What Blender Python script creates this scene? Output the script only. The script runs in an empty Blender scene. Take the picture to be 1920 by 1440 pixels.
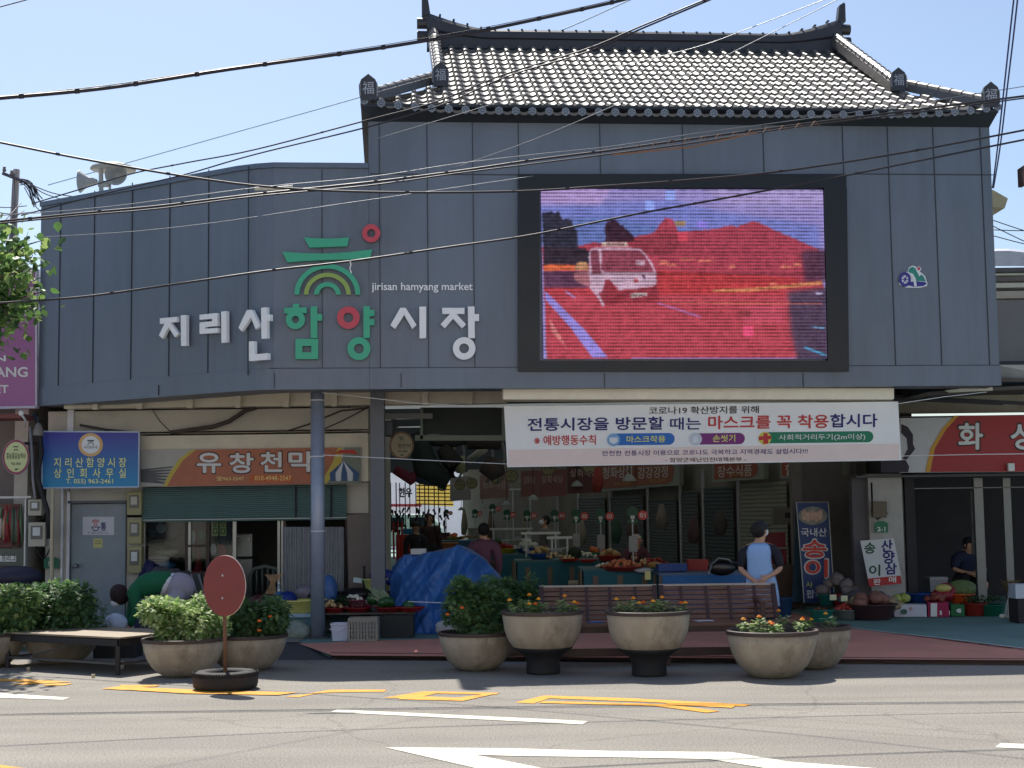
import bpy, bmesh, math, random
from mathutils import Vector, Matrix, Euler
R = random.Random(7)
sc = bpy.context.scene
# ---------------- camera, world, sun, exposure ----------------
F = 2760.0; EYE = 1.65; PITCH = math.atan(246/F); ROLL = 0.013; EXPO = 1.1
cam_m = Matrix.Rotation(math.pi/2+PITCH, 3, 'X') @ Matrix.Rotation(-ROLL, 3, 'Z')
cd = bpy.data.cameras.new('camera'); cam = bpy.data.objects.new('camera', cd); sc.collection.objects.link(cam)
cd.sensor_width = 36; cd.lens = F/1920*36; cd.clip_start = .1; cd.clip_end = 2000
cam.location = (0, 0, EYE); cam.rotation_euler = cam_m.to_euler(); sc.camera = cam
SUN = Vector((-.20, .65, 1)).normalized()          # towards the sun
w = bpy.data.worlds.new('World'); sc.world = w; w.use_nodes = True
nt = w.node_tree; bg = nt.nodes['Background']; sky = nt.nodes.new('ShaderNodeTexSky')
sky.sky_type = 'NISHITA'; sky.sun_disc = False; sky.sun_elevation = math.asin(SUN.z)
sky.sun_rotation = math.atan2(SUN.x, SUN.y); sky.air_density = 1.0; sky.dust_density = 1.3; sky.ozone_density = 2.6
nt.links.new(sky.outputs[0], bg.inputs[0]); bg.inputs[1].default_value = 0.068
sl = bpy.data.lights.new('sun', 'SUN'); sl.energy = 3.2; sl.angle = math.radians(.5); sl.color = (1, .95, .87)
so = bpy.data.objects.new('sun', sl); sc.collection.objects.link(so); so.rotation_euler = SUN.to_track_quat('Z', 'Y').to_euler()
so.location = (0, 0, 30)
sc.view_settings.view_transform = 'Standard'; sc.view_settings.look = 'None'; sc.view_settings.exposure = EXPO
sc.view_settings.gamma = 1; sc.render.engine = 'CYCLES'; sc.cycles.use_denoising = True
sc.cycles.max_bounces = 8; sc.cycles.diffuse_bounces = 5; sc.cycles.transparent_max_bounces = 12
sc.cycles.sample_clamp_indirect = 6

# ---------------- helpers ----------------
C = sc.collection
def V(*a): return Vector(a)
def ray(px, py):
    d = cam_m @ Vector(((px-960)/F, (720-py)/F, -1)); return d
CO = V(0, 0, EYE)
def at(px, py, Y):
    d = ray(px, py); return CO + d*(Y/d.y)
def gz(px, py, z=0.0):
    d = ray(px, py); return CO + d*((z-EYE)/d.z)
class Plane:
    def __init__(s, p, n): s.p = Vector(p); s.n = Vector(n).normalized()
    def __call__(s, px, py, off=0.0):
        d = ray(px, py); t = (s.p+s.n*off-CO).dot(s.n)/d.dot(s.n); return CO+d*t
def YP(Y, sl=0.0): return Plane((0, Y, 0), (sl, -1, 0))
def thru(a, b):
    d = V(b[0]-a[0], b[1]-a[1], 0); n = V(d.y, -d.x, 0)
    if n.y > 0: n = -n
    return Plane((a[0], a[1], 0), n)
def lin(c):
    return tuple((x/255/12.92 if x/255 <= .04045 else ((x/255+.055)/1.055)**2.4) for x in c)
_mc = {}
def M(col, rough=.6, metal=0, var=.12, scale=6, bump=0, bscale=None, emis=0, spec=.5, transl=0, dirt=0, name=None, stretch=None):
    key = (col, rough, metal, var, scale, bump, bscale, emis, spec, transl, dirt, stretch)
    if key in _mc: return _mc[key]
    m = bpy.data.materials.new(name or 'paint'); m.use_nodes = True; n = m.node_tree; L = n.links.new
    b = n.nodes['Principled BSDF']; c = lin(col)
    b.inputs['Roughness'].default_value = rough; b.inputs['Metallic'].default_value = metal
    b.inputs['Specular IOR Level'].default_value = spec
    tc = n.nodes.new('ShaderNodeTexCoord'); src = tc.outputs['Object']
    if stretch:
        mp = n.nodes.new('ShaderNodeMapping'); mp.inputs['Scale'].default_value = stretch; L(src, mp.inputs[0]); src = mp.outputs[0]
    out = None
    if var:
        no = n.nodes.new('ShaderNodeTexNoise'); no.inputs['Scale'].default_value = scale; no.inputs['Detail'].default_value = 6
        no.inputs['Roughness'].default_value = .62
        L(src, no.inputs['Vector'])
        rp = n.nodes.new('ShaderNodeValToRGB'); rp.color_ramp.elements[0].position = .3; rp.color_ramp.elements[1].position = .7
        rp.color_ramp.elements[0].color = (*[x*(1-var) for x in c], 1); rp.color_ramp.elements[1].color = (*[min(1, x*(1+var)) for x in c], 1)
        L(no.outputs['Fac'], rp.inputs[0]); out = rp.outputs[0]
        mr = n.nodes.new('ShaderNodeMapRange'); mr.inputs[3].default_value = max(0.02, rough-.12); mr.inputs[4].default_value = min(1, rough+.12)
        L(no.outputs['Fac'], mr.inputs[0]); L(mr.outputs[0], b.inputs['Roughness'])
    if dirt:
        n2 = n.nodes.new('ShaderNodeTexNoise'); n2.inputs['Scale'].default_value = scale*.35; n2.inputs['Detail'].default_value = 9; n2.inputs['Roughness'].default_value = .75
        L(src, n2.inputs['Vector'])
        r2 = n.nodes.new('ShaderNodeValToRGB'); r2.color_ramp.elements[0].position = .52; r2.color_ramp.elements[1].position = .72
        r2.color_ramp.elements[0].color = (0, 0, 0, 1); r2.color_ramp.elements[1].color = (dirt, dirt, dirt, 1)
        L(n2.outputs['Fac'], r2.inputs[0])
        mx = n.nodes.new('ShaderNodeMixRGB'); mx.inputs[2].default_value = (c[0]*.3+.01, c[1]*.27+.008, c[2]*.22+.005, 1)
        if out: L(out, mx.inputs[1])
        else: mx.inputs[1].default_value = (*c, 1)
        L(r2.outputs[0], mx.inputs[0]); out = mx.outputs[0]
    if out: L(out, b.inputs['Base Color'])
    else: b.inputs['Base Color'].default_value = (*c, 1)
    if bump:
        nb = n.nodes.new('ShaderNodeTexNoise'); nb.inputs['Scale'].default_value = bscale or scale*6; nb.inputs['Detail'].default_value = 5
        L(src, nb.inputs['Vector']); bm = n.nodes.new('ShaderNodeBump'); bm.inputs['Strength'].default_value = bump; bm.inputs['Distance'].default_value = .02
        L(nb.outputs['Fac'], bm.inputs['Height']); L(bm.outputs[0], b.inputs['Normal'])
    if emis:
        b.inputs['Emission Color'].default_value = (*c, 1); b.inputs['Emission Strength'].default_value = emis
    if transl:
        t = n.nodes.new('ShaderNodeBsdfTranslucent'); mxs = n.nodes.new('ShaderNodeMixShader'); mxs.inputs[0].default_value = transl
        if out: L(out, t.inputs[0])
        else: t.inputs[0].default_value = (*c, 1)
        L(b.outputs[0], mxs.inputs[1]); L(t.outputs[0], mxs.inputs[2]); L(mxs.outputs[0], n.nodes['Material Output'].inputs[0])
    _mc[key] = m; return m
def glass(tint=(.75, .8, .8), refl=.12, name='glass'):
    m = bpy.data.materials.new(name); m.use_nodes = True; n = m.node_tree; L = n.links.new
    n.nodes.remove(n.nodes['Principled BSDF'])
    t = n.nodes.new('ShaderNodeBsdfTransparent'); t.inputs[0].default_value = (*tint, 1)
    g = n.nodes.new('ShaderNodeBsdfGlossy'); g.inputs['Roughness'].default_value = .04
    x = n.nodes.new('ShaderNodeMixShader'); x.inputs[0].default_value = refl
    L(t.outputs[0], x.inputs[1]); L(g.outputs[0], x.inputs[2]); L(x.outputs[0], n.nodes['Material Output'].inputs[0])
    return m
ORI = {}
def reg(o, label=None, cat=None, group=None, kind=None):
    if label: o['label'] = label
    if cat: o['category'] = cat
    if group: o['group'] = group
    if kind: o['kind'] = kind
    return o
def T(name, label, cat, loc=(0, 0, 0), group=None):
    o = bpy.data.objects.new(name, None); C.objects.link(o); o.location = loc; o.empty_display_size = .1
    ORI[o.name] = Vector(loc); return reg(o, label, cat, group)
class MB:
    def __init__(s): s.v = []; s.f = []; s.mi = []; s.cur = 0
    def face(s, pts):
        b = len(s.v); s.v += [Vector(p) for p in pts]; s.f.append(tuple(range(b, b+len(pts)))); s.mi.append(s.cur); return s
    def grid(s, rows, close=False):
        b = len(s.v); nr = len(rows); nc = len(rows[0])
        for r in rows: s.v += [Vector(p) for p in r]
        for i in range(nr-1):
            for j in range(nc if close else nc-1):
                k = (j+1) % nc
                s.f.append((b+i*nc+j, b+i*nc+k, b+(i+1)*nc+k, b+(i+1)*nc+j)); s.mi.append(s.cur)
        return s
    def prism(s, pts, ext):
        """closed prism: polygon pts extruded by vector ext"""
        pts = [Vector(p) for p in pts]; e = Vector(ext); n = len(pts); b = len(s.v)
        s.v += pts + [p+e for p in pts]
        s.f += [tuple(range(b, b+n)), tuple(range(b+2*n-1, b+n-1, -1))]; s.mi += [s.cur]*2
        for i in range(n):
            j = (i+1) % n; s.f.append((b+j, b+i, b+n+i, b+n+j)); s.mi.append(s.cur)
        return s
    def box(s, c, sz, rz=0, m=None, taper=1.0):
        c = Vector(c); x, y, z = [k/2 for k in sz]
        rot = m if m is not None else Matrix.Rotation(rz, 3, 'Z')
        b = len(s.v)
        for sz_ in (-1, 1):
            k = taper if sz_ < 0 else 1
            for sx, sy in ((-1, -1), (1, -1), (1, 1), (-1, 1)): s.v.append(c+rot@Vector((sx*x*k, sy*y*k, sz_*z)))
        for f in ((3, 2, 1, 0), (4, 5, 6, 7), (0, 1, 5, 4), (1, 2, 6, 5), (2, 3, 7, 6), (3, 0, 4, 7)):
            s.f.append(tuple(b+i for i in f)); s.mi.append(s.cur)
        return s
    def bar(s, a, b_, w, d=None):
        """square bar from a to b"""
        a = Vector(a); b_ = Vector(b_); z = (b_-a); L = z.length; q = z.to_track_quat('Z', 'Y').to_matrix()
        return s.box((a+b_)/2, (w, d or w, L), m=q)
    def tube(s, pts, r, n=8, cap=True):
        pts = [Vector(p) for p in pts]; rows = []
        rr = r if isinstance(r, (list, tuple)) else [r]*len(pts)
        up = None
        for i, p in enumerate(pts):
            t = (pts[min(i+1, len(pts)-1)]-pts[max(i-1, 0)]).normalized()
            if up is None: up = Vector((0, 0, 1)) if abs(t.z) < .9 else Vector((1, 0, 0))
            a = t.cross(up).normalized(); bb = t.cross(a).normalized(); up = -bb if False else up
            rows.append([p+(a*math.cos(2*math.pi*k/n)+bb*math.sin(2*math.pi*k/n))*rr[i] for k in range(n)])
        s.grid(rows, True)
        if cap: s.face(rows[0][::-1]); s.face(rows[-1])
        return s
    def lathe(s, prof, c=(0, 0, 0), n=24, sx=1, sy=1, wob=0, m=None):
        c = Vector(c); rows = []
        for (r, z) in prof:
            row = []
            for k in range(n):
                a = 2*math.pi*k/n; q = 1+(R.uniform(-wob, wob) if wob else 0)
                p = Vector((math.cos(a)*r*sx*q, math.sin(a)*r*sy*q, z))
                row.append(c+(m@p if m is not None else p))
            rows.append(row)
        return s.grid(rows, True)
    def ball(s, c, r, sx=1, sy=1, sz=1, n=12, rings=7, wob=0, m=None):
        pr = [(r*math.sin(math.pi*i/rings)+1e-4, r*sz*-math.cos(math.pi*i/rings)) for i in range(rings+1)]
        return s.lathe(pr, c, n, sx, sy, wob, m)
    def build(s, name, mat, parent=None, smooth=False, origin=None, bevel=0):
        me = bpy.data.meshes.new(name); o = bpy.data.objects.new(name, me); C.objects.link(o)
        if parent is not None: org = ORI[parent.name]; 
        else:
            if origin is None:
                xs = [v.x for v in s.v]; ys = [v.y for v in s.v]; zs = [v.z for v in s.v]
                org = Vector(((min(xs)+max(xs))/2, (min(ys)+max(ys))/2, min(zs)))
            else: org = Vector(origin)
            o.location = org; ORI[o.name] = org
        me.from_pydata([tuple(v-org) for v in s.v], [], s.f)
        for m_ in (mat if isinstance(mat, (list, tuple)) else [mat]): me.materials.append(m_)
        for p, i in zip(me.polygons, s.mi): p.material_index = i; p.use_smooth = smooth
        bm = bmesh.new(); bm.from_mesh(me)
        if smooth: bmesh.ops.remove_doubles(bm, verts=bm.verts, dist=1e-5)
        if bevel:
            bmesh.ops.remove_doubles(bm, verts=bm.verts, dist=1e-5)
            bmesh.ops.bevel(bm, geom=[e for e in bm.edges if len(e.link_faces) == 2 and e.calc_face_angle(0) > .5], offset=bevel, segments=2, affect='EDGES', profile=.6)
        bmesh.ops.recalc_face_normals(bm, faces=bm.faces) if not getattr(s, 'keep', False) else None
        bm.to_mesh(me); bm.free()
        if parent is not None: o.parent = parent; ORI[o.name] = org
        return o
def dup(o, loc=None, label=None, parent=None, rz=None, scale=None):
    c = o.copy(); C.objects.link(c)
    if parent is not None: c.parent = parent
    if loc is not None: c.location = loc
    if rz is not None: c.rotation_euler = (0, 0, rz)
    if scale is not None: c.scale = (scale,)*3 if not isinstance(scale, tuple) else scale
    if label: c['label'] = label
    for ch in list(o.children): dup(ch, parent=c)
    ORI[c.name] = Vector(c.location)
    return c
def pprism(pl, pts, thick=.03, off=0.0):
    """prism standing off a plane from pixel outline"""
    front = [pl(x, y, off+thick) for x, y in pts]
    return front, -pl.n*thick
def sheet(mb, pl, pts, off=.0, thick=.0):
    if thick: f, e = pprism(pl, pts, thick, off); mb.prism(f, e)
    else: mb.face([pl(x, y, off) for x, y in pts])
    return mb
def rect(x0, y0, x1, y1): return [(x0, y0), (x1, y0), (x1, y1), (x0, y1)]
def ell(cx, cy, rx, ry, n=28, a0=0, a1=360): 
    return [(cx+rx*math.cos(math.radians(a0+(a1-a0)*k/(n if a1-a0 == 360 else n-1))), cy+ry*math.sin(math.radians(a0+(a1-a0)*k/(n if a1-a0 == 360 else n-1)))) for k in range(n)]
def ring(mb, pl, cx, cy, ro, ri, off, thick, a0=0, a1=360, n=32, ky=1.0):
    rows = []
    for k in range(n+1):
        a = math.radians(a0+(a1-a0)*k/n); c_, s_ = math.cos(a), math.sin(a)*ky
        po = (cx+ro*c_, cy+ro*s_); pi = (cx+ri*c_, cy+ri*s_)
        rows.append([pl(*po, off), pl(*po, off+thick), pl(*pi, off+thick), pl(*pi, off)])
    mb.grid(rows)
    if a1-a0 < 360: mb.face(rows[0]); mb.face(rows[-1][::-1])
    return mb
_tc = {}
def textmesh(s, bold=0.0):
    k = (s, bold)
    if k in _tc: return _tc[k]
    cu = bpy.data.curves.new('t', 'FONT'); cu.body = s; cu.offset = bold; cu.resolution_u = 3
    ob = bpy.data.objects.new('t', cu); C.objects.link(ob); bpy.context.view_layer.update()
    dg = bpy.context.evaluated_depsgraph_get(); me = bpy.data.meshes.new_from_object(ob.evaluated_get(dg))
    vs = [v.co.copy() for v in me.vertices]; fs = [tuple(p.vertices) for p in me.polygons]
    bpy.data.objects.remove(ob); bpy.data.curves.remove(cu); bpy.data.meshes.remove(me)
    if not vs: vs = [V(0, 0, 0)]
    x0 = min(v.x for v in vs); x1 = max(v.x for v in vs); y0 = min(v.y for v in vs); y1 = max(v.y for v in vs)
    dx = max(1e-6, x1-x0); dy = max(1e-6, y1-y0)
    r = ([((v.x-x0)/dx, (v.y-y0)/dy) for v in vs], fs); _tc[k] = r; return r
def text(mb, pl, s, x0, y0, x1, y1, off=.01, bold=.012, slope=0.0, lean=0.0):
    """writing filling a pixel box on a plane"""
    sh = [(0, 0)]
    if bold > .015 and any(ord(c) > 255 for c in s):      # heavier strokes: overlaid copies, each a hair further out
        q = bold*abs(y1-y0)*(.8 if len(s) > 1 else .9); sh = [(0, 0), (q, 0), (-q, 0), (0, q), (0, -q)]+([(q*.7, q*.7), (-q*.7, q*.7), (q*.7, -q*.7), (-q*.7, -q*.7)] if bold > .045 else []); bold = 0
    vs, fs = textmesh(s, bold)
    for k_, (ax, ay) in enumerate(sh):
        b = len(mb.v)
        for u, v in vs:
            x = x0+u*(x1-x0)+lean*v+ax; y = y1+v*(y0-y1)+slope*u*(x1-x0)+ay; mb.v.append(pl(x, y, off+.00025*k_))
        for f in fs: mb.f.append(tuple(b+i for i in f)); mb.mi.append(mb.cur)
    return mb
def skin(name, V_, E_, R_, mat, parent, sub=1, root=0):
    me = bpy.data.meshes.new(name); o = bpy.data.objects.new(name, me); C.objects.link(o)
    me.from_pydata([tuple(v) for v in V_], E_, [])
    o.modifiers.new('s', 'SKIN').use_smooth_shade = True
    for i, r in enumerate(R_):
        sv = me.skin_vertices[0].data[i]; sv.radius = (r, r) if not isinstance(r, tuple) else r; sv.use_root = (i == root)
    if sub: o.modifiers.new('b', 'SUBSURF').levels = sub
    bpy.context.view_layer.update(); dg = bpy.context.evaluated_depsgraph_get()
    m2 = bpy.data.meshes.new_from_object(o.evaluated_get(dg)); o.modifiers.clear(); o.data = m2; bpy.data.meshes.remove(me); m2.name = name
    m2.materials.clear(); m2.materials.append(mat)
    for p in m2.polygons: p.use_smooth = True; p.material_index = 0
    if parent is not None: o.parent = parent
    return o
# common paints
WHITE = M((222, 222, 218), .5, var=.06); BLACK = M((26, 26, 28), .5, var=.2); STEEL = M((150, 152, 156), .35, .8, var=.1)
NAVY = M((34, 30, 110), .6, var=.05); RED = M((196, 52, 52), .55, var=.06); GREEN = M((20, 120, 84), .55, var=.06)
# ---------------- ground ----------------
def road_mat():
    m = bpy.data.materials.new('asphalt'); m.use_nodes = True; n = m.node_tree; L = n.links.new; b = n.nodes['Principled BSDF']
    tc = n.nodes.new('ShaderNodeTexCoord')
    def noise(sc_, det, ro=.6):
        k = n.nodes.new('ShaderNodeTexNoise'); k.inputs['Scale'].default_value = sc_; k.inputs['Detail'].default_value = det; k.inputs['Roughness'].default_value = ro
        L(tc.outputs['Object'], k.inputs['Vector']); return k
    def ramp(src, a, ca, b_, cb):
        r = n.nodes.new('ShaderNodeValToRGB'); r.color_ramp.elements[0].position = a; r.color_ramp.elements[1].position = b_
        r.color_ramp.elements[0].color = (*ca, 1); r.color_ramp.elements[1].color = (*cb, 1); L(src, r.inputs[0]); return r.outputs[0]
    base = ramp(noise(.35, 6).outputs['Fac'], .3, (.205, .192, .172), .7, (.262, .246, .220))
    grit = ramp(noise(60, 3, .8).outputs['Fac'], .35, (.45, .45, .45), .70, (1.7, 1.68, 1.6))
    mx = n.nodes.new('ShaderNodeMixRGB'); mx.blend_type = 'MULTIPLY'; mx.inputs[0].default_value = .95; L(base, mx.inputs[1]); L(grit, mx.inputs[2])
    mp = n.nodes.new('ShaderNodeMapping'); mp.inputs['Scale'].default_value = (.25, 1.6, 1); L(tc.outputs['Object'], mp.inputs[0])
    st = n.nodes.new('ShaderNodeTexNoise'); st.inputs['Scale'].default_value = 1.1; st.inputs['Detail'].default_value = 8; L(mp.outputs[0], st.inputs['Vector'])
    streak = ramp(st.outputs['Fac'], .35, (.82, .82, .83), .65, (1.08, 1.07, 1.05))
    m2 = n.nodes.new('ShaderNodeMixRGB'); m2.blend_type = 'MULTIPLY'; m2.inputs[0].default_value = .8; L(mx.outputs[0], m2.inputs[1]); L(streak, m2.inputs[2])
    # cracks
    vo = n.nodes.new('ShaderNodeTexVoronoi'); vo.feature = 'DISTANCE_TO_EDGE'; vo.inputs['Scale'].default_value = .45
    wv = noise(1.4, 5); ad = n.nodes.new('ShaderNodeMixRGB'); ad.inputs[0].default_value = .35; L(tc.outputs['Object'], ad.inputs[1]); L(wv.outputs['Color'], ad.inputs[2]); L(ad.outputs[0], vo.inputs['Vector'])
    cr = ramp(vo.outputs['Distance'], .0, (.6, .58, .56), .006, (1, 1, 1))
    m3 = n.nodes.new('ShaderNodeMixRGB'); m3.blend_type = 'MULTIPLY'; m3.inputs[0].default_value = .6; L(m2.outputs[0], m3.inputs[1]); L(cr, m3.inputs[2])
    L(m3.outputs[0], b.inputs['Base Color']); b.inputs['Roughness'].default_value = .85
    bp = n.nodes.new('ShaderNodeBump'); bp.inputs['Strength'].default_value = .5; bp.inputs['Distance'].default_value = .012
    L(noise(70, 3).outputs['Fac'], bp.inputs['Height']); L(bp.outputs[0], b.inputs['Normal'])
    return m
ASPH = road_mat()
mb = MB(); mb.face([(-400, -100, 0), (400, -100, 0), (400, 900, 0), (-400, 900, 0)])
road = reg(mb.build('road', ASPH, origin=(0, 0, 0)), kind='structure')
def gsheet(name, pts, z, mat, parent=None, thick=0, kind='structure'):
    m = MB(); p = [gz(x, y, z) if len(q) == 2 else V(*q) for q in pts for x, y in [q[:2]]]
    if thick: m.prism(p, (0, 0, -thick))
    else: m.face(p)
    o = m.build(name, mat, parent)
    if parent is None: reg(o, kind=kind)
    return o
# green walkway paint, red entrance paving (raised 5 cm), white border line
GRN = M((116, 146, 136), .8, var=.14, scale=1.2, bump=.25, bscale=60, dirt=.35); RDP = M((212, 142, 120), .82, var=.12, scale=1.0, bump=.25, bscale=60, dirt=.18)
CONC = M((142, 138, 130), .85, var=.16, scale=.9, bump=.3, bscale=40, dirt=.5)
KR = V(5.46, 15.85, 0); KL = gz(620, 1233)
m = MB(); kd = (KR-KL).normalized(); KRR = KR+kd*25
m.prism([(KL.x-.0, KL.y, .05), (KRR.x, KRR.y, .05), (KRR.x, 75, .05), (-7.2, 75, .05), (-7.2, 19.0, .05), (gz(560, 1204, .05).x, gz(560, 1204, .05).y, .05)], (0, 0, -.30))
pave = reg(m.build('pavement', GRN, origin=(0, 20, 0)), kind='structure')
gsheet('red_paving', [(624, 1229), (560, 1207), (700, 1201), (830, 1197), (960, 1160), (1050, 1140), (1438, 1138), (1500, 1153), (1580, 1176), (1660, 1186), (1750, 1196), (1840, 1207), (1920, 1217), (2100, 1243), (2150, 1242), (1920, 1238)], .054, RDP)
bl = [(1438, 1137), (1500, 1152), (1580, 1175), (1660, 1185), (1750, 1195), (1840, 1206), (1920, 1216), (2100, 1242)]
m = MB(); a = [gz(x, y, .058) for x, y in bl]; 
m.grid([[p, p+V(.03, .10, 0)] for p in a]); k2 = MB(); k2.prism([(KL.x, KL.y-.012, -.02), (KRR.x, KRR.y-.012, -.02), (KRR.x, KRR.y+.05, -.02), (KL.x, KL.y+.05, -.02)], (0, 0, .077)); k2.build('kerb', M((84, 70, 68), .8, var=.2, scale=6), pave); m.build('border_line', M((196, 198, 190), .7, var=.15, scale=9), pave)
# shop-front concrete apron on the left and the asphalt ramp
gsheet('concrete_apron', [(-300, 1215), (110, 1212), (420, 1206), (560, 1204, ), (600, 1170), (300, 1150), (-300, 1150)], .062, CONC)
m = MB(); rows = []
for i in range(9):
    t = i/8; x = 500+t*124; p0 = gz(x, 1237-14*math.sin(t*3.14)*0); p1 = gz(500+t*118, 1212-6*math.sin(math.pi*t)+t*14)
    rows.append([p0+V(0, -.05, .002), (p0+p1)/2+V(0, 0, .045*math.sin(math.pi*min(1, t+.15))), p1+V(0, .15, .05)])
m.grid(rows); reg(m.build('asphalt_ramp', M((70, 70, 72), .9, var=.2, scale=5, bump=.5, bscale=80)), kind='structure')
# painted marks
WM = M((216, 213, 194), .75, var=.14, scale=11, dirt=.6, name='white_road_paint'); YM = M((220, 152, 34), .75, var=.16, scale=11, dirt=.7, name='yellow_road_paint')
def mark(name, polys, mat, z=.004):
    m = MB()
    for k, pl in enumerate(polys): m.face([gz(x, y, z+.0008*k) for x, y in pl])
    return m.build(name, mat, road)
mark('lane_line', [[(-200, 1297), (0, 1299), (130, 1308), (118, 1312), (0, 1308), (-200, 1304)]], WM)
mark('lane_line', [[(632, 1330), (1103, 1352), (1092, 1358), (620, 1335)]], WM)
mark('lane_line', [[(1876, 1393), (2100, 1402), (2100, 1413), (1866, 1401)]], WM)
mark('lane_arrow', [[(722, 1401), (960, 1403), (1150, 1408), (1370, 1410), (1480, 1428), (1640, 1440), (1700, 1460), (1560, 1460), (1330, 1423), (1180, 1420), (960, 1417), (890, 1415), (1120, 1460), (980, 1460)]], WM)
mark('yellow_line', [[(-200, 1428), (0, 1434), (60, 1442), (-200, 1445)]], YM)
mark('yellow_lettering', [[(0, 1273), (70, 1274), (60, 1278), (0, 1277)], [(20, 1284), (75, 1275), (135, 1278), (60, 1283)], [(90, 1282), (138, 1281), (120, 1285), (80, 1285)],
    [(190, 1291), (235, 1285), (262, 1287), (300, 1292), (240, 1294)], [(225, 1284), (300, 1284), (292, 1287), (230, 1288)], [(235, 1288), (300, 1290), (420, 1295), (560, 1298), (520, 1303), (350, 1300), (235, 1293)]], YM)
mark('yellow_lettering', [[(533, 1306), (600, 1299), (560, 1307)], [(580, 1300), (620, 1293), (725, 1293), (720, 1297), (625, 1298)]], YM)
mark('yellow_lettering', [[(720, 1308), (795, 1296), (812, 1296), (742, 1309)], [(745, 1308), (810, 1296), (936, 1299), (930, 1302), (818, 1300), (782, 1308)], [(745, 1308), (780, 1305), (860, 1308), (915, 1300), (936, 1299), (868, 1314), (750, 1311)]], YM)
mark('yellow_lettering', [[(966, 1317), (1020, 1304), (1042, 1305), (1000, 1319)], [(1024, 1304), (1180, 1309), (1408, 1321), (1395, 1324), (1260, 1318), (1030, 1309)], [(1020, 1314), (1245, 1320), (1350, 1333), (1325, 1336), (1225, 1323), (1010, 1318)], [(1245, 1317), (1380, 1322), (1372, 1327), (1255, 1321)]], YM)

# ---------------- market building ----------------
FP = Plane((0, 19.46, 0), (.085, -1, 0)); fd = V(1, .085, 0).normalized(); bdv = V(-.085, 1, 0).normalized()
PB = V(-3.12, 19.195, 0); PC = V(-3.62, 19.36, 0); PD = V(-6.93, 21.45, 0)
WP = thru(PC, PD)
xL = FP(692, 500).x; xR = FP(1866, 500).x
def fpt(x, z, off=0, back=0): return V(x, 19.46+.085*x, z)+FP.n*off+bdv*back
ZB, ZW, ZE = 3.33, 6.28, 6.98
CLAD = M((108, 118, 132), .40, .1, var=.13, scale=2.0, bump=.05, bscale=1.5, dirt=.34, name='grey_metal_cladding', stretch=(1, 1, .14)); CLADD = M((54, 59, 67), .5, .1, var=.1, scale=3)
bld = T('market_building', 'dark grey metal clad market gate building with a tiled hipped roof', 'building', fpt(2, 0))
m = MB(); a = fpt(xL, ZB); b = fpt(xR, ZB)
m.prism([a, b, b+bdv*.5, a+bdv*.5], (0, 0, .6)); m.prism([V(p.x, p.y, ZB+.6) for p in (a, b, b+bdv*4.2, a+bdv*4.2)], (0, 0, ZE-ZB-.6)); m.build('wall', CLAD, bld)
# lower wing, following the bend
m = MB(); path = [fpt(xL, ZB)-fd*.003, PB+V(0, 0, ZB), V(-3.36, 19.25, ZB), PC+V(0, 0, ZB), PD+V(0, 0, ZB)]
path = [V(p.x, p.y, ZB) for p in path]
back = [V(p.x+.25, p.y+.55, ZB) for p in path]; back[0] = path[0]+bdv*.55
def strip(m, path, back, z0, z1, zs=None):
    n = len(path)
    r = []
    for i in range(n):
        zt = zs[i] if zs else z1
        f0 = V(path[i].x, path[i].y, z0); f1 = V(path[i].x, path[i].y, zt); b1 = V(back[i].x, back[i].y, zt); b0 = V(back[i].x, back[i].y, z0)
        r.append([f0, f1, b1, b0, f0])
    m.grid(r); m.face(r[0][:4]); m.face(r[-1][:4][::-1])
strip(m, path, back, ZB, ZW); m.build('wing_wall', CLAD, bld)
# coping strip and bottom fascia, 6 mm proud
def offs(path, d):
    out = []
    for i, p in enumerate(path):
        t = (path[min(i+1, len(path)-1)]-path[max(i-1, 0)]); nn = V(t.y, -t.x, 0).normalized()
        if nn.y > 0: nn = -nn
        out.append(p+nn*d)
    return out
m = MB(); strip(m, offs(path, .03), back, ZW+.002, ZW+.07); m.build('coping', M((100, 112, 128), .4, .2, var=.1), bld)
m = MB()
pp = offs([V(p.x, p.y, 0) for p in path], .02)
strip(m, pp, [p-V(0, -.1, 0) for p in offs(path, -.02)], ZB-.004, ZB+.27)
a = fpt(xL, ZB-.004, .02); b = fpt(xR+.01, ZB-.004, .02); m.prism([a, b, b+bdv*.1, a+bdv*.1], (0, 0, .274)); m.build('fascia', CLAD, bld)
# joints (thin dark strips standing 5 mm proud)
m = MB()
def vj(pl, x, y0, y1, wd=.010, o=.0): 
    p0 = pl(x, (y0+y1)/2, 0); zt = pl(x, y0).z; zb_ = pl(x, y1).z
    t = V(-pl.n.y, pl.n.x, 0)*wd/2
    m.prism([V(p0.x, p0.y, zb_)-t, V(p0.x, p0.y, zb_)+t, V(p0.x, p0.y, zt)+t, V(p0.x, p0.y, zt)-t], pl.n*(.012+o))
for x, y0 in ((112, 372), (176, 358), (247, 343), (318, 330), (391, 318), (466, 312)): vj(WP, x, y0, 732-(x-100)*.078)
for x in (604, ): vj(FP, x, 318, 699)
for x in (712, 802, 888): vj(FP, x, 205, 699)
for x in (972, 1125, 1280, 1431): vj(FP, x, 215, 328)
for x in (1580, ): vj(FP, x, 216, 330)
for x in (1671, 1757, 1846): vj(FP, x, 216, 697)
for x in (515, 752, 1133, 1505): vj(FP, x, 700, 727, .01, .022)
for x in (300,): vj(WP, x, 722, 741, .01, .022)
for (x0, x1, y) in ((694, 972, 327), (1592, 1862, 327)):
    p0 = FP(x0, y); p1 = FP(x1, y); m.prism([p0, V(p1.x, p1.y, p0.z), V(p1.x, p1.y, p0.z+.012), V(p0.x, p0.y, p0.z+.012)], FP.n*.009)
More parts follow.
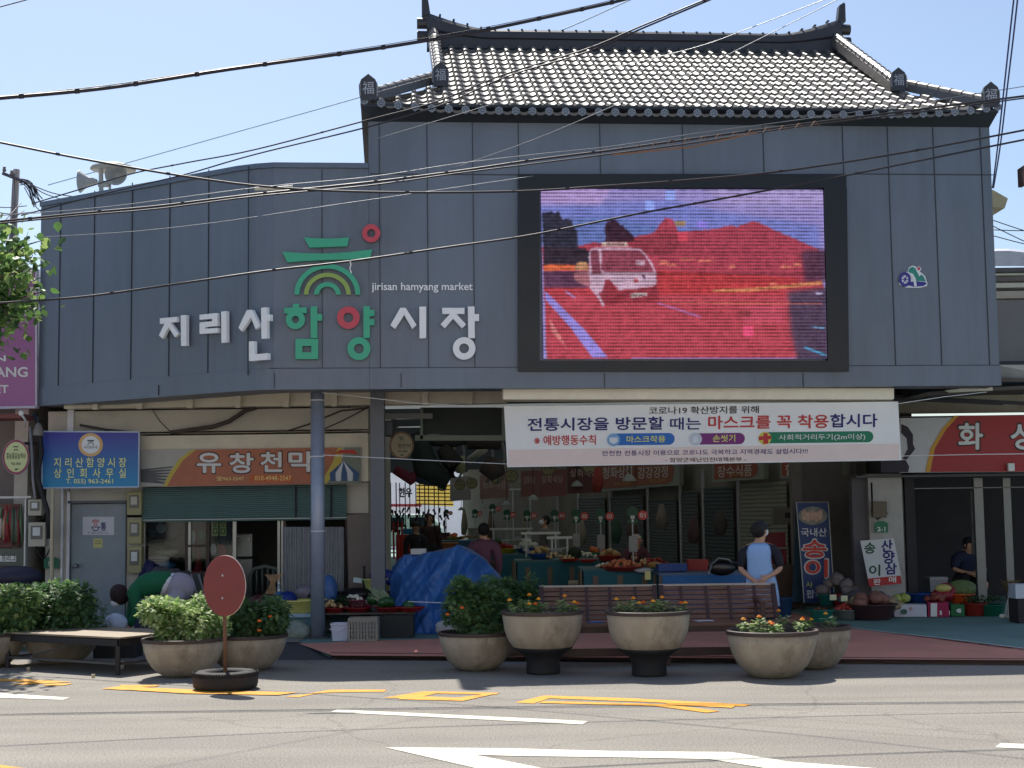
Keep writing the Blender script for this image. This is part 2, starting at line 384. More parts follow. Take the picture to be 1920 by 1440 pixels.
a = fpt(xL-1.3, ZB+.272, 0); b = fpt(xR, ZB+.272, 0); m.prism([a, b, b+V(0, 0, .01), a+V(0, 0, .01)], FP.n*.01)
m.build('panel_joint', CLADD, bld)
# ---- roof ----
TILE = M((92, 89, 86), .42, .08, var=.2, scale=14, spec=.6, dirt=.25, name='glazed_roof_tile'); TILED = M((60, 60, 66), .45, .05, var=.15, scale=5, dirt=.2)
OV = .28                                                # eave overhang
W0 = xL-.10; W1 = xR+.02
Yd = 4.1; zE = 6.98; zR = 9.30
def rz_(v, u):                                           # concave slope with lifted corners
    t = v; e = abs(u-.5)*2
    return zE+(zR-zE)*(t**1.06)+.13*e**6*(1-t)
def rp(u, v, dz=0):
    x = W0+(W1-W0)*u; p = V(x, 19.46+.085*x, 0)+FP.n*OV*(1-v)+bdv*(Yd*v); return V(p.x, p.y, rz_(v, u)+dz)
NC = 39; NR = 15; UL = .128; UR = .100; UI = .105; VI = .40
def umin(v, U=UL): return .004+U*(v/VI) if v < VI else U
m = MB(); m.keep = True
prof = []
for k in range(10):
    s = k/10
    prof.append((s, .068*math.sqrt(max(0, 1-((s-.22)/.22)**2)) if s < .44 else -.020*math.sin((s-.44)/.56*math.pi)))
for r in range(NR):
    v0 = r/NR; v1 = (r+1)/NR; rows = []
    um = umin((v0+v1)/2); ux = 1-umin((v0+v1)/2, UR)
    us = [(c+s)/NC for c in range(NC) for s, h in prof]; hs = [h for c in range(NC) for s, h in prof]
    sel = [i for i, u in enumerate(us) if um <= u <= ux]
    top = [rp(us[i], v1+.004, hs[i]*.94-.006) for i in sel]; bot = [rp(us[i], v0, hs[i]+.026) for i in sel]; lip = [rp(us[i], v0+.001, hs[i]-.012) for i in sel]
    m.grid([lip, bot, top])
ro = m.build('roof', TILE, bld, smooth=False)
for p in ro.data.polygons: p.use_smooth = False
roof = ro
# under-eave soffit, back slope, side slopes, gable walls
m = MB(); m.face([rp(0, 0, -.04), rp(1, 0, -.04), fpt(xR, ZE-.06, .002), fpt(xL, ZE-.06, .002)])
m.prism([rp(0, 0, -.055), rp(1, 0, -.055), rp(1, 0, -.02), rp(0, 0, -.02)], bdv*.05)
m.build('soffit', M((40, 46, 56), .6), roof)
def rb(u, v): p = rp(u, 2-v) if v > 1 else rp(u, v); return p
m = MB(); bk = [rp(UL, 1, -.02), rp(1-UR, 1, -.02)]; m.face([bk[0], bk[1], bk[1]+bdv*3+V(0, 0, -1.6), bk[0]+bdv*3+V(0, 0, -1.6)])
for s in (0, 1):
    cu = 0 if s == 0 else 1; iu = UL if s == 0 else 1-UR
    f = rp(cu, 0, -.01); h = rp(iu, VI, -.03); m.face([f, h, h+bdv*4.2, f+bdv*7.4])
    m.face([h+V(0, 0, 0), rp(iu, 1, 0), h+bdv*4.2])
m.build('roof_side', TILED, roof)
# eave discs with a five-petal mark
DM_ = M((128, 136, 148), .45, var=.15); DM2 = M((70, 78, 90), .5, var=0)
for c in range(NC+1):
    m = MB()
    u = min(.9995, (c+.22)/NC); 
    if c == NC: u = .999
    p = rp(u, 0, .022); 
    ax = FP.n; rt = fd; r0 = .058; pts = [p+ax*.012+rt*math.cos(k*math.pi/3+math.pi/6)*r0+V(0, 0, math.sin(k*math.pi/3+math.pi/6)*r0) for k in range(6)]
    m.prism(pts, -ax*.02)
    m.cur = 1
    for k in range(5):
        q = p+ax*.015+rt*math.cos(k*1.2566+.314)*.026+V(0, 0, math.sin(k*1.2566+.314)*.026); m.face([q+rt*.012*math.cos(j*1.57)+V(0, 0, .012*math.sin(j*1.57)) for j in range(4)])
    m.build('eave_disc', [DM_, DM2], roof)
# main ridge (lifted at the ends), finials
def ridge(m, pts, wd, hts, capr=.0):
    rows = []
    for i, p in enumerate(pts):
        t = (pts[min(i+1, len(pts)-1)]-pts[max(i-1, 0)]); s = V(-t.y, t.x, 0).normalized()*wd/2
        h = hts[i] if isinstance(hts, list) else hts
        rows.append([p-s, p-s*1.0+V(0, 0, h*.45), p-s*1.25+V(0, 0, h*.5), p-s*.85+V(0, 0, h*.55), p-s*.85+V(0, 0, h*.86), p-s*.4+V(0, 0, h), p+s*.4+V(0, 0, h), p+s*.85+V(0, 0, h*.86), p+s*.85+V(0, 0, h*.5), p+s])
    m.grid(rows); m.face(rows[0][::-1]); m.face(rows[-1])
m = MB(); pts = []; hts = []
for k in range(41):
    t = k/40; u = UL-.012+(1-UL-UR+.024)*t; e = abs(t-.5)*2; pts.append(rp(u, 1, -.06)); hts.append(.34+.27*max(0, (e-.72)/.28)**1.3)
ridge(m, pts, .24, hts)
for k in range(30):
    t = (k+.5)/30; u = UL+(1-UL-UR)*t; e = abs(t-.5)*2; h = .34+.27*max(0, (e-.72)/.28)**1.3; p = rp(u, 1, -.06+h+.004)
    m.box(p, (.035, .12, .02), math.atan(.085))
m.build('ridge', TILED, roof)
for s, i in ((-1, 0), (1, 40)):
    m = MB(); p = pts[i]+V(0, 0, hts[i]-.05)
    m.prism([p+fd*s*-.06-bdv*.07, p+fd*s*.08-bdv*.07, p+fd*s*.05-bdv*.07+V(0, 0, .30)+fd*s*.03, p+fd*s*(.06)+V(0, 0, .33)-bdv*.07, p+fd*s*-.02+V(0, 0, .28)-bdv*.07], bdv*.14)
    for zz in (-.12, -.34): m.tube([p+fd*s*.0+V(0, 0, zz), p+fd*s*.16+V(0, 0, zz)], .09, 10)
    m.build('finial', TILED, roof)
# gable ridges and hip ridges: round barrel of tiles on a low wall
def barrel(m, a, b, n=12, r=.075, h=.16):
    a = Vector(a); b = Vector(b); d = (b-a)/n; s = V(-d.y, d.x, 0).normalized()*.09
    m2 = MB(); m.grid([[a-s, a-s*.9+V(0, 0, h), a+s*.9+V(0, 0, h), a+s], [b-s, b-s*.9+V(0, 0, h), b+s*.9+V(0, 0, h), b+s]]); m.face([b-s, b-s*.9+V(0, 0, h), b+s*.9+V(0, 0, h), b+s])
    for k in range(n):
        p = a+d*k+V(0, 0, h); q = a+d*(k+1)+V(0, 0, h); m.tube([p, p+d*.06, p+d*.12, q], [r*.7, r*1.1, r, r*.96], 10)
for s in (0, 1):
    iu = UL if s == 0 else 1-UR; cu = .012 if s == 0 else .988
    m = MB(); gf = rp(iu, VI-.05, 0); m1 = rp(iu, .98, .12)
    barrel(m, gf, m1, 14); m.build('gable_ridge', TILE, roof, smooth=False)
    m = MB(); barrel(m, rp(cu, .02, 0), rp(iu, VI+.04, 0), 9, .062, .12); m.build('hip_ridge', TILE, roof)
    for (pt, z) in ((gf, 0), (rp(cu, .02, 0), 0)):
        m = MB(); p = pt+FP.n*.12+V(0, 0, .0); w_ = .125
        out = [(-.8, 0), (.8, 0), (.95, .5), (1.0, 1.3), (.75, 1.85), (0, 2.35), (-.75, 1.85), (-1.0, 1.3), (-.95, .5)]
        m.prism([p+fd*x*w_+V(0, 0, y*.15) for x, y in out], -FP.n*.05); et = m.build('end_tile', TILED, roof)
        tp = Plane(p, FP.n); m = MB()
        def pix(q):                                     # world -> pixel of this plane point
            d = cam_m.transposed() @ (q-CO); return (960+F*d.x/-d.z, 720-F*d.y/-d.z)
        x0, y0 = pix(p+fd*-.075+V(0, 0, .25)); x1, y1 = pix(p+fd*.075+V(0, 0, .08))
        text(m, tp, '福', x0, y0, x1, y1, .004, .004)
        for sx in (-1, 1): 
            a = p+FP.n*.003+fd*sx*.112; m.face([a+V(0, 0, .05), a+fd*.008+V(0, 0, .05), a+fd*.008+V(0, 0, .24), a+V(0, 0, .24)])
        m.build('engraved_mark', M((168, 174, 184), .5, var=0), roof)
# bracket box and gutter at right end under the roof
# ---- letters ----
L0 = lambda x, y: (260+x/2.8235, 400+y/2.8235)
LW = M((248, 249, 251), .4, var=.03); LG = M((60, 178, 138), .4, var=.05); LR = M((208, 72, 88), .4, var=.05); LY = M((150, 176, 86), .4, var=.05)
sign = T('market_name_sign', 'raised white green and red Korean letters and rainbow roof emblem on grey cladding', 'sign', FP(600, 650, .03))
def letter(pl, polys, mat, rings=(), name='letter'):
    m = MB(); k = 0
    for p in polys: sheet(m, pl, [L0(*q) for q in p], .035, .05+.0015*k); k += 1
    for (cx, cy, ro, ri) in rings: x, y = L0(cx, cy); ring(m, pl, x, y, ro/2.8235, ri/2.8235, .035, .05+.0015*k); k += 1
    return m.build(name, mat, sign)
letter(WP, [[(112, 556), (203, 547), (203, 574), (112, 586)], [(142, 572), (174, 570), (125, 663), (107, 645)], [(150, 592), (168, 578), (211, 638), (192, 656)], [(222, 540), (252, 538), (252, 701), (224, 702)]], LW)
letter(WP, [[(322, 537), (416, 527), (416, 555), (322, 563)], [(388, 550), (416, 550), (418, 596), (389, 598)], [(322, 578), (390, 571), (390, 598), (322, 604)], [(322, 600), (350, 600), (350, 636), (322, 638)], [(346, 612), (418, 606), (418, 632), (346, 637)], [(436, 520), (464, 517), (465, 683), (438, 686)]], LW)
letter(WP, [[(572, 512), (597, 512), (600, 540), (545, 625), (528, 605)], [(578, 511), (601, 511), (642, 598), (619, 614)], [(648, 500), (677, 497), (679, 662), (650, 664)], [(674, 537), (696, 535), (696, 568), (674, 570)], [(583, 678), (612, 677), (612, 782), (584, 782)], [(608, 747), (683, 740), (683, 774), (608, 780)]], LW)
letter(FP, [[(816, 480), (850, 478), (850, 502), (816, 502)], [(770, 500), (890, 498), (890, 528), (770, 530)], [(910, 493), (945, 492), (946, 660), (911, 660)], [(940, 533), (971, 533), (971, 568), (940, 568)], [(830, 665), (950, 664), (950, 702), (830, 702)], [(830, 736), (950, 736), (950, 771), (830, 771)], [(830, 700), (867, 700), (867, 738), (830, 738)], [(914, 700), (950, 700), (950, 738), (914, 738)]], LG, [(830, 562, 51, 19)])
letter(FP, [], LR, [(1110, 552, 60, 26)])
letter(FP, [[(1190, 492), (1224, 491), (1224, 660), (1190, 660)], [(1220, 512), (1248, 511), (1248, 543), (1220, 544)], [(1220, 560), (1248, 560), (1248, 592), (1220, 593)]], LG, [(1166, 716, 61, 26)])
letter(FP, [[(1385, 500), (1412, 500), (1412, 528), (1358, 612), (1332, 592)], [(1385, 501), (1414, 501), (1471, 590), (1449, 612)], [(1486, 494), (1522, 493), (1522, 660), (1487, 662)]], LW)
letter(FP, [[(1607, 500), (1725, 500), (1725, 532), (1607, 532)], [(1652, 528), (1690, 528), (1621, 608), (1598, 587)], [(1660, 552), (1684, 534), (1733, 588), (1712, 609)], [(1743, 493), (1778, 493), (1780, 660), (1745, 660)], [(1774, 533), (1802, 533), (1802, 570), (1774, 570)]], LW, [(1723, 715, 60, 26)])
letter(FP, [[(875, 127), (930, 132), (995, 134), (1060, 132), (1114, 127), (1104, 174), (1000, 178), (904, 181)]], LG, name='emblem_bar')
letter(FP, [[(760, 203), (870, 211), (995, 213), (1120, 205), (1237, 191), (1225, 238), (1120, 243), (1000, 246), (880, 252), (788, 259)]], LG, name='emblem_bar')
letter(FP, [], LR, [(1231, 105, 48, 22)], name='emblem_ring')
for ro, ri, mt in ((175, 148, LG), (124, 100, LY), (71, 45, LG)):
    m = MB(); x, y = L0(999, 430); ring(m, FP, x, y, ro/2.8235, ri/2.8235, .035, .05, 180, 360, 30, .93); m.build('emblem_arc', mt, sign)
m = MB(); x0, y0 = L0(1233, 366); x1, y1 = L0(1768, 420); text(m, FP, 'jirisan hamyang market', x0, y0, x1, y1, .03, .014); m.build('lettering', LW, sign)
# small county emblem
em = T('county_emblem', 'small mountain, waterfall and wheel emblem on the right of the grey wall', 'emblem', FP(1712, 538, .02))
E0 = lambda x, y: (1660+x/3.788, 380+y/3.788)
def epoly(pts, mat, off, name):
    m = MB(); sheet(m, FP, [E0(*p) for p in pts], off, .004); m.build(name, mat, em)
EW = M((230, 232, 238), .4, var=0); EN = M((44, 44, 140), .4, var=0); EG = M((34, 140, 124), .4, var=0)
epoly([(96, 580), (110, 530), (140, 496), (160, 488), (165, 462), (190, 446), (215, 452), (222, 462), (240, 450), (257, 468), (245, 490), (262, 502), (282, 520), (300, 575), (295, 592), (250, 604), (150, 604)], EW, .014, 'outline')
epoly([(163, 490), (172, 466), (192, 455), (212, 465), (230, 500), (242, 525), (255, 510), (270, 520), (288, 560), (250, 556), (220, 556), (205, 520)], EG, .019, 'mountain')
epoly([(160, 585), (180, 562), (230, 558), (285, 564), (294, 577), (270, 592), (200, 597)], EN, .019, 'pool')
epoly([(172, 497), (196, 505), (216, 540), (224, 592), (206, 594), (200, 550), (180, 520)], EW, .024, 'waterfall')
m = MB(); x, y = E0(140, 545); ring(m, FP, x, y, 11, 6.5, .024, .004, ky=1.25); m.build('wheel', EN, em)
m = MB(); 
for k in range(6): 
    a = k*math.pi/3; x1, y1 = x+6.4*math.cos(a), y+8*math.sin(a); m.face([FP(x-.6, y-.6, .026), FP(x+.6, y+.6, .026), FP(x1+.6, y1+.6, .026), FP(x1-.6, y1-.6, .026)])
sheet(m, FP, ell(x, y, 2.4, 3, 10), .0265); m.build('wheel_spoke', EN, em)
m = MB(); x, y = E0(238, 468); sheet(m, FP, ell(x, y, 3, 3, 14), .02, .004); m.build('sun_disc', LR, em)
# ---- LED screen ----
scr = T('led_screen', 'large lit video screen in a black frame showing a reddish road with a white truck', 'screen', FP(1281, 695, .02))
m = MB(); BEZ = M((14, 18, 26), .35, .1, var=.2, scale=2)
for r_ in (rect(972, 326, 1587, 352), rect(972, 676, 1592, 696), rect(972, 352, 1012, 676), ): sheet(m, FP, r_, .0, .09)
sheet(m, FP, [(1545, 352), (1588, 352), (1592, 676), (1553, 676)], 0, .09)
m.build('frame', BEZ, scr)
S0 = lambda x, y: (960+x/3, 320+y/3)
import numpy as np
GX, GY = 330, 198                                        # the picture is a grid of lamp cells
sx_ = 160+(np.arange(GX)+.5)/GX*1614; sy_ = 102+(np.arange(GY)+.5)/GY*958; SX, SY = np.meshgrid(sx_, sy_); IMG = np.zeros((GY, GX, 3)); rn = np.random.default_rng(3)
def smooth(a, k):
    for _ in range(k):
        p_ = np.pad(a, 1, mode='edge'); a = (p_[:-2]+p_[1:-1]*2+p_[2:])/4; a = (a[:, :-2]+a[:, 1:-1]*2+a[:, 2:])/4
    return a
def sp(pts, col, var=.15, scale=9, same=False, soft=1, alpha=.92):
    ins = np.zeros((GY, GX), bool); n = len(pts); wob = smooth(rn.normal(0, 1, (GY, GX)), 3)*5 if scale > 6 else 0; X = SX+wob; Y_ = SY+wob*.6
    for a in range(n):
        (x0, y0), (x1, y1) = pts[a], pts[(a+1) % n]
        if y0 == y1: continue
        c_ = ((y0 > Y_) != (y1 > Y_)) & (X < (x1-x0)*(Y_-y0)/(y1-y0)+x0); ins ^= c_
    mk_ = smooth(ins.astype(float), soft)*alpha; nz = 1+var*smooth(rn.normal(0, 1, (GY, GX)), 3)*.9; IMG[:] = IMG*(1-mk_[..., None])+np.array(col)*mk_[..., None]*nz[..., None]
IMG[:] = (150, 138, 200)
sp([(161, 200), (900, 160), (1200, 230), (1748, 300), (1752, 440), (165, 440)], (118, 126, 200), .10, 3, soft=14)
sp([(163, 280), (560, 250), (900, 330), (1100, 320), (700, 440), (165, 440)], (100, 118, 182), .12, 4, soft=10)
sp([(160, 100), (560, 100), (500, 190), (160, 180)], (176, 150, 206), .08, 3, soft=10); sp([(1100, 100), (1800, 100), (1800, 200), (1200, 180)], (168, 152, 206), .08, 3, soft=12)
def jag(pts, a, seed, n=5):
    rr = random.Random(seed); out = []
    for (x0, y0), (x1, y1) in zip(pts, pts[1:]):
        for k in range(n): t = k/n; out.append((x0+(x1-x0)*t+rr.uniform(-a, a)*.6, y0+(y1-y0)*t+rr.uniform(-a, a)))
    out.append(pts[-1]); return out
sp([(755, 165), (812, 168), (812, 225), (758, 222)], (150, 170, 250), .05); sp([(872, 108), (928, 108), (930, 165), (874, 165)], (150, 170, 250), .05)
sp([(165, 425)]+jag([(350, 430), (430, 410), (600, 395), (800, 350), (830, 310), (870, 262), (915, 275), (940, 345), (1020, 335), (1130, 330), (1230, 305), (1280, 312), (1350, 285), (1400, 288), (1500, 335), (1620, 385), (1700, 420), (1745, 440)], 4, 1)+[(1762, 700), (170, 700)], (170, 62, 76), .2, 7)
sp(jag([(163, 238), (215, 232), (262, 235), (280, 275), (320, 262), (345, 310), (365, 340), (362, 430), (440, 450), (430, 530)], 8, 2)+[(168, 532)], (46, 44, 56), .35, 12)
sp(jag([(524, 400), (526, 290), (560, 275), (600, 285), (640, 330), (690, 365), (680, 400)], 7, 3), (58, 34, 46), .35, 12)
sp([(660, 400), (850, 350), (1000, 370), (900, 470), (700, 480)], (144, 60, 74), .25, 8)
sp([(925, 280), (985, 280), (985, 312), (925, 312)], (158, 128, 92), .1); sp([(935, 345), (990, 345), (990, 400), (940, 400)], (208, 76, 96), .1); sp([(1048, 285), (1108, 288), (1108, 322), (1050, 320)], (150, 130, 236), .08)
sp([(168, 530), (345, 530), (350, 562), (169, 566)], (222, 110, 72), .2, 12); sp([(345, 545), (360, 515), (415, 512), (432, 560), (350, 562)], (196, 146, 108), .3, 14)
sp([(169, 566), (430, 566), (430, 660), (171, 672)], (94, 64, 92), .3, 10)
sp([(1640, 450), (1900, 430), (1900, 620), (1660, 620)], (84, 56, 78), .25, 5, soft=9)
sp([(171, 660), (1762, 640), (1772, 1052), (178, 1060)], (186, 68, 78), .14, 6)
sp([(820, 560), (1620, 600), (1630, 640), (1300, 690), (820, 690)], (186, 64, 70), .2, 9)
sp([(1560, 680), (1900, 640), (1900, 1100), (1610, 1100), (1570, 900)], (78, 68, 92), .2, 5, soft=12)
for (x, y, w_, h_) in ((830, 500, 60, 30), (870, 520, 66, 20), (950, 490, 100, 12), (1050, 500, 100, 14), (1230, 525, 40, 24), (1520, 530, 70, 20), (1590, 515, 60, 26), (1450, 630, 60, 18)): sp(jag([(x, y+h_), (x+5, y+4), (x+w_*.6, y), (x+w_, y+h_*.7)], 4, x), (214, 120, 104), .3, 18)
sp([(1130, 668), (1300, 662), (1450, 650), (1757, 618), (1757, 640), (1480, 668), (1300, 684), (1130, 684)], (200, 130, 92), .35, 20)
sp([(830, 735), (1250, 742), (1757, 745), (1757, 752), (1250, 750), (830, 742)], (212, 110, 96), .2)
sp([(1300, 760), (1540, 758), (1540, 860), (1300, 860)], (206, 88, 112), .12, 5, soft=6, alpha=.6); sp([(1300, 875), (1358, 875), (1358, 935), (1300, 935)], (236, 86, 128), .08); sp([(1280, 785), (1345, 785), (1345, 825), (1282, 825)], (154, 66, 76), .1)
sp([(172, 680), (190, 690), (280, 780), (400, 900), (528, 1054), (440, 1056), (320, 890), (174, 725)], (150, 144, 232), .1, 6)
sp([(285, 680), (300, 680), (352, 715), (340, 718)], (170, 160, 236), .1); sp([(805, 745), (830, 746), (1070, 824), (1045, 824)], (176, 130, 214), .12)
sp([(1672, 872), (1764, 884), (1766, 892), (1690, 882)], (110, 180, 226), .1); sp([(1632, 995), (1660, 995), (1770, 1035), (1772, 1044), (1740, 1038)], (80, 176, 226), .1); sp([(1716, 686), (1760, 682), (1760, 694), (1725, 698)], (190, 180, 220), .1)
for k in range(7): sp(jag([(195+k*12, 830+k*22), (215+k*12, 860+k*20), (225+k*12, 930+k*14), (205+k*14, 900+k*15)], 5, k), (214, 130, 130), .3, 20)
# truck
TW = (204, 176, 200)
sp([(340, 575), (430, 568), (430, 640), (420, 655), (345, 620)], (170, 110, 120), .25, 10)
sp([(426, 470), (440, 438), (500, 430), (715, 434), (745, 460), (790, 520), (812, 580), (812, 640), (740, 655), (600, 668), (520, 610), (512, 760), (430, 660)], TW, .12, 9)
sp([(440, 455), (455, 444), (482, 446), (497, 570), (498, 582), (442, 578)], (122, 60, 78), .2); sp([(503, 446), (712, 445), (740, 470), (780, 530), (800, 572), (520, 570), (500, 560)], (134, 60, 78), .28, 10)
sp([(515, 640), (520, 616), (545, 612), (565, 640), (585, 672), (800, 645), (815, 640), (826, 730), (760, 742), (640, 740), (520, 760), (470, 700), (500, 680)], (144, 56, 68), .22, 9)
sp([(470, 700), (486, 700), (513, 765), (500, 765)], TW, .1); sp([(585, 660), (740, 650), (800, 640), (802, 650), (700, 665), (590, 672)], TW, .15); sp([(700, 505), (745, 502), (748, 530), (700, 534)], (190, 160, 180), .3, 20)
sp([(502, 402), (650, 404), (654, 428), (500, 426)], (212, 190, 180), .1); 
for k in range(7): sp([(530+k*15, 408), (540+k*15, 408), (540+k*15, 420), (530+k*15, 420)], (90, 60, 70), .1, same=(k > 0))
sp([(662, 692), (755, 686), (757, 706), (662, 716)], (206, 190, 190), .1); sp([(725, 585), (748, 583), (748, 612), (738, 612), (736, 595), (726, 595)], (80, 50, 70), .1)
sp([(690, 610), (705, 612), (705, 628), (680, 628)], (194, 76, 86), .1)
row = 1-.30*((np.arange(GY)*100/GY) % 2 < 1)[:, None]*np.clip(.75+.25*smooth(rn.normal(0, 1, (GY, GX)), 12)*8, .35, 1); colm = 1-.07*((np.arange(GX) % 3) == 0)[None, :]
row[(rn.random(GY) < .05), :] *= .8
IMG = np.clip(IMG*row[..., None]*colm[..., None]*(1+.035*rn.normal(0, 1, (GY, GX, 1)))*1.04+3, 3, 255)
LINC = np.where(IMG/255 <= .04045, IMG/255/12.92, ((IMG/255+.055)/1.055)**2.4)
m = MB()
def spt(u, v): return (1014+(1543-1014)*u+5*v*(1-u)+8*v*u, 354+2*u+(319-2*u-.5)*v)
m.grid([[FP(*spt(i_/GX, j_/GY), .06) for i_ in range(GX+1)] for j_ in range(GY+1)])
pe = m.build('picture', [], scr); at_ = pe.data.color_attributes.new('lamp_colour', 'FLOAT_COLOR', 'CORNER')
cc = np.ones((GY*GX, 4, 4)); cc[..., :3] = LINC.reshape(-1, 1, 3); at_.data.foreach_set('color', cc.ravel())
mt = bpy.data.materials.new('led'); mt.use_nodes = True; n_ = mt.node_tree; n_.nodes.remove(n_.nodes['Principled BSDF']); e_ = n_.nodes.new('ShaderNodeEmission'); e_.inputs[1].default_value = 1/2**EXPO
ca = n_.nodes.new('ShaderNodeVertexColor'); ca.layer_name = 'lamp_colour'; n_.links.new(ca.outputs[0], e_.inputs[0]); n_.links.new(e_.outputs[0], n_.nodes['Material Output'].inputs[0]); pe.data.materials.append(mt)
m = MB(); text(m, FP, '5867-3412', *S0(668, 692), *S0(750, 710), .064, .01); m.build('plate_digits', M((40, 30, 40), .6, var=0), scr)
# ---------------- things under and behind the facade ----------------
WALLB = M((192, 186, 174), .8, var=.12, scale=1.5, dirt=.4, bump=.2); GREYW = M((140, 138, 136), .8, var=.12, scale=1.5, dirt=.45, bump=.2)
CREAM = M((216, 208, 190), .6, var=.08, scale=3, dirt=.35); DARK = M((38, 38, 42), .7, var=.2); DGREY = M((70, 74, 80), .6, var=.15, scale=3)
SP = YP(22.0); BP = YP(21.35, 0); ShP = YP(21.7)
def one(name, mat, label, cat, f, group=None, smooth=False, bevel=0):
    m = MB(); f(m); o = m.build(name, mat, None, smooth, bevel=bevel); return reg(o, label, cat, group)
# columns
cb = gz(594, 1198, .05)
col = T('steel_column', 'round pale blue-grey steel post holding up the front of the grey facade', 'column', (cb.x, cb.y+.1, .05))
m = MB(); m.tube([(cb.x, cb.y+.1, .05), (cb.x, cb.y+.1, ZB+.02)], .094, 24); m.build('shaft', M((150, 158, 176), .35, .25, var=.1, scale=3, dirt=.3), col, True)
m = MB(); m.box((cb.x, cb.y+.1, .06), (.3, .3, .03)); m.build('base_plate', DGREY, col)
m = MB(); 
for z in (ZB-.10, ZB-.86, 2.02-.55): m.lathe([(.096, z-.008), (.102, z-.004), (.102, z+.004), (.096, z+.008)], (cb.x, cb.y+.1, 0), 20)
m.build('cord_ring', M((220, 220, 222), .6, var=0), col)
for k, px in enumerate((709,)):
    p = at(px, 900, 20.6); one('square_column', M((98, 102, 112), .5, .1, var=.1, scale=2, dirt=.2), 'square dark grey steel column to the right of the round post', 'column', lambda m: (m.box((p.x, 20.6, ZB/2+.2), (.19, .19, ZB+.35)), m.box((p.x, 20.6, .07), (.3, .3, .03))))
# concrete eaves beam with brackets above the shops
eb = T('eaves_beam', 'long pale concrete beam with small brackets just under the grey facade', 'beam', (-3.5, 21.4, 3.2))
zt = at(300, 738, 21.4).z; zb_ = at(300, 764, 21.4).z
m = MB(); x0 = at(120, 750, 21.4).x; x1 = at(950, 750, 21.4).x
m.prism([(x0, 21.4, zb_), (x1, 21.4, zb_), (x1, 21.4, zt+.6), (x0, 21.4, zt+.6)], (0, .25, 0)); m.build('beam', CREAM, eb)
for px in (180, 263, 357, 447, 537, 627, 715, 797, 881):
    p = at(px, 750, 21.33); m = MB(); m.box((p.x, 21.33, (zt+zb_)/2+.0), (.1, .14, zt-zb_+.05), taper=.75); m.build('bracket', CREAM, eb)
# left shop building: wall, panel over sign, sign box ...
shop = T('shop_building', 'low pale shop building with a grey steel door, roller shutter and glazed front', 'building', (-5, 22, .05))
def wallrect(m, x0, y0, x1, y1, Y, d=.15):
    a = at(x0, y1, Y); b = at(x1, y0, Y); m.box(((a.x+b.x)/2, Y+d/2, (a.z+b.z)/2), (abs(b.x-a.x), d, abs(b.z-a.z)))
m = MB(); 
wallrect(m, 90, 764, 690, 812, 21.75); wallrect(m, 83, 812, 131, 1186, 22.06, .2); wallrect(m, 236, 970, 268, 1190, 22.06, .2); wallrect(m, 131, 812, 268, 944, 22.06, .2)
wallrect(m, 650, 905, 690, 965, 22.06, .2)
m.box((-5.2, 26.5, 3.6), (5.6, 9, .2)); m.box((-7.35, 24.8, 1.9), (.2, 5.6, 3.7)); m.box((-2.35, 24.6, 1.75), (.2, 4.9, 3.3)); m.box((-5.2, 27.5, 1.8), (5.6, .2, 3.5))
m.build('wall', WALLB, shop)
m = MB(); m.box((-4.7, 24.4, 1.7), (4.4, .1, 3.3)); m.build('dimming_wall', M((78, 76, 74), .8, var=.25, scale=1.5), shop)  # extra dark wall added behind the panes to dim the shop interior
m = MB(); m.prism([(-7.3, 21.9, 3.5), (-6.9, 21.75, 3.5), (-3.3, 19.75, 3.5), (-1.9, 19.72, 3.5), (-1.9, 22.4, 3.5), (-7.3, 22.4, 3.5)], (0, 0, .08)); m.build('canopy_slab', CREAM, shop)
m = MB(); wallrect(m, 126, 766, 138, 812, 21.7, .05); wallrect(m, 111, 912, 119, 1186, 22.0, .05); wallrect(m, 122, 922, 131, 1186, 22.02, .05); m.build('trim', M((222, 222, 226), .5, var=.08, dirt=.2), shop)
m = MB(); wallrect(m, 262, 812, 690, 908, 21.7, .34); wallrect(m, 262, 808, 692, 813, 21.66, .4); m.build('sign_box', CREAM, shop)
dr = None; m = MB(); wallrect(m, 131, 944, 237, 1186, 22.12, .06); dr = m.build('door', M((138, 150, 160), .45, .05, var=.12, scale=2, dirt=.35), shop)
m = MB(); p = at(144, 1061, 22.08); m.tube([p+V(0, .03, 0), p+V(0, -.05, 0)], .028, 12); m.ball(p+V(0, -.06, 0), .036); m.build('handle', STEEL, dr, True)
m = MB(); wallrect(m, 127, 938, 237, 944, 22.02, .1); wallrect(m, 233, 944, 237, 1186, 22.03, .1); m.build('door_frame', M((90, 98, 110), .5, var=.08), shop)
# roller shutter
m = MB(); rows = []; a = at(268, 914, 21.98); b = at(650, 971, 21.98); n = 16
for k in range(n+1):
    z = a.z+(b.z-a.z)*k/n
    for dz, dy in ((0, 0), (-.008, -.018), (-.022, -.018), (-.028, 0)): rows.append([V(a.x, 21.98+dy, z+dz), V(b.x, 21.98+dy, z+dz)])
m.grid(rows); sh = m.build('roller_shutter', M((84, 116, 116), .5, .1, var=.12, scale=3, dirt=.3), shop)
m = MB(); wallrect(m, 265, 970, 652, 976, 21.93, .06); m.build('bottom_rail', M((190, 192, 192), .4, .5, var=.1), sh)
for x in (553, 619): m = MB(); wallrect(m, x, 912, x+3, 971, 21.93, .03); m.build('guide_rail', DARK, sh)
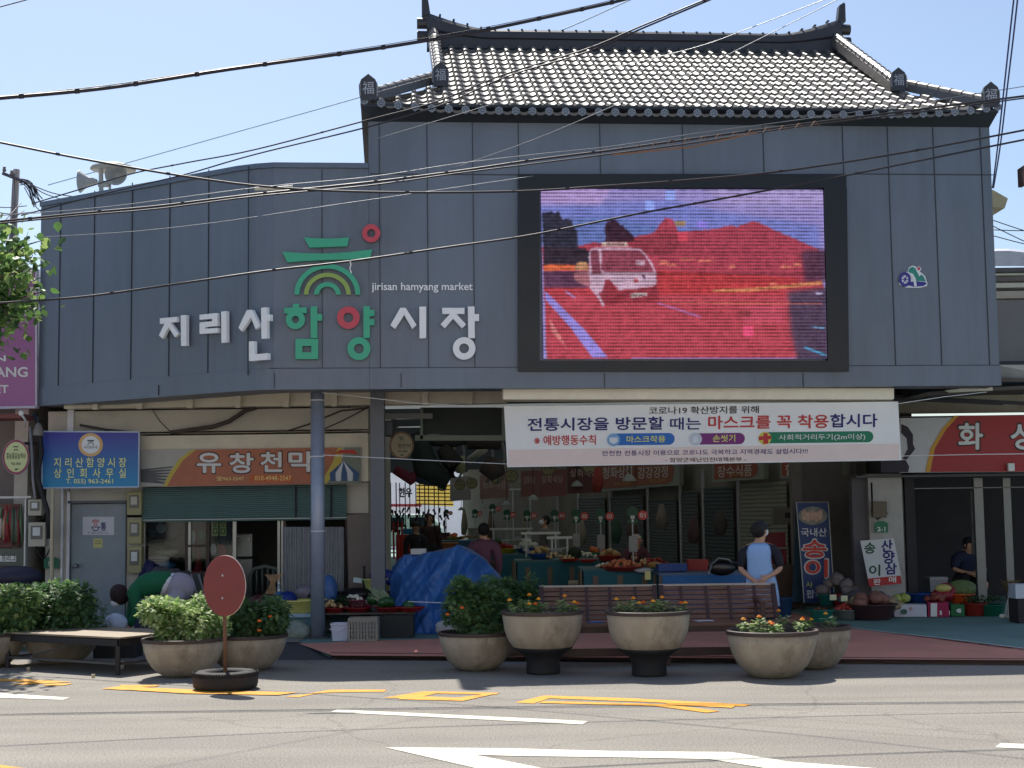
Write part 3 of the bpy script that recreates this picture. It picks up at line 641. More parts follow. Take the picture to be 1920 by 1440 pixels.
# glazed front
BR = M((58, 36, 32), .5, var=.15); AL = M((178, 178, 170), .4, .4, var=.1, dirt=.25)
for x0, x1 in ((268, 272), (352, 358), (436, 443), (520, 525), (527, 531)): m = MB(); wallrect(m, x0, 976, x1, 1110, 22.05, .06); m.build('window_frame', AL, shop)
m = MB()
for x0, y0, x1, y1 in ((347, 976, 352, 1075), (386, 976, 393, 1075), (352, 1021, 386, 1026), (272, 1072, 436, 1082)): wallrect(m, x0, y0, x1, y1, 22.04, .06)
m.build('wooden_frame', BR, shop)
GL = glass((.74, .79, .80), .022)
for x0, x1 in ((272, 347), (358, 386), (393, 436)): m = MB(); wallrect(m, x0, 976, x1, 1072, 22.09, .01); m.build('window_pane', GL, shop)
m = MB(); wallrect(m, 272, 1082, 436, 1186, 22.06, .1); m.build('sill_wall', GREYW, shop)
m = MB(); wallrect(m, 531, 976, 536, 1186, 22.04, .06); wallrect(m, 648, 962, 693, 1188, 22.0, .1); m.build('side_panel', M((86, 66, 60), .7, var=.2, dirt=.3), shop)
# things in the shop window
def at_box(m, x0, y0, x1, y1, Y, d): 
    a = at(x0, y1, Y); b = at(x1, y0, Y); m.box(((a.x+b.x)/2, Y+d/2, (a.z+b.z)/2), (abs(b.x-a.x), d, abs(b.z-a.z)))
fr = at(455, 1100, 23.2)
f = T('refrigerator', 'tall grey two-door refrigerator inside the open shop front', 'refrigerator', (fr.x, 23.4, .06))
m = MB(); at_box(m, 440, 1000, 473, 1045, 23.2, .5); m.build('freezer_door', M((140, 140, 140), .3, .6, var=.06), f, bevel=.015)
m = MB(); at_box(m, 440, 1047, 473, 1170, 23.2, .5); m.build('fridge_door', M((128, 128, 128), .3, .6, var=.06), f, bevel=.015)
m = MB(); at_box(m, 443, 1004, 449, 1007, 23.17, .03); at_box(m, 464, 1008, 469, 1016, 23.17, .03); m.build('handle', WHITE, f)
# plastic chair
cp = at(497, 1110, 22.9); ch = T('plastic_chair', 'grey-green plastic garden chair inside the dark shop doorway', 'chair', (cp.x, 23.1, .06)); PC_ = M((120, 126, 118), .45, var=.08)
m = MB(); cx = cp.x; zt_ = .86
for s in (-1, 1): m.tube([(cx+s*.22, 22.95, .45), (cx+s*.24, 22.9, .75), (cx+s*.17, 22.88, .88), (cx, 22.87, .92)], .03, 6)
for k in (-1.5, -.5, .5, 1.5): m.tube([(cx+k*.09, 22.93, .5), (cx+k*.085, 22.88, .9)], .016, 6)
m.build('backrest', PC_, ch, True)
m = MB(); m.box((cx, 23.15, .44), (.46, .44, .04)); m.build('seat', PC_, ch, bevel=.01)
for sx in (-1, 1):
    for sy in (-1, 1): m = MB(); m.tube([(cx+sx*.2, 23.13+sy*.18, .43), (cx+sx*.24, 23.13+sy*.22, .06)], [.03, .022], 6); m.build('leg', PC_, ch, True)
def cone(px, py0, py1, Y, label, wd=.1):
    a = at(px, py1, Y); b = at(px, py0, Y); t = T('traffic_cone', label, 'traffic cone', a); h = b.z-a.z
    m = MB(); m.lathe([(wd, .02), (wd*.85, .05), (wd*.2, h), (.001, h)], a, 14); m.build('cone', M((170, 48, 44), .5, var=.1), t, True)
    m = MB(); m.box(a+V(0, 0, .012), (wd*2.6, wd*2.6, .024)); m.build('base', M((150, 44, 40), .5), t); m = MB(); m.lathe([(wd*.24, h*.83), (wd*.2, h*.95)], a+V(0, 0, 0), 10); m.build('white_band', WHITE, t)
cone(372, 1030, 1072, 22.4, 'red traffic cone behind the lower small window pane', .07)
# shelf and goods behind the left pane
sh_ = T('display_shelf', 'dim goods shelf behind the left shop window', 'shelf', (at(310, 1100, 22.8).x, 22.8, .06))
for y in (1022, 1048, 1070): m = MB(); at_box(m, 275, y, 345, y+2, 22.5, .4); m.build('shelf_board', M((90, 86, 80), .7), sh_)
gi = 0
for (x, y, w_, h_, c, nm, lb) in ((297, 1047, 26, 10, (210, 205, 190), 'goods_bag', 'cream folded sheet bundle on the middle window shelf'), (300, 1020, 30, 12, (150, 130, 100), 'goods_bag', 'brown folded bundle high behind the left window'), (302, 990, 14, 14, (170, 180, 180), 'goods_bag', 'pale crumpled bag hanging at the top of the left window'), (312, 1036, 32, 9, (200, 190, 160), 'goods_bag', 'straw-coloured rolled mat behind the left window'), (305, 1060, 34, 12, (90, 150, 200), 'goods_bag', 'blue and white packet low behind the left window'), (325, 1000, 20, 18, (50, 54, 70), 'goods_bag', 'dark cloth bundle behind the left window'), (284, 1000, 12, 10, (60, 90, 80), 'goods_bag', 'small green cloth roll at the left window edge')):
    p = at(x, y, 22.6); s = 22.6/F
    o = one(nm, M(c, .7, var=.2, scale=14), lb, 'bundle', lambda m: m.ball(p, w_*s*.72, 1, .5, h_/w_, 12, 8, .15), 'goods behind the shop window', True)
for (x, y, w_, h_, c, nm, lb, ct) in ((378, 1003, 14, 22, (30, 110, 70), 'fly_net', 'round green strainer hanging behind the upper small pane', 'strainer'), (362, 1008, 10, 26, (190, 196, 196), 'plastic_bag', 'white plastic bag hanging behind the upper small pane', 'bag'), (400, 1030, 12, 22, (190, 200, 206), 'plastic_bag', 'white bag hanging behind the right pane', 'bag'), (416, 1030, 18, 26, (176, 50, 46), 'plastic_bag', 'red bag hanging behind the right pane', 'bag'), (420, 1010, 26, 30, (60, 66, 80), 'work_jacket', 'dark grey jacket hung behind the right pane', 'jacket')):
    p = at(x, y, 22.5+x*.0005); s = 22.6/F
    one(nm, M(c, .6, var=.15, scale=14), lb, ct, lambda m: m.ball(p, w_*s/2, 1, .35, h_/w_, 10, 7, .08), None, True)
for i, (x0, x1) in enumerate(((397, 409), (412, 424))):
    pl = YP(22.14); t = T('notice_banner', ('left' if i == 0 else 'right')+' one of two yellow-green notices stuck high on the right pane', 'notice', pl(x0, 1004))
    m = MB(); sheet(m, pl, rect(x0, 976, x1, 1005), 0, .004); m.build('paper', M((186, 196, 108), .7, var=.08), t)
    m = MB(); text(m, pl, '모', x0+2, 978, x1-2, 988, .006, .02); text(m, pl, 'ㅁ', x0+2, 991, x1-2, 1001, .006, .02); m.build('lettering', M((40, 80, 50), .7, var=0), t)
# ---- signs on the left ----
def sign_panel(name, label, pl, pts, mat, thick=.05, off=0, frame=None, cat='sign', group=None):
    cx = sum(p[0] for p in pts)/len(pts); cy = max(p[1] for p in pts)
    t = T(name, label, cat, pl(cx, cy, off), group); m = MB(); sheet(m, pl, pts, off, thick); m.build('panel', mat, t)
    if frame:
        m = MB(); n = len(pts); 
        for i in range(n): 
            a = pl(*pts[i], off+thick); b = pl(*pts[(i+1) % n], off+thick); m.bar(a, b, .014, .02)
        m.build('frame', frame, t)
    return t
def tx(t, pl, lines, mat, off, name='lettering', bold=.012):
    m = MB()
    for l in lines: text(m, pl, l[0], *l[1:5], off, bold if len(l) < 7 else l[6], l[5] if len(l) > 5 else 0)
    return m.build(name, mat, t)
def grad_mat(c0, c1, axis='Z', z0=0, z1=.8):
    m = bpy.data.materials.new('gradient_print'); m.use_nodes = True; n = m.node_tree; L = n.links.new; b = n.nodes['Principled BSDF']
    tc = n.nodes.new('ShaderNodeTexCoord'); s = n.nodes.new('ShaderNodeSeparateXYZ'); L(tc.outputs['Object'], s.inputs[0])
    mr = n.nodes.new('ShaderNodeMapRange'); mr.inputs[1].default_value = z0; mr.inputs[2].default_value = z1; L(s.outputs[axis], mr.inputs[0])
    r = n.nodes.new('ShaderNodeValToRGB'); r.color_ramp.elements[0].color = (*lin(c0), 1); r.color_ramp.elements[1].color = (*lin(c1), 1); L(mr.outputs[0], r.inputs[0])
    L(r.outputs[0], b.inputs['Base Color']); b.inputs['Roughness'].default_value = .45; return m
PL1 = YP(21.5)
t = sign_panel('office_sign', 'blue and violet sign board of the market merchants office above the grey door', PL1, [(79, 809), (261, 810), (260, 913), (79, 915)], grad_mat((20, 140, 190), (66, 60, 160)), .06, 0, M((176, 190, 214), .4, var=0))
YT = M((238, 240, 150), .5, var=0)
tx(t, PL1, [('지 리 산 함 양 시 장', 101, 858, 237, 876), ('상  인  회  사  무  실', 101, 878, 236, 896), ('T. 055) 963-2461', 124, 898, 212, 909)], YT, .066, bold=.008)
m = MB(); sheet(m, PL1, ell(170, 834, 23, 22), .062, .004); m.build('round_badge', M((220, 178, 120), .5, var=0), t)
m = MB(); sheet(m, PL1, ell(170, 834, 17, 16.5), .068, .003); m.build('badge_centre', M((232, 234, 240), .5, var=0), t)
m = MB(); text(m, PL1, '지리산함양시장', 157, 836, 183, 841, .073, .01); sheet(m, PL1, [(163, 825), (177, 825), (175, 828), (165, 828)], .073); ring(m, PL1, 170, 835, 6, 4.5, .0725, .001, 180, 360, 14); m.build('badge_mark', M((50, 66, 74), .5, var=0), t)
def roundsign(px, py, rx, ry, Y, label, lines, yaw=.35, face=(206, 214, 160), rim=(150, 60, 84), side=(170, 168, 200), th=.16, grp='round shop name signs', small=False, name='round_shop_sign'):
    pl = Plane(at(px, py, Y), (yaw, -1, 0)); t = T(name, label, 'sign', at(px, py+ry, Y), grp)
    m = MB(); rr = ell(px, py, rx, ry, 30); sheet(m, pl, rr, -th, th); m.build('light_box', M(side, .45, var=.05), t)
    m = MB(); ring(m, pl, px, py, rx*.98, rx*.86, 0.001, .004, ky=ry/rx, n=30); m.build('rim', M(rim, .5, var=0), t)
    m = MB(); sheet(m, pl, ell(px, py, rx*.87, ry*.87, 30), .0, .003); m.build('face', M(face, .5, var=.05), t)
    tx(t, pl, [(s, px-a*rx, py+b*ry, px+c_*rx, py+d*ry) for (s, a, b, c_, d) in lines], M((30, 40, 40), .5, var=0), .006)
    m = MB(); sheet(m, pl, [(px-.25*rx, py-.62*ry), (px+.2*rx, py-.62*ry), (px+.12*rx, py-.55*ry), (px-.18*rx, py-.55*ry)], .006)
    ring(m, pl, px, py-.35*ry, rx*.17, rx*.1, .005, .001, 180, 360, 12); sheet(m, pl, [(px-.3*rx, py+.6*ry), (px, py+.78*ry), (px+.3*rx, py+.6*ry), (px+.1*rx, py+.72*ry), (px, py+.62*ry), (px-.1*rx, py+.72*ry)], .0055)
    m.build('emblem', M((40, 80, 60), .5, var=0), t); return t
roundsign(30, 857, 25, 33, 20.9, 'oval green light box sign of the seed and farm chemical shop, under the purple billboard', [('흥농종묘농약사', .72, -.25, .72, .12), ('962-0951', .36, .3, .36, .46)], yaw=.3, name='oval_shop_sign', grp=None)
m = MB(); a = at(30, 832, 21.0); m.bar(a+V(0, 0, .0), a+V(0, .9, .05), .04); reg(m.build('sign_bracket', DGREY), 'short steel bracket behind the oval green shop sign', 'bracket')
# orange shop sign
PO = YP(21.68)
t = sign_panel('tent_shop_sign', 'faded orange sign of the tent shop over the green roller shutter', PO, [(263, 843), (677, 838), (677, 906), (263, 912)], M((178, 176, 172), .6, var=.1, scale=3), .03)
m = MB(); sheet(m, PO, [(312, 912), (322, 892), (342, 862), (366, 843), (640, 839), (622, 870), (600, 907)], .032, .004); m.build('orange_field', M((178, 108, 82), .6, var=.1, scale=4, dirt=.3), t)
m = MB(); sheet(m, PO, [(306, 912), (316, 890), (336, 860), (360, 843), (367, 843), (343, 863), (323, 893), (313, 912)], .034, .004); sheet(m, PO, [(600, 907), (622, 870), (634, 839), (642, 839), (640, 870), (612, 907)], .0345, .004); m.build('yellow_border', M((196, 176, 80), .6, var=0), t)
m = MB(); 
for k in range(6): sheet(m, PO, [(264, 880+k*3), (325-k*3, 874+k*6), (322-k*3, 877+k*6), (264, 884+k*4)], .033+.0005*k, .002)
m.build('printed_bridge', M((92, 94, 98), .6, var=.2), t)
def tent(): 
    m = MB(); sheet(m, PO, [(646, 839), (676, 839), (676, 906), (612, 907), (640, 870)], .033, .003); m.build('printed_sky', M((124, 130, 116), .6, var=.15), t)
    m = MB(); sheet(m, PO, [(628, 851), (636, 844), (664, 843), (672, 852), (650, 850)], .038, .002); m.build('red_canopy', M((190, 60, 54), .6, var=0), t)
    for k, c in enumerate(((50, 84, 130), (206, 210, 214), (50, 84, 130), (206, 210, 214), (50, 84, 130))):
        m = MB(); x0 = 618+k*11; sheet(m, PO, [(644, 864), (x0, 887), (x0+1.5, 902), (x0+9.5, 902), (x0+11, 887)], .0385+.0004*k, .001); m.build('tent_stripe', M(c, .6, var=0), t)
tent()
LT = M((216, 216, 218), .5, var=0); LTD = M((70, 40, 40), .5, var=0)
glyph = [('유', 370, 850, 414, 886), ('창', 431, 850, 475, 886), ('천', 489, 848, 528, 884), ('막', 542, 847, 588, 884)]
tx(t, PO, [(g[0], g[1]-1.5, g[2]-1.5, g[3]+1.5, g[4]+1.5) for g in glyph], LTD, .037, 'outline', .06); tx(t, PO, glyph, LT, .0395, 'lettering', .035)
tx(t, PO, [('☎963-2547', 405, 893, 457, 902), ('010-4948-2547', 478, 892, 546, 901)], M((226, 206, 130), .5, var=0), .038, 'phone_number')
m = MB(); sheet(m, PO, rect(468, 891, 548, 903), .0362, .001); m.build('phone_patch', M((200, 96, 50), .6, var=.1), t)
m = MB(); wallrect(m, 263, 907, 690, 913, 21.62, .05); m.build('lower_rail', AL, t)
# posters on the door
PDr = YP(22.12)
t = sign_panel('wifi_poster', 'white poster with a bowl and wifi arcs logo stuck on the grey door', PDr, rect(155, 969, 214, 1003), M((208, 212, 222), .5, var=.03), .004, cat='poster')
m = MB(); 
for r_ in (9, 6): ring(m, PDr, 179, 983, r_, r_-1.8, .005, .001, 215, 325, 12)
ring(m, PDr, 179, 984, 3.2, 1.8, .005, .001); m.build('red_arcs', M((196, 70, 90), .5, var=0), t)
m = MB(); ring(m, PDr, 179, 989, 7, 5.2, .005, .001, 0, 180, 14); sheet(m, PDr, rect(171, 987.5, 188, 989), .0065); text(m, PDr, '통', 189, 980, 199, 995, .006, .03); text(m, PDr, '온 마음이 통하는 시장', 165, 997, 203, 1001, .006, .0); m.build('lettering', NAVY, t)
t = sign_panel('yellow_notice', 'small yellow notice stuck under the white poster on the door', PDr, rect(175, 1010, 192, 1027), M((206, 204, 130), .5, var=.05), .004, cat='notice')
m = MB(); [sheet(m, PDr, rect(177, 1013+k*3, 190, 1014+k*3), .005) for k in range(3)]; m.build('printed_lines', M((90, 96, 80), .5, var=0), t)
# meter boxes
MBX = M((178, 174, 158), .5, var=.08, dirt=.25); MBO = M((160, 154, 112), .55, var=.08, dirt=.3)
def meter(x0, y0, x1, y1, Y, mat, label, wc=(206, 210, 210)):
    a = at(x0, y1, Y); b = at(x1, y0, Y); c = (a+b)/2; w_ = b.x-a.x; h = b.z-a.z
    t = T('electric_meter', label, 'electric meter', (c.x, Y, a.z), 'electricity meter boxes on the shop walls')
    m = MB(); m.box((c.x, Y+.06, c.z), (w_, .16, h)); m.build('case', mat, t, bevel=.012)
    m = MB(); m.box((c.x, Y-.025, c.z+h*.08), (w_*.66, .012, h*.56)); m.build('window', M((90, 92, 90), .3, var=.1), t)
    m = MB(); m.box((c.x, Y-.034, c.z+h*.12), (w_*.42, .008, h*.34)); m.build('dial', M(wc, .5, var=.08), t); return t
meter(53, 936, 79, 967, 21.4, MBX, 'upper of the two grey meter boxes left of the drain pipe')
meter(53, 979, 86, 1025, 21.4, MBX, 'larger lower grey meter box with a white dial, left of the drain pipe')
meter(238, 922, 266, 966, 21.9, MBO, 'topmost olive meter box beside the grey door', (190, 190, 180)); meter(239, 973, 266, 1020, 21.9, MBO, 'middle olive meter box with two pale labels beside the grey door', (180, 180, 170)); meter(239, 1024, 266, 1075, 21.9, MBO, 'lowest olive meter box with a large white dial beside the grey door')
def cable_local(name, pts, r, mat, label, cat='cable', group=None): return reg(MB().tube(pts, r, 6).build(name, mat, None, True), label, cat, group)
BK = M((28, 28, 34), .6, var=.1)
def arc(px0, py0, px1, py1, sag, Y, n=9):
    return [at(px0+(px1-px0)*k/n, py0+(py1-py0)*k/n+sag*math.sin(math.pi*k/n), Y) for k in range(n+1)]
cable_local('meter_cable', arc(66, 966, 88, 960, 10, 21.5), .012, BK, 'short black cable looping from the upper grey meter box')
cable_local('meter_cable', arc(67, 1025, 95, 1025, 22, 21.5), .012, BK, 'black cable loop hanging below the lower grey meter box')
cable_local('wire_bundle', [at(x, y, 21.3) for x, y in ((64, 775), (74, 800), (78, 850), (70, 890), (80, 930), (90, 960), (92, 1010))], .035, BK, 'thick black wire bundle running down left of the blue sign')
cable_local('wire_bundle', [at(x, y, 21.35) for x, y in ((56, 800), (60, 850), (62, 900), (66, 935))], .02, M((150, 150, 160), .6), 'pale grey conduit running down to the upper grey meter box')
cable_local('drain_pipe', [at(99, 915, 21.3), at(97, 1000, 21.3), at(97, 1120, 21.3), at(97, 1188, 21.3)], .03, M((190, 178, 150), .5, var=.1, dirt=.3), 'cream vertical drain pipe beside the grey meter boxes', 'pipe')
t = T('address_plate', 'green house-shaped address plate half hidden by the cream drain pipe', 'address plate', at(96, 1066, 21.9)); PA = YP(21.98)
m = MB(); sheet(m, PA, [(82, 1066), (82, 1049), (88, 1045), (104, 1045), (111, 1049), (111, 1066)], 0, .02); m.build('plate', M((16, 104, 76), .5, var=.05), t)
m = MB(); text(m, PA, '7', 90, 1053, 93, 1061, .022, .03); m.build('lettering', WHITE, t)
# hanging lamps
for (px, py, Y, lb) in ((72, 806, 21.0, 'small grey bell lamp hanging left of the blue sign'), ):
    p = at(px, py, Y); t = T('bell_lamp', lb, 'lamp', p-V(0, 0, .08)); m = MB(); m.lathe([(.075, -.08), (.07, 0), (.045, .06), (.02, .1), (.001, .1)], p, 16); m.build('lamp_shade', M((120, 116, 110), .5), t, True)
    m = MB(); m.tube([p+V(0, 0, .1), p+V(0, 0, .2)], .012, 6); m.build('stem', DARK, t)
p = at(40, 775, 20.9); t = T('security_lamp', 'white gooseneck lamp under the purple billboard', 'lamp', p); m = MB(); m.ball(p, .04); m.build('lamp_head', WHITE, t, True); m = MB(); m.tube([p, p+V(.06, 0, -.1), p+V(.05, 0, -.2)], .015, 6); m.build('neck', WHITE, t, True)
# wires on the grey wall above the orange sign
for i, (pts, r_, lb) in enumerate((([(320, 811), (400, 800), (430, 790), (460, 770), (480, 764)], .035, 'thick cloth-wrapped cable bundle sagging over the orange sign'), ([(150, 797), (200, 806), (262, 812)], .02, 'black cable arching over the blue office sign'), ([(284, 765), (300, 790), (320, 810)], .008, 'thin grey wire down the wall between the two signs'), ([(540, 808), (580, 795), (640, 770), (690, 765)], .014, 'dark cable rising right behind the round steel post'), ([(590, 812), (640, 790), (690, 764)], .010, 'thin cable crossing behind the round steel post'))):
    cable_local('wall_wire', [at(x, y, 21.6) for x, y in pts], r_, M((74, 66, 62), .8, var=.2), lb)
# fallen corrugated board and brown boards beside the shop
def board(name, pl, pts, mat, label, cat='board', th=.03): return reg(sheet(MB(), pl, pts, 0, th).build(name, mat), label, cat)
PB2 = YP(21.2)
m = MB(); rows0 = []; 
for k in range(97):
    x = 530+115*k/96; o = .012*(1 if k % 4 < 2 else -1); rows0.append([PB2(x, 988, o), PB2(x, 1133, o)])
m.grid(rows0); o = m.build('corrugated_panel', M((142, 146, 152), .55, .2, var=.14, dirt=.5)); reg(o, 'ribbed pale plastic panel leaning behind the round steel post', 'panel')
board('plywood_board', YP(21.1), [(651, 966), (697, 962), (697, 1130), (654, 1130)], M((122, 110, 102), .85, var=.15, dirt=.5, scale=3), 'weathered brown plywood board leaning by the square column')

# ---------------- neighbouring left building ----------------
nb = T('purple_billboard', 'tall purple market billboard with white letters at the left edge', 'billboard', at(-40, 765, 21.5))
PLp = YP(21.5); m = MB(); sheet(m, PLp, [(-260, 500), (66, 505), (67, 762), (-260, 772)], 0, .12); m.build('panel', grad_mat((168, 104, 152), (150, 90, 138), 'Z', 0, 2.2), nb)
m = MB(); sheet(m, PLp, [(-260, 766), (68, 761), (68, 765), (-260, 774)], .0, .14); sheet(m, PLp, rect(66, 503, 69, 764), .0, .14); m.build('frame', M((206, 196, 210), .5), nb)
tx(nb, PLp, [('JIRISAN', -92, 666, 11, 681), ('HAMYANG', -88, 688, 52, 707), ('MARKET', -74, 722, 16, 737)], WHITE, .125, bold=.02)
lb_ = T('left_shop_house', 'dim shop house under the purple billboard at the left edge', 'building', (-8.4, 22, 0))
m = MB(); m.box((-10.6, 24.5, 2.6), (6.2, 4.5, 5.2)); m.build('wall', M((120, 112, 108), .8, var=.1), lb_)
m = MB(); at_box(m, -120, 776, 44, 786, 21.0, .6); m.build('awning', M((124, 70, 66), .7, var=.1), lb_)
m = MB(); at_box(m, -100, 930, 58, 936, 21.6, .1); at_box(m, 44, 936, 49, 1070, 21.4, .08); m.build('shop_frame', M((190, 190, 190), .4, .3), lb_)
m = MB(); at_box(m, -100, 1028, 44, 1062, 21.7, .1); m.build('counter_board', M((96, 104, 92), .6), lb_)
PLq = YP(21.69); m = MB(); sheet(m, PLq, rect(-60, 1042, 30, 1053), .002, .01); wb = m.build('price_board', WHITE, lb_); m = MB(); text(m, PLq, '프리그', 3, 1040, 29, 1052, .014, .02); m.build('lettering', BLACK, wb)
pm = M((120, 70, 66), .6, var=.9, scale=9, dirt=.5); m = MB(); at_box(m, -100, 945, 38, 1028, 21.75, .05); m.build('window_goods', pm, lb_)
for i in range(16):
    r2 = random.Random(i); x = -8+i*3.1+r2.uniform(-1, 1); y0 = 945+r2.uniform(0, 14); y1 = 1000+r2.uniform(0, 24); c = r2.choice([(150, 50, 50), (90, 110, 80), (170, 150, 120), (60, 60, 66), (190, 180, 170), (30, 110, 70), (140, 40, 60)])
    a = at(x, y0, 21.62); b = at(x+r2.uniform(-4, 4), y1, 21.62); GBL = ('red', 'green', 'pale', 'dark', 'white', 'bright green', 'brown'); reg(MB().tube([a, (a+b)/2+V(r2.uniform(-.02, .02), 0, 0), b], [.012, .03, .02], 7).build('hanging_bunch', M(c, .7, var=.3, scale=20), None, True), 'slim bunch hanging in the shop window below the oval green sign', 'hanging goods', 'bunches hanging in the far left shop window')
o = reg(MB().ball(at(28, 1082, 19.5), .36, 1, .7, .42, 16, 9, .03).build('dark_tarp', M((36, 36, 60), .55, var=.2, bump=.4, bscale=8), None, True), 'dark navy cover over a heap behind the far left bush', 'tarp')
reg(MB().box((at(28, 1150, 19.6).x, 19.6, .4), (.62, .4, .72)).build('covered_crate', M((170, 168, 160), .7)), 'pale crate under the dark navy cover at far left', 'crate')
# ---------------- arcade behind the banner ----------------
arc_ = T('market_arcade', 'long dim covered market lane with shutters running back under the building', 'building', (0, 40, .05))
RW = thru((5.9, 25.5), (-2.1, 61))
CEIL = M((72, 74, 76), .8, var=.2, scale=1.5)
m = MB(); m.face([(-2.4, 20.2, 3.62), (9.5, 21.2, 3.62), (3.5, 62, 3.7), (-8.5, 62, 3.7)]); m.prism([(-2.4, 20.2, 3.72), (9.5, 21.2, 3.72), (3.5, 62, 3.8), (-8.5, 62, 3.8)], (0, 0, .012)) if False else None; m.build('roof', M((92, 96, 95), .7, var=.3, scale=.8, transl=.75), arc_)
for k in range(14):
    y = 23.5+k*2.8; m = MB(); xa = -2.0-(y-20)*.145; xb = 6.6-(y-22)*.2; m.bar((xa, y, 3.5), (xb, y, 3.5), .09, .14); m.build('roof_beam', DGREY, arc_)
m = MB(); m.box((9.9, 27, 3.9), (7.0, 8.0, .12)); m.build('side_roof', CEIL, arc_)
m = MB(); a = V(5.9, 25.5, .05); b = V(-2.1, 61, .05); m.prism([a, b, b+V(1, .3, 0), a+V(1, .3, 0)], (0, 0, 3.6)); m.build('right_wall', M((130, 122, 112), .8, var=.2, scale=1.2, dirt=.3), arc_)
m = MB(); a = V(-2.2, 22.6, .05); b = V(-7.6, 61, .05); m.prism([a, b, b-V(.3, .1, 0), a-V(.3, .1, 0)], (0, 0, 3.6)); m.build('left_wall', M((120, 118, 114), .8, var=.2, scale=1.2), arc_)
SHT = M((92, 96, 94), .55, .2, var=.1, scale=2); SHL = M((150, 146, 132), .55, .1, var=.08, scale=2, dirt=.2)
def shutter(x0, x1, ytop, mat, off=.06):
    m = MB(); rows = []; p0 = RW(x0, 1000); p1 = RW(x1, 1000); p0.z = p1.z = 0; zt = RW((x0+x1)/2, ytop).z; n = 26
    for k in range(n):
        z = .06+(zt-.06)*k/n; h = (zt-.06)/n
        for dz, o in ((0, 0), (h*.3, .02), (h*.8, .02), (h*.97, 0)): rows.append([p0+V(0, 0, z+dz)+RW.n*(off+o), p1+V(0, 0, z+dz)+RW.n*(off+o)])
    m.grid(rows); return m.build('roller_shutter', mat, arc_)
shutter(1222, 1275, 935, SHT); shutter(1280, 1316, 920, SHT); shutter(1325, 1383, 912, M((70, 76, 76), .5)); shutter(1396, 1484, 905, SHL); shutter(1150, 1212, 930, SHT); shutter(1090, 1140, 932, SHT)
for x in (1277, 1320, 1386, 1216, 1145, 1085, 1046): p = RW(x, 1000, .08); m = MB(); m.box((p.x, p.y, 1.3), (.06, .06, 2.6)); m.build('shutter_guide', M((170, 172, 174), .4, .4), arc_)
m = MB(); p = at(1494, 1000, 24.6); m.box((p.x, 24.6, 1.5), (.16, .2, 3)); m.box((at(1560, 1000, 24.9).x, 25.2, 1.3), (1.0, .1, 2.7)); m.build('end_pier', M((120, 116, 112), .7, dirt=.3), arc_)
# shop signs over the shutters
PAL = [((150, 80, 54), '청화상회', 1130, 1195, 868, 922), ((156, 86, 60), '강강강정', 1196, 1262, 868, 916), ((160, 78, 50), '장수식품', 1345, 1420, 866, 904), ((164, 70, 46), '함양기름', 1472, 1572, 862, 897)]
for i, (c, s, x0, x1, y0, y1) in enumerate(PAL):
    t = sign_panel('lane_shop_sign', ['orange sign with white brush letters hanging behind the banner, left of its neighbour', 'second orange sign with white brush letters just right of the first one', 'orange sign over the dark shutters with a pale yellow line of text', 'red orange sign over the beige shutter under the right end of the banner'][i], RW, [(x0-10, y0), (x1+12, y0-4), (x1+12, y1-6), (x0-10, y1)], M((140, 142, 128), .6, var=.1), .1, .25, group='orange signs along the right side of the lane')
    m = MB(); sheet(m, RW, [(x0-6, y0), (x1-4, y0-1), (x1+2, y0+10), (x1-2, y1-14), (x1-12, y1-9), (x0-6, y1-5)], .352, .004); m.build('orange_field', M(c, .6, var=.1), t)
    tx(t, RW, [(s, x0, y0+8, x1-10, y0+30, -.06)], M((216, 200, 190), .6, var=0), .36); tx(t, RW, [('962-2290', x0+22, y1-18, x1-14, y1-11, -.06)], M((190, 140, 70), .6, var=0), .36, 'phone_number')
# shop signs across the lane (facing us) further back
back_signs = [(1010, 1062, 882, 932, 34, (136, 86, 78), 'reddish sign hung with a round sign in front, behind the banner'), (1064, 1126, 870, 926, 32, (96, 56, 54), 'dark maroon sign with a beige disc left of the orange signs'), (977, 1010, 884, 932, 38, (136, 92, 82), 'narrow rose sign left of the reddish one'), (900, 955, 892, 936, 46, (150, 118, 110), 'pale pink sign with round signs in front of it'), (844, 883, 895, 940, 54, (160, 154, 148), 'pale white sign furthest back beside the yellow awning')]
for (x0, x1, y0, y1, Y, c, lb) in back_signs:
    pl = YP(Y, .1); t = sign_panel('lane_sign_board', lb, pl, [(x0, y0), (x1, y0-3), (x1, y1-3), (x0, y1)], M(c, .6, var=.15, scale=2), .1, group='sign boards across the lane')
    tx(t, pl, [('상회식당', x0+5, y0+9, x1-6, y0+24)], M((196, 170, 160), .6, var=0), .106)
for (px, py, r_, Y, s, lb) in ((931, 896, 12, 44, '형제상회', 'round shop sign over the pink board, left one of the pair'), (959, 893, 12, 43, '지리산약초', 'round shop sign over the pink board, right one of the pair'), (862, 909, 10.5, 52, '고기마을', 'round shop sign over the pale board, left one of the pair'), (885, 906, 10.5, 51, '오복식당', 'round shop sign over the pale board, right one of the pair'), (829, 912, 9, 58, '새마을', 'furthest round shop sign, beside the yellow awning'), (1028, 878, 14, 33, '참기름', 'round shop sign in front of the reddish sign board'), (1106, 874, 15, 31, '한우나라', 'round beige sign on the dark maroon board')):
    roundsign(px, py, r_, r_, Y, lb, [(s, .66, -.15, .66, .15)], yaw=.1, face=(150, 140, 100), rim=(96, 70, 50), side=(120, 110, 84), th=.12)
roundsign(753, 835, 23, 26, 22.3, 'large round beige shop sign beside the square column', [('창천막', .3, -.12, .78, .22), ('962-4800', .3, .35, .5, .5)], yaw=.1, face=(160, 152, 124), rim=(120, 84, 60), side=(120, 110, 90), grp=None)
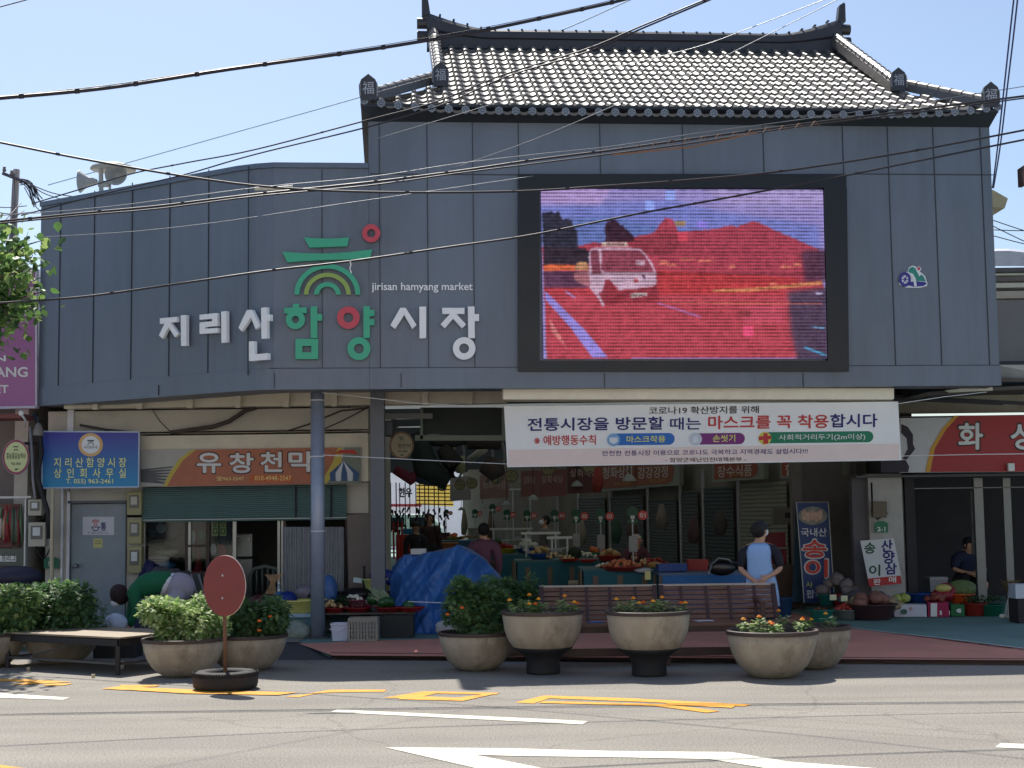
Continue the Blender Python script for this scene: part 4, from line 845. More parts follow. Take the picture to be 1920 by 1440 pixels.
# dark green panel and frames above the lane entrance
t = T('entrance_panel', 'dark green board in a pale frame above the lane, left of the banner', 'panel', (-.7, 22.6, 2.8)); PE = YP(22.5)
m = MB(); sheet(m, PE, rect(793, 764, 943, 814), 0, .04); m.build('board', M((44, 54, 50), .6, var=.15, scale=3), t)
m = MB(); 
for r_ in (rect(788, 764, 793, 824), rect(778, 816, 950, 826), rect(941, 764, 950, 816)): sheet(m, PE, r_, 0, .08)
m.build('frame', M((128, 140, 126), .5, var=.1), t)
board('steel_channel', YP(21.9), rect(717, 775, 811, 785), M((110, 112, 110), .5, .3), 'grey steel channel fixed to the square column near its top', 'beam', .06)
p = at(730, 804, 21.0); t = T('speaker_box', 'small black speaker box on the square column', 'speaker', p); m = MB(); m.box(p, (.12, .14, .22)); m.build('cabinet', BLACK, t, bevel=.01); m = MB(); m.box(p+V(0, -.075, 0), (.09, .01, .18)); m.build('grille', DGREY, t)
# awning box above banner
pa = YP(19.75, .085)
t = T('awning_box', 'long cream awning cassette fixed under the facade above the banner', 'awning', pa(1310, 748)); m = MB(); sheet(m, pa, rect(943, 727, 1677, 749), -.12, .2); m.build('cassette', M((246, 240, 222), .45, var=.05, dirt=.15), t, bevel=.02)
m = MB(); sheet(m, pa, rect(948, 749, 1672, 753), -.08, .08); m.build('front_rail', M((120, 116, 104), .5), t)
# banner
bp_ = YP(19.85, .06)
def bmap(px, py):
    return px, py
t = T('mask_banner', 'white cloth banner with Korean lines asking market visitors to wear masks', 'banner', bp_(1318, 870))
def wav(x, y): return .014*math.sin(x*.021+y*.02)
class BPl:
    n = bp_.n
    def __call__(s, px, py, off=0): return bp_(px, py, off+wav(px, py))
BW = BPl(); m = MB(); rows = []
for j in range(9):
    v = j/8; rows.append([BW(945+(1684-945)*i/60+(6*v if i > 30 else 6*v), (762+(753-762)*i/60)*(1-v)+(876+(863-876)*i/60)*v, 0) for i in range(61)])
m.grid(rows); BWM = M((244, 244, 242), .7, var=.05, scale=1.5, bump=.5, bscale=3); m.build('cloth', BWM, t, True)
m = MB(); rows = []
for j in range(4):
    v = .72+.27*j/3; rows.append([BW(953+(1686-953)*i/60, (762+(753-762)*i/60)*(1-v)+(875+(862-875)*i/60)*v, .003) for i in range(61)])
m.grid(rows); m.build('pink_band', M((240, 220, 212), .7, var=.03), t, True)
Z0 = lambda x, y: (920+x/2.4, 710+y/2.4)
def bt(s, x0, y0, x1, y1, mat, name='lettering', off=.008, bold=.012, sl=-.011):
    m = MB(); a = Z0(x0, y0); b = Z0(x1, y1); text(m, BW, s, a[0], a[1], b[0], b[1], off, bold, sl); return m.build(name, mat, t)
BKT = M((34, 34, 38), .6, var=0)
bt('코로나19 확산방지를 위해', 712, 127, 1207, 161, BKT); bt('전통시장을 방문할', 167, 178, 778, 235, NAVY, bold=.03); bt('때는', 808, 176, 945, 230, NAVY, bold=.022); bt('마스크를 꼭 착용', 980, 168, 1520, 227, RED, bold=.03); bt('합시다', 1530, 160, 1740, 219, NAVY, bold=.03)
bt('※ 예방행동수칙', 197, 256, 473, 300, RED, bold=.02)
def pill(x0, x1, y0, y1, mat):
    m = MB(); r_ = (y1-y0)/2; xs = [x0+(x1-r_-x0)*i/20 for i in range(21)]+[x1-r_+r_*math.sin(k*math.pi/16) for k in range(1, 9)]; rows = []
    for x in xs:
        k = 1 if x <= x1-r_ else math.sqrt(max(0, 1-((x-x1+r_)/r_)**2)); yc = (y0+y1)/2-.011*(x-x0); rows.append([BW(*Z0(x, yc-r_*k), .006), BW(*Z0(x, yc), .006), BW(*Z0(x, yc+r_*k), .006)])
    m.grid(rows); return m.build('coloured_pill', mat, t)
pill(552, 828, 247, 300, M((40, 110, 190), .6, var=.03)); pill(922, 1144, 246, 297, M((126, 46, 120), .6, var=.03)); pill(1234, 1722, 241, 291, M((24, 124, 88), .6, var=.03))
YL = M((232, 228, 120), .6, var=0)
bt('마스크착용', 612, 258, 786, 288, YL, off=.010, bold=.02); bt('손씻기', 1000, 253, 1100, 285, YL, off=.010, bold=.02); bt('사회적거리두기(2m이상)', 1296, 251, 1686, 282, WHITE, off=.010, bold=.01)
for (cx, cy, c) in ((553, 275, (130, 176, 216)), (922, 272, (206, 210, 220)), (1234, 268, (220, 208, 90))):
    m = MB(); m.face([BW(*Z0(*p), .011) for p in ell(cx, cy, 29, 29, 24)]); m.build('round_icon', M(c, .6, var=0), t)
m = MB(); m.face([BW(*Z0(*p), .013) for p in [(534, 265), (572, 265), (570, 285), (553, 294), (536, 285)]]); m.face([BW(*Z0(*p), .013) for p in [(914, 262), (930, 258), (936, 284), (908, 290)]]); m.build('icon_mark', M((226, 232, 238), .6, var=0), t)
m = MB(); m.face([BW(*Z0(*p), .0132) for p in [(1207, 260), (1262, 256), (1262, 272), (1207, 278)]]); m.face([BW(*Z0(*p), .0136) for p in [(1228, 245), (1246, 245), (1250, 292), (1226, 294)]]); m.build('icon_figure', RED, t)
bt('안전한 전통시장 이용으로 코로나도 극복하고 지역경제도 살립시다!!!', 502, 324, 1427, 348, NAVY, bold=.008); bt('- 함양군재난안전대책본부 -', 786, 356, 1150, 376, BKT, bold=.008)
WC = M((226, 226, 226), .7, var=0)
def cord(pts, lb, r_=.0055, Y=None):
    P = [V(*p) if len(p) == 3 else p for p in pts]; reg(MB().tube(P, r_, 5).build('banner_rope', WC, None, True), lb, 'cord', 'cords holding the banner')
c0 = V(cb.x, cb.y+.1, 0)
def cpt(px, py, Y): return at(px, py, Y)
cord([cpt(604, 736, 19.55), cpt(780, 756, 19.7), cpt(944, 764, 19.85)], 'upper white cord from the round post to the banner'); cord([cpt(604, 853, 19.55), cpt(780, 862, 19.7), cpt(951, 870, 19.85)], 'lower white cord from the round post to the banner')
cord([cpt(1684, 757, 19.95), cpt(1770, 744, 20.0), cpt(1850, 735, 20.1)], 'upper white cord running right from the banner'); cord([cpt(1690, 855, 19.95), cpt(1830, 852, 20), cpt(2000, 850, 20)], 'lower white cord running right from the banner across the red sign')
# ---- stall counters down the lane ----
TEAL = M((34, 104, 120), .7, var=.1); TEALB = M((30, 90, 150), .6, var=.1)
def counter(x, y, w_, d, h, rz, label, mat=TEAL, topm=None, n=3):
    t = T('stall_counter', label, 'stall', (x, y, .05), 'stall counters along the lane'); rot = Matrix.Rotation(rz, 3, 'Z'); o = V(x, y, .05)
    def bx(c, s): return (o+rot@V(*c), s)
    m = MB(); c, s = bx((0, 0, h-.02), (w_, d, .04)); m.box(c, s, rz); m.build('counter_top', topm or M((60, 104, 110), .5, var=.1), t)
    m = MB(); c, s = bx((0, -d/2+.02, h/2), (w_-.06, .03, h-.06)); m.box(c, s, rz); m.build('front_panel', mat, t)
    for sx in (-1, 1):
        for sy in (-1, 1): m = MB(); c, s = bx((sx*(w_/2-.03), sy*(d/2-.03), h/2-.02), (.05, .05, h-.04)); m.box(c, s, rz); m.build('leg', M((120, 112, 96), .6), t)
    for k in range(n): m = MB(); c, s = bx((-w_/2+.25+k*.4, -d/2-.002, h/2-.05), (.09, .02, h*.8)); m.box(c, s, rz); m.build('wood_slat', M((120, 106, 92), .7, var=.15), t)
    return t
def fx(px, Y): return (px-960)/F*Y
counter(fx(1330, 23.6)-.05, 23.8, 1.7, .9, .66, .02, 'nearest stall counter with a bright blue front behind the benches', M((36, 108, 176), .6), M((80, 110, 150), .5), 0)
counter(fx(1170, 24.6), 24.7, 1.6, 1.0, .72, 0, 'teal stall counter under the onion trays', TEAL)
counter(fx(1045, 27.5), 27.5, 1.7, 1.0, .78, 0, 'teal stall counter with garlic and mushrooms left of the onion trays', TEAL)
counter(fx(968, 31), 31, 1.5, 1.0, .8, 0, 'teal stall counter beside the blue tarpaulin', TEAL); counter(fx(920, 36), 36, 1.6, 1, .82, 0, 'stall counter set back behind the blue tarpaulin', TEAL); counter(fx(860, 46), 46, 2.2, 1, .85, 0, 'furthest stall counter in the lane, with brown goods on it', M((60, 80, 70), .7))
# numbered stall markers
MP = M((196, 198, 200), .4, .3, var=0); RC = M((214, 70, 62), .5, var=0)
nums = [('01', 1205, 966, 24.4, 9), ('02', 1143, 968, 27.4, 8), ('03', 1096, 968, 29.5, 7.5), ('04', 1054, 967, 33, 6.5), ('05', 1001, 967, 37, 6), ('06', 962, 965, 41, 5.6), ('07', 934, 954, 44, 5.2), ('08', 900, 963, 50, 4.8), ('09', 845, 962, 60, 4)]
for i, (s, px, py, Y, r_) in enumerate(nums):
    pl = YP(Y); q = Y/F; t = T('stall_number_sign', ['biggest stall marker, its pole rising from the onion tray', 'stall marker standing just left of the biggest one', 'stall marker above the white mushrooms, third from the right', 'stall marker right beside the man in the grey shirt', 'stall marker just left of the man in the grey shirt', 'stall marker on the white rack, sixth from the right', 'stall marker set higher than the others, seventh from the right', 'stall marker above the head of the mauve vendor', 'smallest and furthest stall marker, left of the mauve vendor'][i], 'stall marker', (at(px, py, Y).x-.16, Y, at(px, 1060, Y).z), 'numbered stall markers along the lane')
    zb2 = .75; p = at(px, py, Y); cx = p.x-.17
    m = MB(); m.tube([(cx, Y, zb2), (cx, Y, p.z-.12)], .012, 6); m.build('pole', MP, t)
    m = MB(); m.tube([(p.x, Y-.02, p.z), (p.x, Y-.035, p.z)], r_*q, 18); m.build('red_disc', RC, t); m = MB(); text(m, pl, s, px-r_*.6, py-r_*.5, px+r_*.6, py+r_*.5, .038, .02); m.build('digits', WHITE, t)
    m = MB(); g = r_*q; m.lathe([(.001, -.02), (g*1.2, -.02), (g*1.2, .0), (.001, 0)], (cx, Y, p.z+.05), 14, m=Matrix.Rotation(math.pi/2, 3, 'X')); m.box((cx, Y-.01, p.z-.10), (g*2.2, .02, g*.8)); m.build('green_plate', M((28, 84, 60), .5), t)
    m = MB(); m.box((cx, Y-.03, p.z-.03), (g*.9, .01, g*.7)); m.box((cx, Y-.03, p.z-.09), (g*.45, .01, g*.6)); m.build('pale_label', M((206, 214, 206), .5, var=0), t)
    if i < 4: m = MB(); m.box((cx, Y-.02, p.z-.47), (.14, .07, .26)); m.build('meter_case', M((150, 150, 150), .5), t, bevel=.008)
# produce
rp2 = random.Random(5)
def heap(name, label, group, c, n, r, spread, mat, sz=1, layers=2.0, cat=None, wob=.06, sx=1, sy=1):
    m = MB(); m.ball((0, 0, 0), r, sx, sy, sz, 9, 6, wob); base = m.build(name, mat, None, True, origin=(0, 0, 0)); reg(base, label, cat or name.replace('_', ' '), group)
    obs = [base]+[dup(base) for _ in range(n-1)]
    for o in obs:
        a = rp2.uniform(0, 6.28); q = math.sqrt(rp2.random()); h = (1-q*q)*layers*r*1.4
        o.location = (c[0]+math.cos(a)*q*spread[0], c[1]+math.sin(a)*q*spread[1], c[2]+r*sz*.9+h*rp2.uniform(.6, 1)); o.rotation_euler = (rp2.uniform(-.5, .5), rp2.uniform(-.5, .5), rp2.uniform(0, 6)); s = rp2.uniform(.82, 1.12); o.scale = (s, s, s)
def basin(name, label, c, r, h, col, sx=1, cat='basin', group=None, rough=.35):
    t = T(name, label, cat, c, group); m = MB(); m.lathe([(r*.72, 0), (r*.78, h*.1), (r*.96, h*.93), (r*1.04, h), (r*1.04, h*.96-.006), (r*.93, h*.93), (r*.72, .02), (.001, .02)], c, 28, sx, 1); m.lathe([(.001, .001), (r*.72, .001)], c, 28, sx, 1); m.build('bowl', M(col, rough, var=.08, dirt=.12), t, True)
    m = MB(); m.lathe([(r*1.0, h*.93), (r*1.07, h*.96), (r*1.07, h+.006), (r*1.0, h+.004)], c, 28, sx, 1); m.build('rim', M(tuple(min(255, int(k*1.1)) for k in col), rough, var=0), t, True); return t
ONI = M((210, 124, 80), .4, var=.3, scale=20); RON = M((150, 40, 54), .4, var=.25, scale=20); GAR = M((238, 230, 212), .6, var=.12, scale=20); POT = M((216, 180, 130), .7, var=.15, scale=20); MEL = M((44, 88, 46), .4, var=.35, scale=14); CHI = M((150, 24, 26), .4, var=.2)
zc = .77
def c3(px, Y, z): return V(fx(px, Y), Y, z)
basin('red_tray', 'wide red tray heaped with onions behind the bench, below marker 01', c3(1160, 24.3, .72), .36, .07, (150, 40, 36)); heap('onion', 'brown onion heaped in the wide red tray below marker 01', 'onions in the red tray', c3(1160, 24.3, .76), 34, .036, (.3, .2), ONI)
heap('garlic_bulb', 'white garlic bulb lying left of the onion tray', 'garlic bulbs left of the onions', c3(1128, 24.5, .74), 16, .03, (.16, .2), GAR); heap('apple', 'red apple heaped right of the onion tray beside marker 01', 'red fruit beside marker 01', c3(1222, 24.6, .76), 20, .042, (.22, .2), M((150, 40, 36), .35, var=.3, scale=14)); heap('potato', 'pale potato piled between the onions and red fruit', 'potatoes beside marker 01', c3(1200, 24.6, .76), 12, .036, (.16, .15), POT)
basin('red_tray', 'small red tray with yellow grain, left of the onions', c3(1062, 26.8, .8), .17, .05, (170, 44, 40)); heap('ginger_root', 'pale ginger root in the small red tray left of the onions', 'ginger roots in the small tray', c3(1062, 26.8, .82), 9, .03, (.1, .1), M((214, 190, 130), .6, var=.1))
basin('red_tray', 'small red tray between the garlic and the ginger', c3(1097, 26.5, .79), .16, .05, (180, 44, 40)); heap('chestnut', 'brown chestnut heaped at the left end of the garlic counter', 'chestnuts on the garlic counter', c3(1035, 27.3, .83), 18, .034, (.2, .18), POT); heap('white_mushroom', 'white mushroom piled above the small red trays', 'white mushrooms above the small trays', c3(1085, 27.6, .83), 22, .036, (.3, .18), GAR, .7)
reg(MB().ball(c3(1072, 27.2, .86)+V(0, 0, .08), .13, 1, .8, .9, 12, 8, .12).build('leaf_bundle', M((40, 54, 30), .8, var=.4, scale=20), None, True), 'dark green leaf bundle between garlic and mushrooms', 'greens')
reg(MB().ball(c3(1222, 24.3, .80), .12, 1.1, .8, .5, 12, 7, .08).build('gold_bag', M((180, 140, 70), .4, var=.3), None, True), 'golden net bag in front of the red fruit', 'bag'); reg(MB().ball(c3(1200, 24.1, .73), .12, 1.3, .8, .35, 12, 7, .14).build('plastic_bag', M((196, 204, 214), .35, var=.08), None, True), 'crumpled white plastic bag below marker 01', 'bag')
reg(MB().box(c3(1252, 23.9, .78), (.46, .3, .12), .08).build('blue_carton', M((40, 76, 150), .5, var=.05), bevel=.004), 'flat blue carton with a white edge on the nearest counter', 'carton'); reg(MB().box(c3(1300, 24.3, .78), (.34, .3, .22)).build('red_carton', M((160, 50, 46), .6, var=.08), bevel=.004), 'red and white carton right of the flat blue carton', 'carton'); reg(MB().box(c3(1208, 23.3, .68), (.09, .01, .13)).build('price_card', M((214, 214, 140), .6, var=.05)), 'yellow price card on the blue counter front', 'card')
for i, (px, Y, z) in enumerate(((1010, 30.5, .86), (960, 31.5, .88), (880, 46, .92))):
    heap('wrapped_goods', ['pale wrapped parcel on the counter behind the blue tarpaulin edge', 'pale wrapped parcel on the counter beside the shop keeper', 'brown wrapped parcel on the furthest counter'][i], 'wrapped goods on lane counters '+['near', 'middle', 'far'][i], c3(px, Y, z), 8, .07, (.4, .2), M(((190, 186, 176), (170, 170, 166), (150, 110, 70))[i], .6, var=.2), .5, 1)
# more goods down the lane
LB = [('ginger', (190, 160, 110), .035, 'root'), ('carrot', (200, 100, 40), .035, 'carrot'), ('radish', (206, 206, 190), .05, 'radish'), ('pepper', (150, 30, 30), .03, 'pepper'), ('cucumber', (60, 96, 50), .035, 'cucumber'), ('persimmon', (200, 96, 40), .04, 'fruit')]
wh_ = ['under marker 02', 'under marker 03', 'beside the tall tarpaulin corner', 'on the counter below marker 05', 'behind the mauve vendor', 'below marker 06', 'at the back below marker 07', 'left of the furthest counter']
for i, (px, Y, z) in enumerate(((1138, 27.0, .80), (1112, 29.5, .80), (985, 31, .86), (945, 31.2, .86), (925, 36, .88), (905, 36.2, .88), (1010, 27.4, .84), (850, 46, .91))):
    nm, cl, rr0, ct = LB[i % 6]; basin('lane_basin', ('red', 'green', 'blue', 'yellow')[i % 4]+' basin of '+nm+' '+wh_[i], c3(px, Y, z), .24, .09, ((170, 40, 36), (30, 120, 80), (40, 90, 160), (200, 180, 60))[i % 4]); heap(nm, nm+' piled in the basin '+wh_[i], nm+' pile '+wh_[i], c3(px, Y, z+.06), 10, rr0*1.4, (.16, .14), M(cl, .5, var=.2, scale=14), 1, 1.6, ct, sx=1.3)
for i, (px, Y, w0, h0, c0, lb) in enumerate(((1005, 27.9, .5, .5, (150, 110, 70), 'brown carton beside the teal counter with garlic'), (1085, 25.8, .45, .4, (180, 170, 150), 'pale carton between the teal counters'), (945, 33, .6, .7, (120, 86, 60), 'tall brown carton behind the tarpaulin'), (885, 40, .8, .9, (60, 100, 130), 'blue painted chest beside the mauve vendor'), (830, 42, .9, .8, (150, 90, 50), 'orange brown chest left of the mauve vendor'), (815, 50, .9, 1.0, (90, 60, 50), 'dark brown chest deep in the lane'), (1260, 27.5, .7, .6, (34, 40, 70), 'navy covered table behind the red fruit'), (1340, 27.5, 1.3, .62, (30, 34, 60), 'long navy covered table before the dark shutters'), (905, 56, 1.2, 1.1, (150, 150, 140), 'pale stall box near the far end of the lane'))):
    p0 = c3(px, Y, .056+h0/2); t = T('goods_chest', lb, 'box', V(p0.x, Y, .056)); m = MB(); m.box(p0, (w0, w0*.7, h0)); m.build('body', M(c0, .7, var=.2, scale=3, dirt=.2), t, bevel=.01); m = MB(); m.box(p0+V(0, 0, h0/2+.02), (w0*1.04, w0*.74, .04)); m.build('lid', M(tuple(min(255, int(q*1.15)) for q in c0), .7, var=.1), t)
for i, (px, py, Y) in enumerate(((1180, 880, 27), (1082, 890, 32), (1000, 915, 37), (950, 925, 44), (905, 930, 50), (865, 935, 55))):
    p0 = at(px, py+22, Y); t = T('hanging_lamp', ['first hanging lane lamp from the right, over marker 01', 'second hanging lane lamp, over marker 04', 'third hanging lane lamp, over marker 05', 'fourth hanging lane lamp, over marker 07', 'fifth hanging lane lamp, over marker 08', 'furthest hanging lane lamp'][i], 'lamp', p0, 'lamps hanging along the lane'); m = MB(); m.lathe([(.13, 0), (.11, .05), (.04, .12), (.001, .13)], p0, 14); m.build('lamp_shade', M((150, 156, 150), .5), t, True); m = MB(); m.tube([p0+V(0, 0, .12), V(p0.x, p0.y, 3.5)], .01, 5); m.build('wire', BLACK, t)
for i, (px, py, Y, c0) in enumerate(((1120, 905, 30, (150, 60, 50)), (1155, 1000, 33, (60, 90, 70)), (1240, 975, 29, (120, 110, 100)), (1185, 1000, 31, (90, 70, 60)), (1090, 1005, 35, (150, 140, 120)), (1300, 1000, 27, (80, 60, 60)), (985, 1000, 40, (130, 120, 100)), (920, 990, 48, (110, 90, 70)), (870, 985, 54, (150, 140, 120)), (1350, 985, 26.5, (70, 64, 60)))):
    reg(MB().tube([at(px, py-30, Y), at(px+1, py, Y), at(px-1, py+18, Y)], [.05, .13, .08], 9).build('hanging_garment', M(c0, .8, var=.3, scale=6, bump=.4), None, True), ['small red cloth roll hung over marker 03', 'green garment hung behind marker 02', 'greyish garment hung by the shutter right of marker 01', 'brown garment hung just behind marker 01', 'beige garment hung behind marker 03', 'dark red garment hung on the shutter near the black chair', 'beige garment hung behind the white rack', 'brown garment hung deep in the lane by marker 08', 'pale garment hung at the far end by marker 09', 'dark garment hung on the shutter left of the woman'][i], 'garment')
# white racks, stools on the lane
def rack(px, Y, z0, z1, w_, lb):
    t = T('white_rack', lb, 'rack', (fx(px, Y), Y, .05), 'white racks on the lane'); 
    for s in (-1, 1): m = MB(); m.bar((fx(px, Y)+s*w_/2, Y, z0), (fx(px, Y)+s*w_/2, Y, z1), .035); m.build('leg', M((196, 200, 200), .4, .2), t)
    m = MB(); m.bar((fx(px, Y)-w_/2-.1, Y, z1), (fx(px, Y)+w_/2+.1, Y, z1), .05); m.build('top_bar', M((200, 204, 200), .4, .2), t); m = MB(); m.bar((fx(px, Y)-w_/2, Y-.2, z0+.1), (fx(px, Y)+w_/2, Y+.1, z0+.15), .035); m.build('foot_bar', M((196, 200, 200), .4, .2), t)
rack(1010, 30, .8, 1.28, .6, 'white rack frame left of the man in the grey shirt'); rack(1045, 29, .85, 1.2, .3, 'white stool frame right of the man in the grey shirt'); rack(955, 38, .9, 1.3, .9, 'white rack further back under marker 06'); rack(975, 43, .9, 2.4, .5, 'tall white rack frame under marker 07')
# hanging goods at left of the lane and overhead clutter
for i in range(13):
    r2 = random.Random(40+i); x = 724+i*9+r2.uniform(-2, 2); Y = 30+r2.uniform(0, 9); t = T('hook_chain', 'dark cord with small hooks hanging in the bright gap beside the square column', 'cord', at(x, 1010, Y), 'cords hanging beside the square column')
    m = MB(); m.tube([at(x, 905, Y), at(x+1, 1010+r2.uniform(-20, 10), Y)], .012, 5); m.build('line', BLACK, t)
    m = MB(); 
    for k in range(4): p = at(x+r2.uniform(-3, 3), 955+k*12+r2.uniform(-5, 5), Y); m.tube([p, p+V(r2.uniform(-.06, .06), 0, -.12)], [.03, .014], 5)
    m.build('hook', M((50, 44, 42), .7), t)
YA = M((236, 186, 60), .6, var=.06, transl=.7); 
t = T('yellow_awning', 'sunlit yellow awning with dark ribs seen at the far end of the lane', 'awning', at(815, 945, 63)); m = MB(); m.face([at(781, 908, 64), at(850, 908, 64), at(850, 950, 63), at(781, 946, 63)]); m.build('canvas', YA, t)
m = MB(); [m.bar(at(781, 910+k*7, 62.9), at(850, 911+k*7, 62.9), .05) for k in range(6)]; m.build('rib', M((90, 60, 30), .6), t)
FB = T('far_building', 'pale backlit building and white shop sign at the far end of the lane', 'building', (-6, 75, 0)); m = MB(); m.box((-6, 76, 3), (14, .5, 6)); m.build('wall', M((226, 226, 230), .7, var=.06, transl=.5), FB); m = MB(); pf = YP(75.6); text(m, pf, '한우', 748, 915, 772, 932, .05, .05); m.build('lettering', BLACK, FB); m = MB(); sheet(m, pf, rect(700, 945, 790, 950), 0, .2); m.build('stripe', RED, FB)  # wall made part translucent so its shaded face looks lit
mc = T('white_van', 'white minivan parked in the sun at the far end of the lane', 'van', (fx(745, 66), 66, 0)); vx = fx(742, 66)
m = MB(); m.prism([(vx-2, 66, .35), (vx+2, 66, .35), (vx+2, 66, 1.1), (vx+1.5, 66, 1.75), (vx-1.9, 66, 1.8), (vx-2, 66, 1.2)], (0, 1.7, 0)); m.build('body', M((190, 204, 190), .3), mc, bevel=.08)
for k in range(3): m = MB(); m.box((vx-1.2+k*1.1, 65.99, 1.4), (.85, .03, .42)); m.build('window', M((30, 40, 44), .2), mc)
for k in (-1.2, 1.2): m = MB(); m.tube([(vx+k, 65.95, .32), (vx+k, 66.2, .32)], .32, 16); m.build('wheel', BLACK, mc)
reg(MB().box(c3(762, 33, .75), (.5, .4, 1.0)).build('red_cart', M((190, 44, 36), .5)), 'bright red cart left of the people near the square column', 'cart'); reg(MB().box(c3(768, 33, 1.32), (.42, .4, .12)).build('blue_tub', M((30, 110, 150), .5), bevel=.02), 'blue tub on top of the bright red cart', 'tub')
for k in range(4): reg(MB().tube([c3(728+k*8, 30, .8), c3(727+k*8, 30, 1.55)], .022, 6).build('red_post', M((160, 44, 40), .5)), 'thin red post standing left of the red cart', 'post', 'red posts by the square column')
# overhead clutter: conduits, hoops and dark cloths under the lane roof
for i, (pts, r_, c, lb) in enumerate((([(780, 812), (800, 880), (840, 905)], .25, (30, 44, 42), 'bulky dark green cloth hung high in the lane'), ([(830, 838), (850, 868), (845, 895)], .2, (48, 46, 44), 'dark grey roll hung left of the hanging pale rolls'), ([(875, 832), (910, 826), (940, 834)], .16, (60, 54, 50), 'brownish rolled awning under the lane roof left of the banner'), ([(770, 822), (845, 828), (900, 820)], .12, (44, 48, 46), 'dark rolled sheet lying along the pale beam of the lane entrance'), ([(905, 870), (925, 880), (945, 875)], .22, (70, 62, 58), 'brown bundled cloth hung above the pink board'), ([(740, 880), (770, 898), (800, 880)], .12, (110, 40, 60), 'folded purple cloth hung behind the large round sign'), ([(770, 890), (790, 898), (815, 905)], .1, (40, 54, 90), 'dark blue bag hung below the green cloth'))):
    reg(MB().tube([at(x, y, 26) for x, y in pts], [r_*.7, r_, r_*.6], 10).build('hung_cloth', M(c, .8, var=.2, bump=.5), None, True), lb, 'cloth')
for i, (x, r_) in enumerate(((870, 25), (925, 22), (945, 26))): reg(MB().tube([at(x-12+r_*.5*math.sin(k*.35), 905-k*11, 34) for k in range(9)], .035, 6).build('hoop_pipe', M((130, 130, 126), .5), None, True), 'bent grey pipe rising under the lane roof', 'pipe', 'bent pipes under the lane roof')
p = at(893, 851, 27); q = at(908, 842, 26.6); reg(MB().tube([p+V(-.12, .2, -.1), q], .07, 14).build('duct_pipe', M((190, 186, 176), .5), None, True), 'short white duct pipe pointing out under the lane roof', 'pipe')
for x, y in ((863, 877), (845, 860)): reg(MB().tube([at(x, y-22, 30), at(x+1, y+10, 30)], .09, 8).build('paper_lantern', M((150, 150, 110), .6), None, True), 'pale green hanging roll under the lane roof', 'roll', 'hanging rolls under the lane roof')
# blue tarpaulin heap
def tarp():
    import mathutils
    prof = [(732, 1182, 1062), (745, 1184, 1043), (765, 1184, 1037), (800, 1185, 1034), (835, 1180, 1030), (855, 1186, 1023), (880, 1186, 1030), (905, 1186, 1048), (925, 1186, 1066), (940, 1186, 1090), (943, 1186, 1110)]
    Yb = 20.6; N = 130; Mr = 64; rows = []; rr = random.Random(3)
    def lerp(px): 
        for a, b in zip(prof, prof[1:]):
            if a[0] <= px <= b[0]: t = (px-a[0])/(b[0]-a[0]); return a[2]+(b[2]-a[2])*t
        return prof[-1][2]
    for j in range(Mr+1):
        v = j/Mr; row = []
        for i in range(N+1):
            u = i/N; px = 732+u*211; top = at(px, lerp(px), Yb+.5).z
            dep = math.sin(min(1, v*1.15)*math.pi/2); z = top*(1-max(0, v-.18)/.82) if v > .18 else top-.10*(.18-v)/.18*0
            y = Yb+1.0-1.15*min(1, v/.18)*.55-.42*max(0, v-.18)/.82-.35*math.sin(math.pi*u)
            f = .07*mathutils.noise.noise(V(u*7, v*3.5, 1))-.13*abs(mathutils.noise.noise(V(u*6+v*2.5, v*1.6, 4)))-.022*abs(mathutils.noise.noise(V(u*17-v*5, v*6, 8)))+.06*mathutils.noise.noise(V(u*9+v*7, v*1.5, 6))
            x = fx(px, Yb+.3)+(u-.5)*.12*v; row.append(V(x, y-f*1.6, max(.055, z+f*.5)))
        rows.append(row)
    m = MB(); m.grid(rows); m.grid([[V(r[0].x, r[0].y, r[0].z) for r in rows], [V(r[0].x+.1, Yb+1.2, .055) for r in rows]]); m.grid([[V(r[-1].x, r[-1].y, r[-1].z) for r in rows], [V(r[-1].x-.1, Yb+1.2, .055) for r in rows]])
    o = m.build('blue_tarpaulin', M((52, 104, 172), .42, var=.12, scale=3, bump=.25, bscale=7, dirt=.12), None, False); reg(o, 'crumpled bright blue tarpaulin covering a stall beside the square column', 'tarpaulin')
tarp()
reg(MB().tube([at(765, 1128, 19.9), at(850, 1131, 19.75), at(930, 1130, 19.95)], .006, 5).build('tarp_string', WC), 'thin string tied round the blue tarpaulin', 'string')
reg(MB().box(at(785, 1034, 21.0), (.22, .2, .08)).build('white_box', M((196, 196, 190), .6), bevel=.01), 'small white box on top of the blue tarpaulin', 'box')
reg(MB().ball(at(838, 1177, 19.6), .14, 1.2, .8, .75, 14, 8, .12).build('white_bag', M((190, 192, 190), .5, var=.12, transl=.2), None, True), 'white plastic bag lying at the foot of the blue tarpaulin', 'bag')
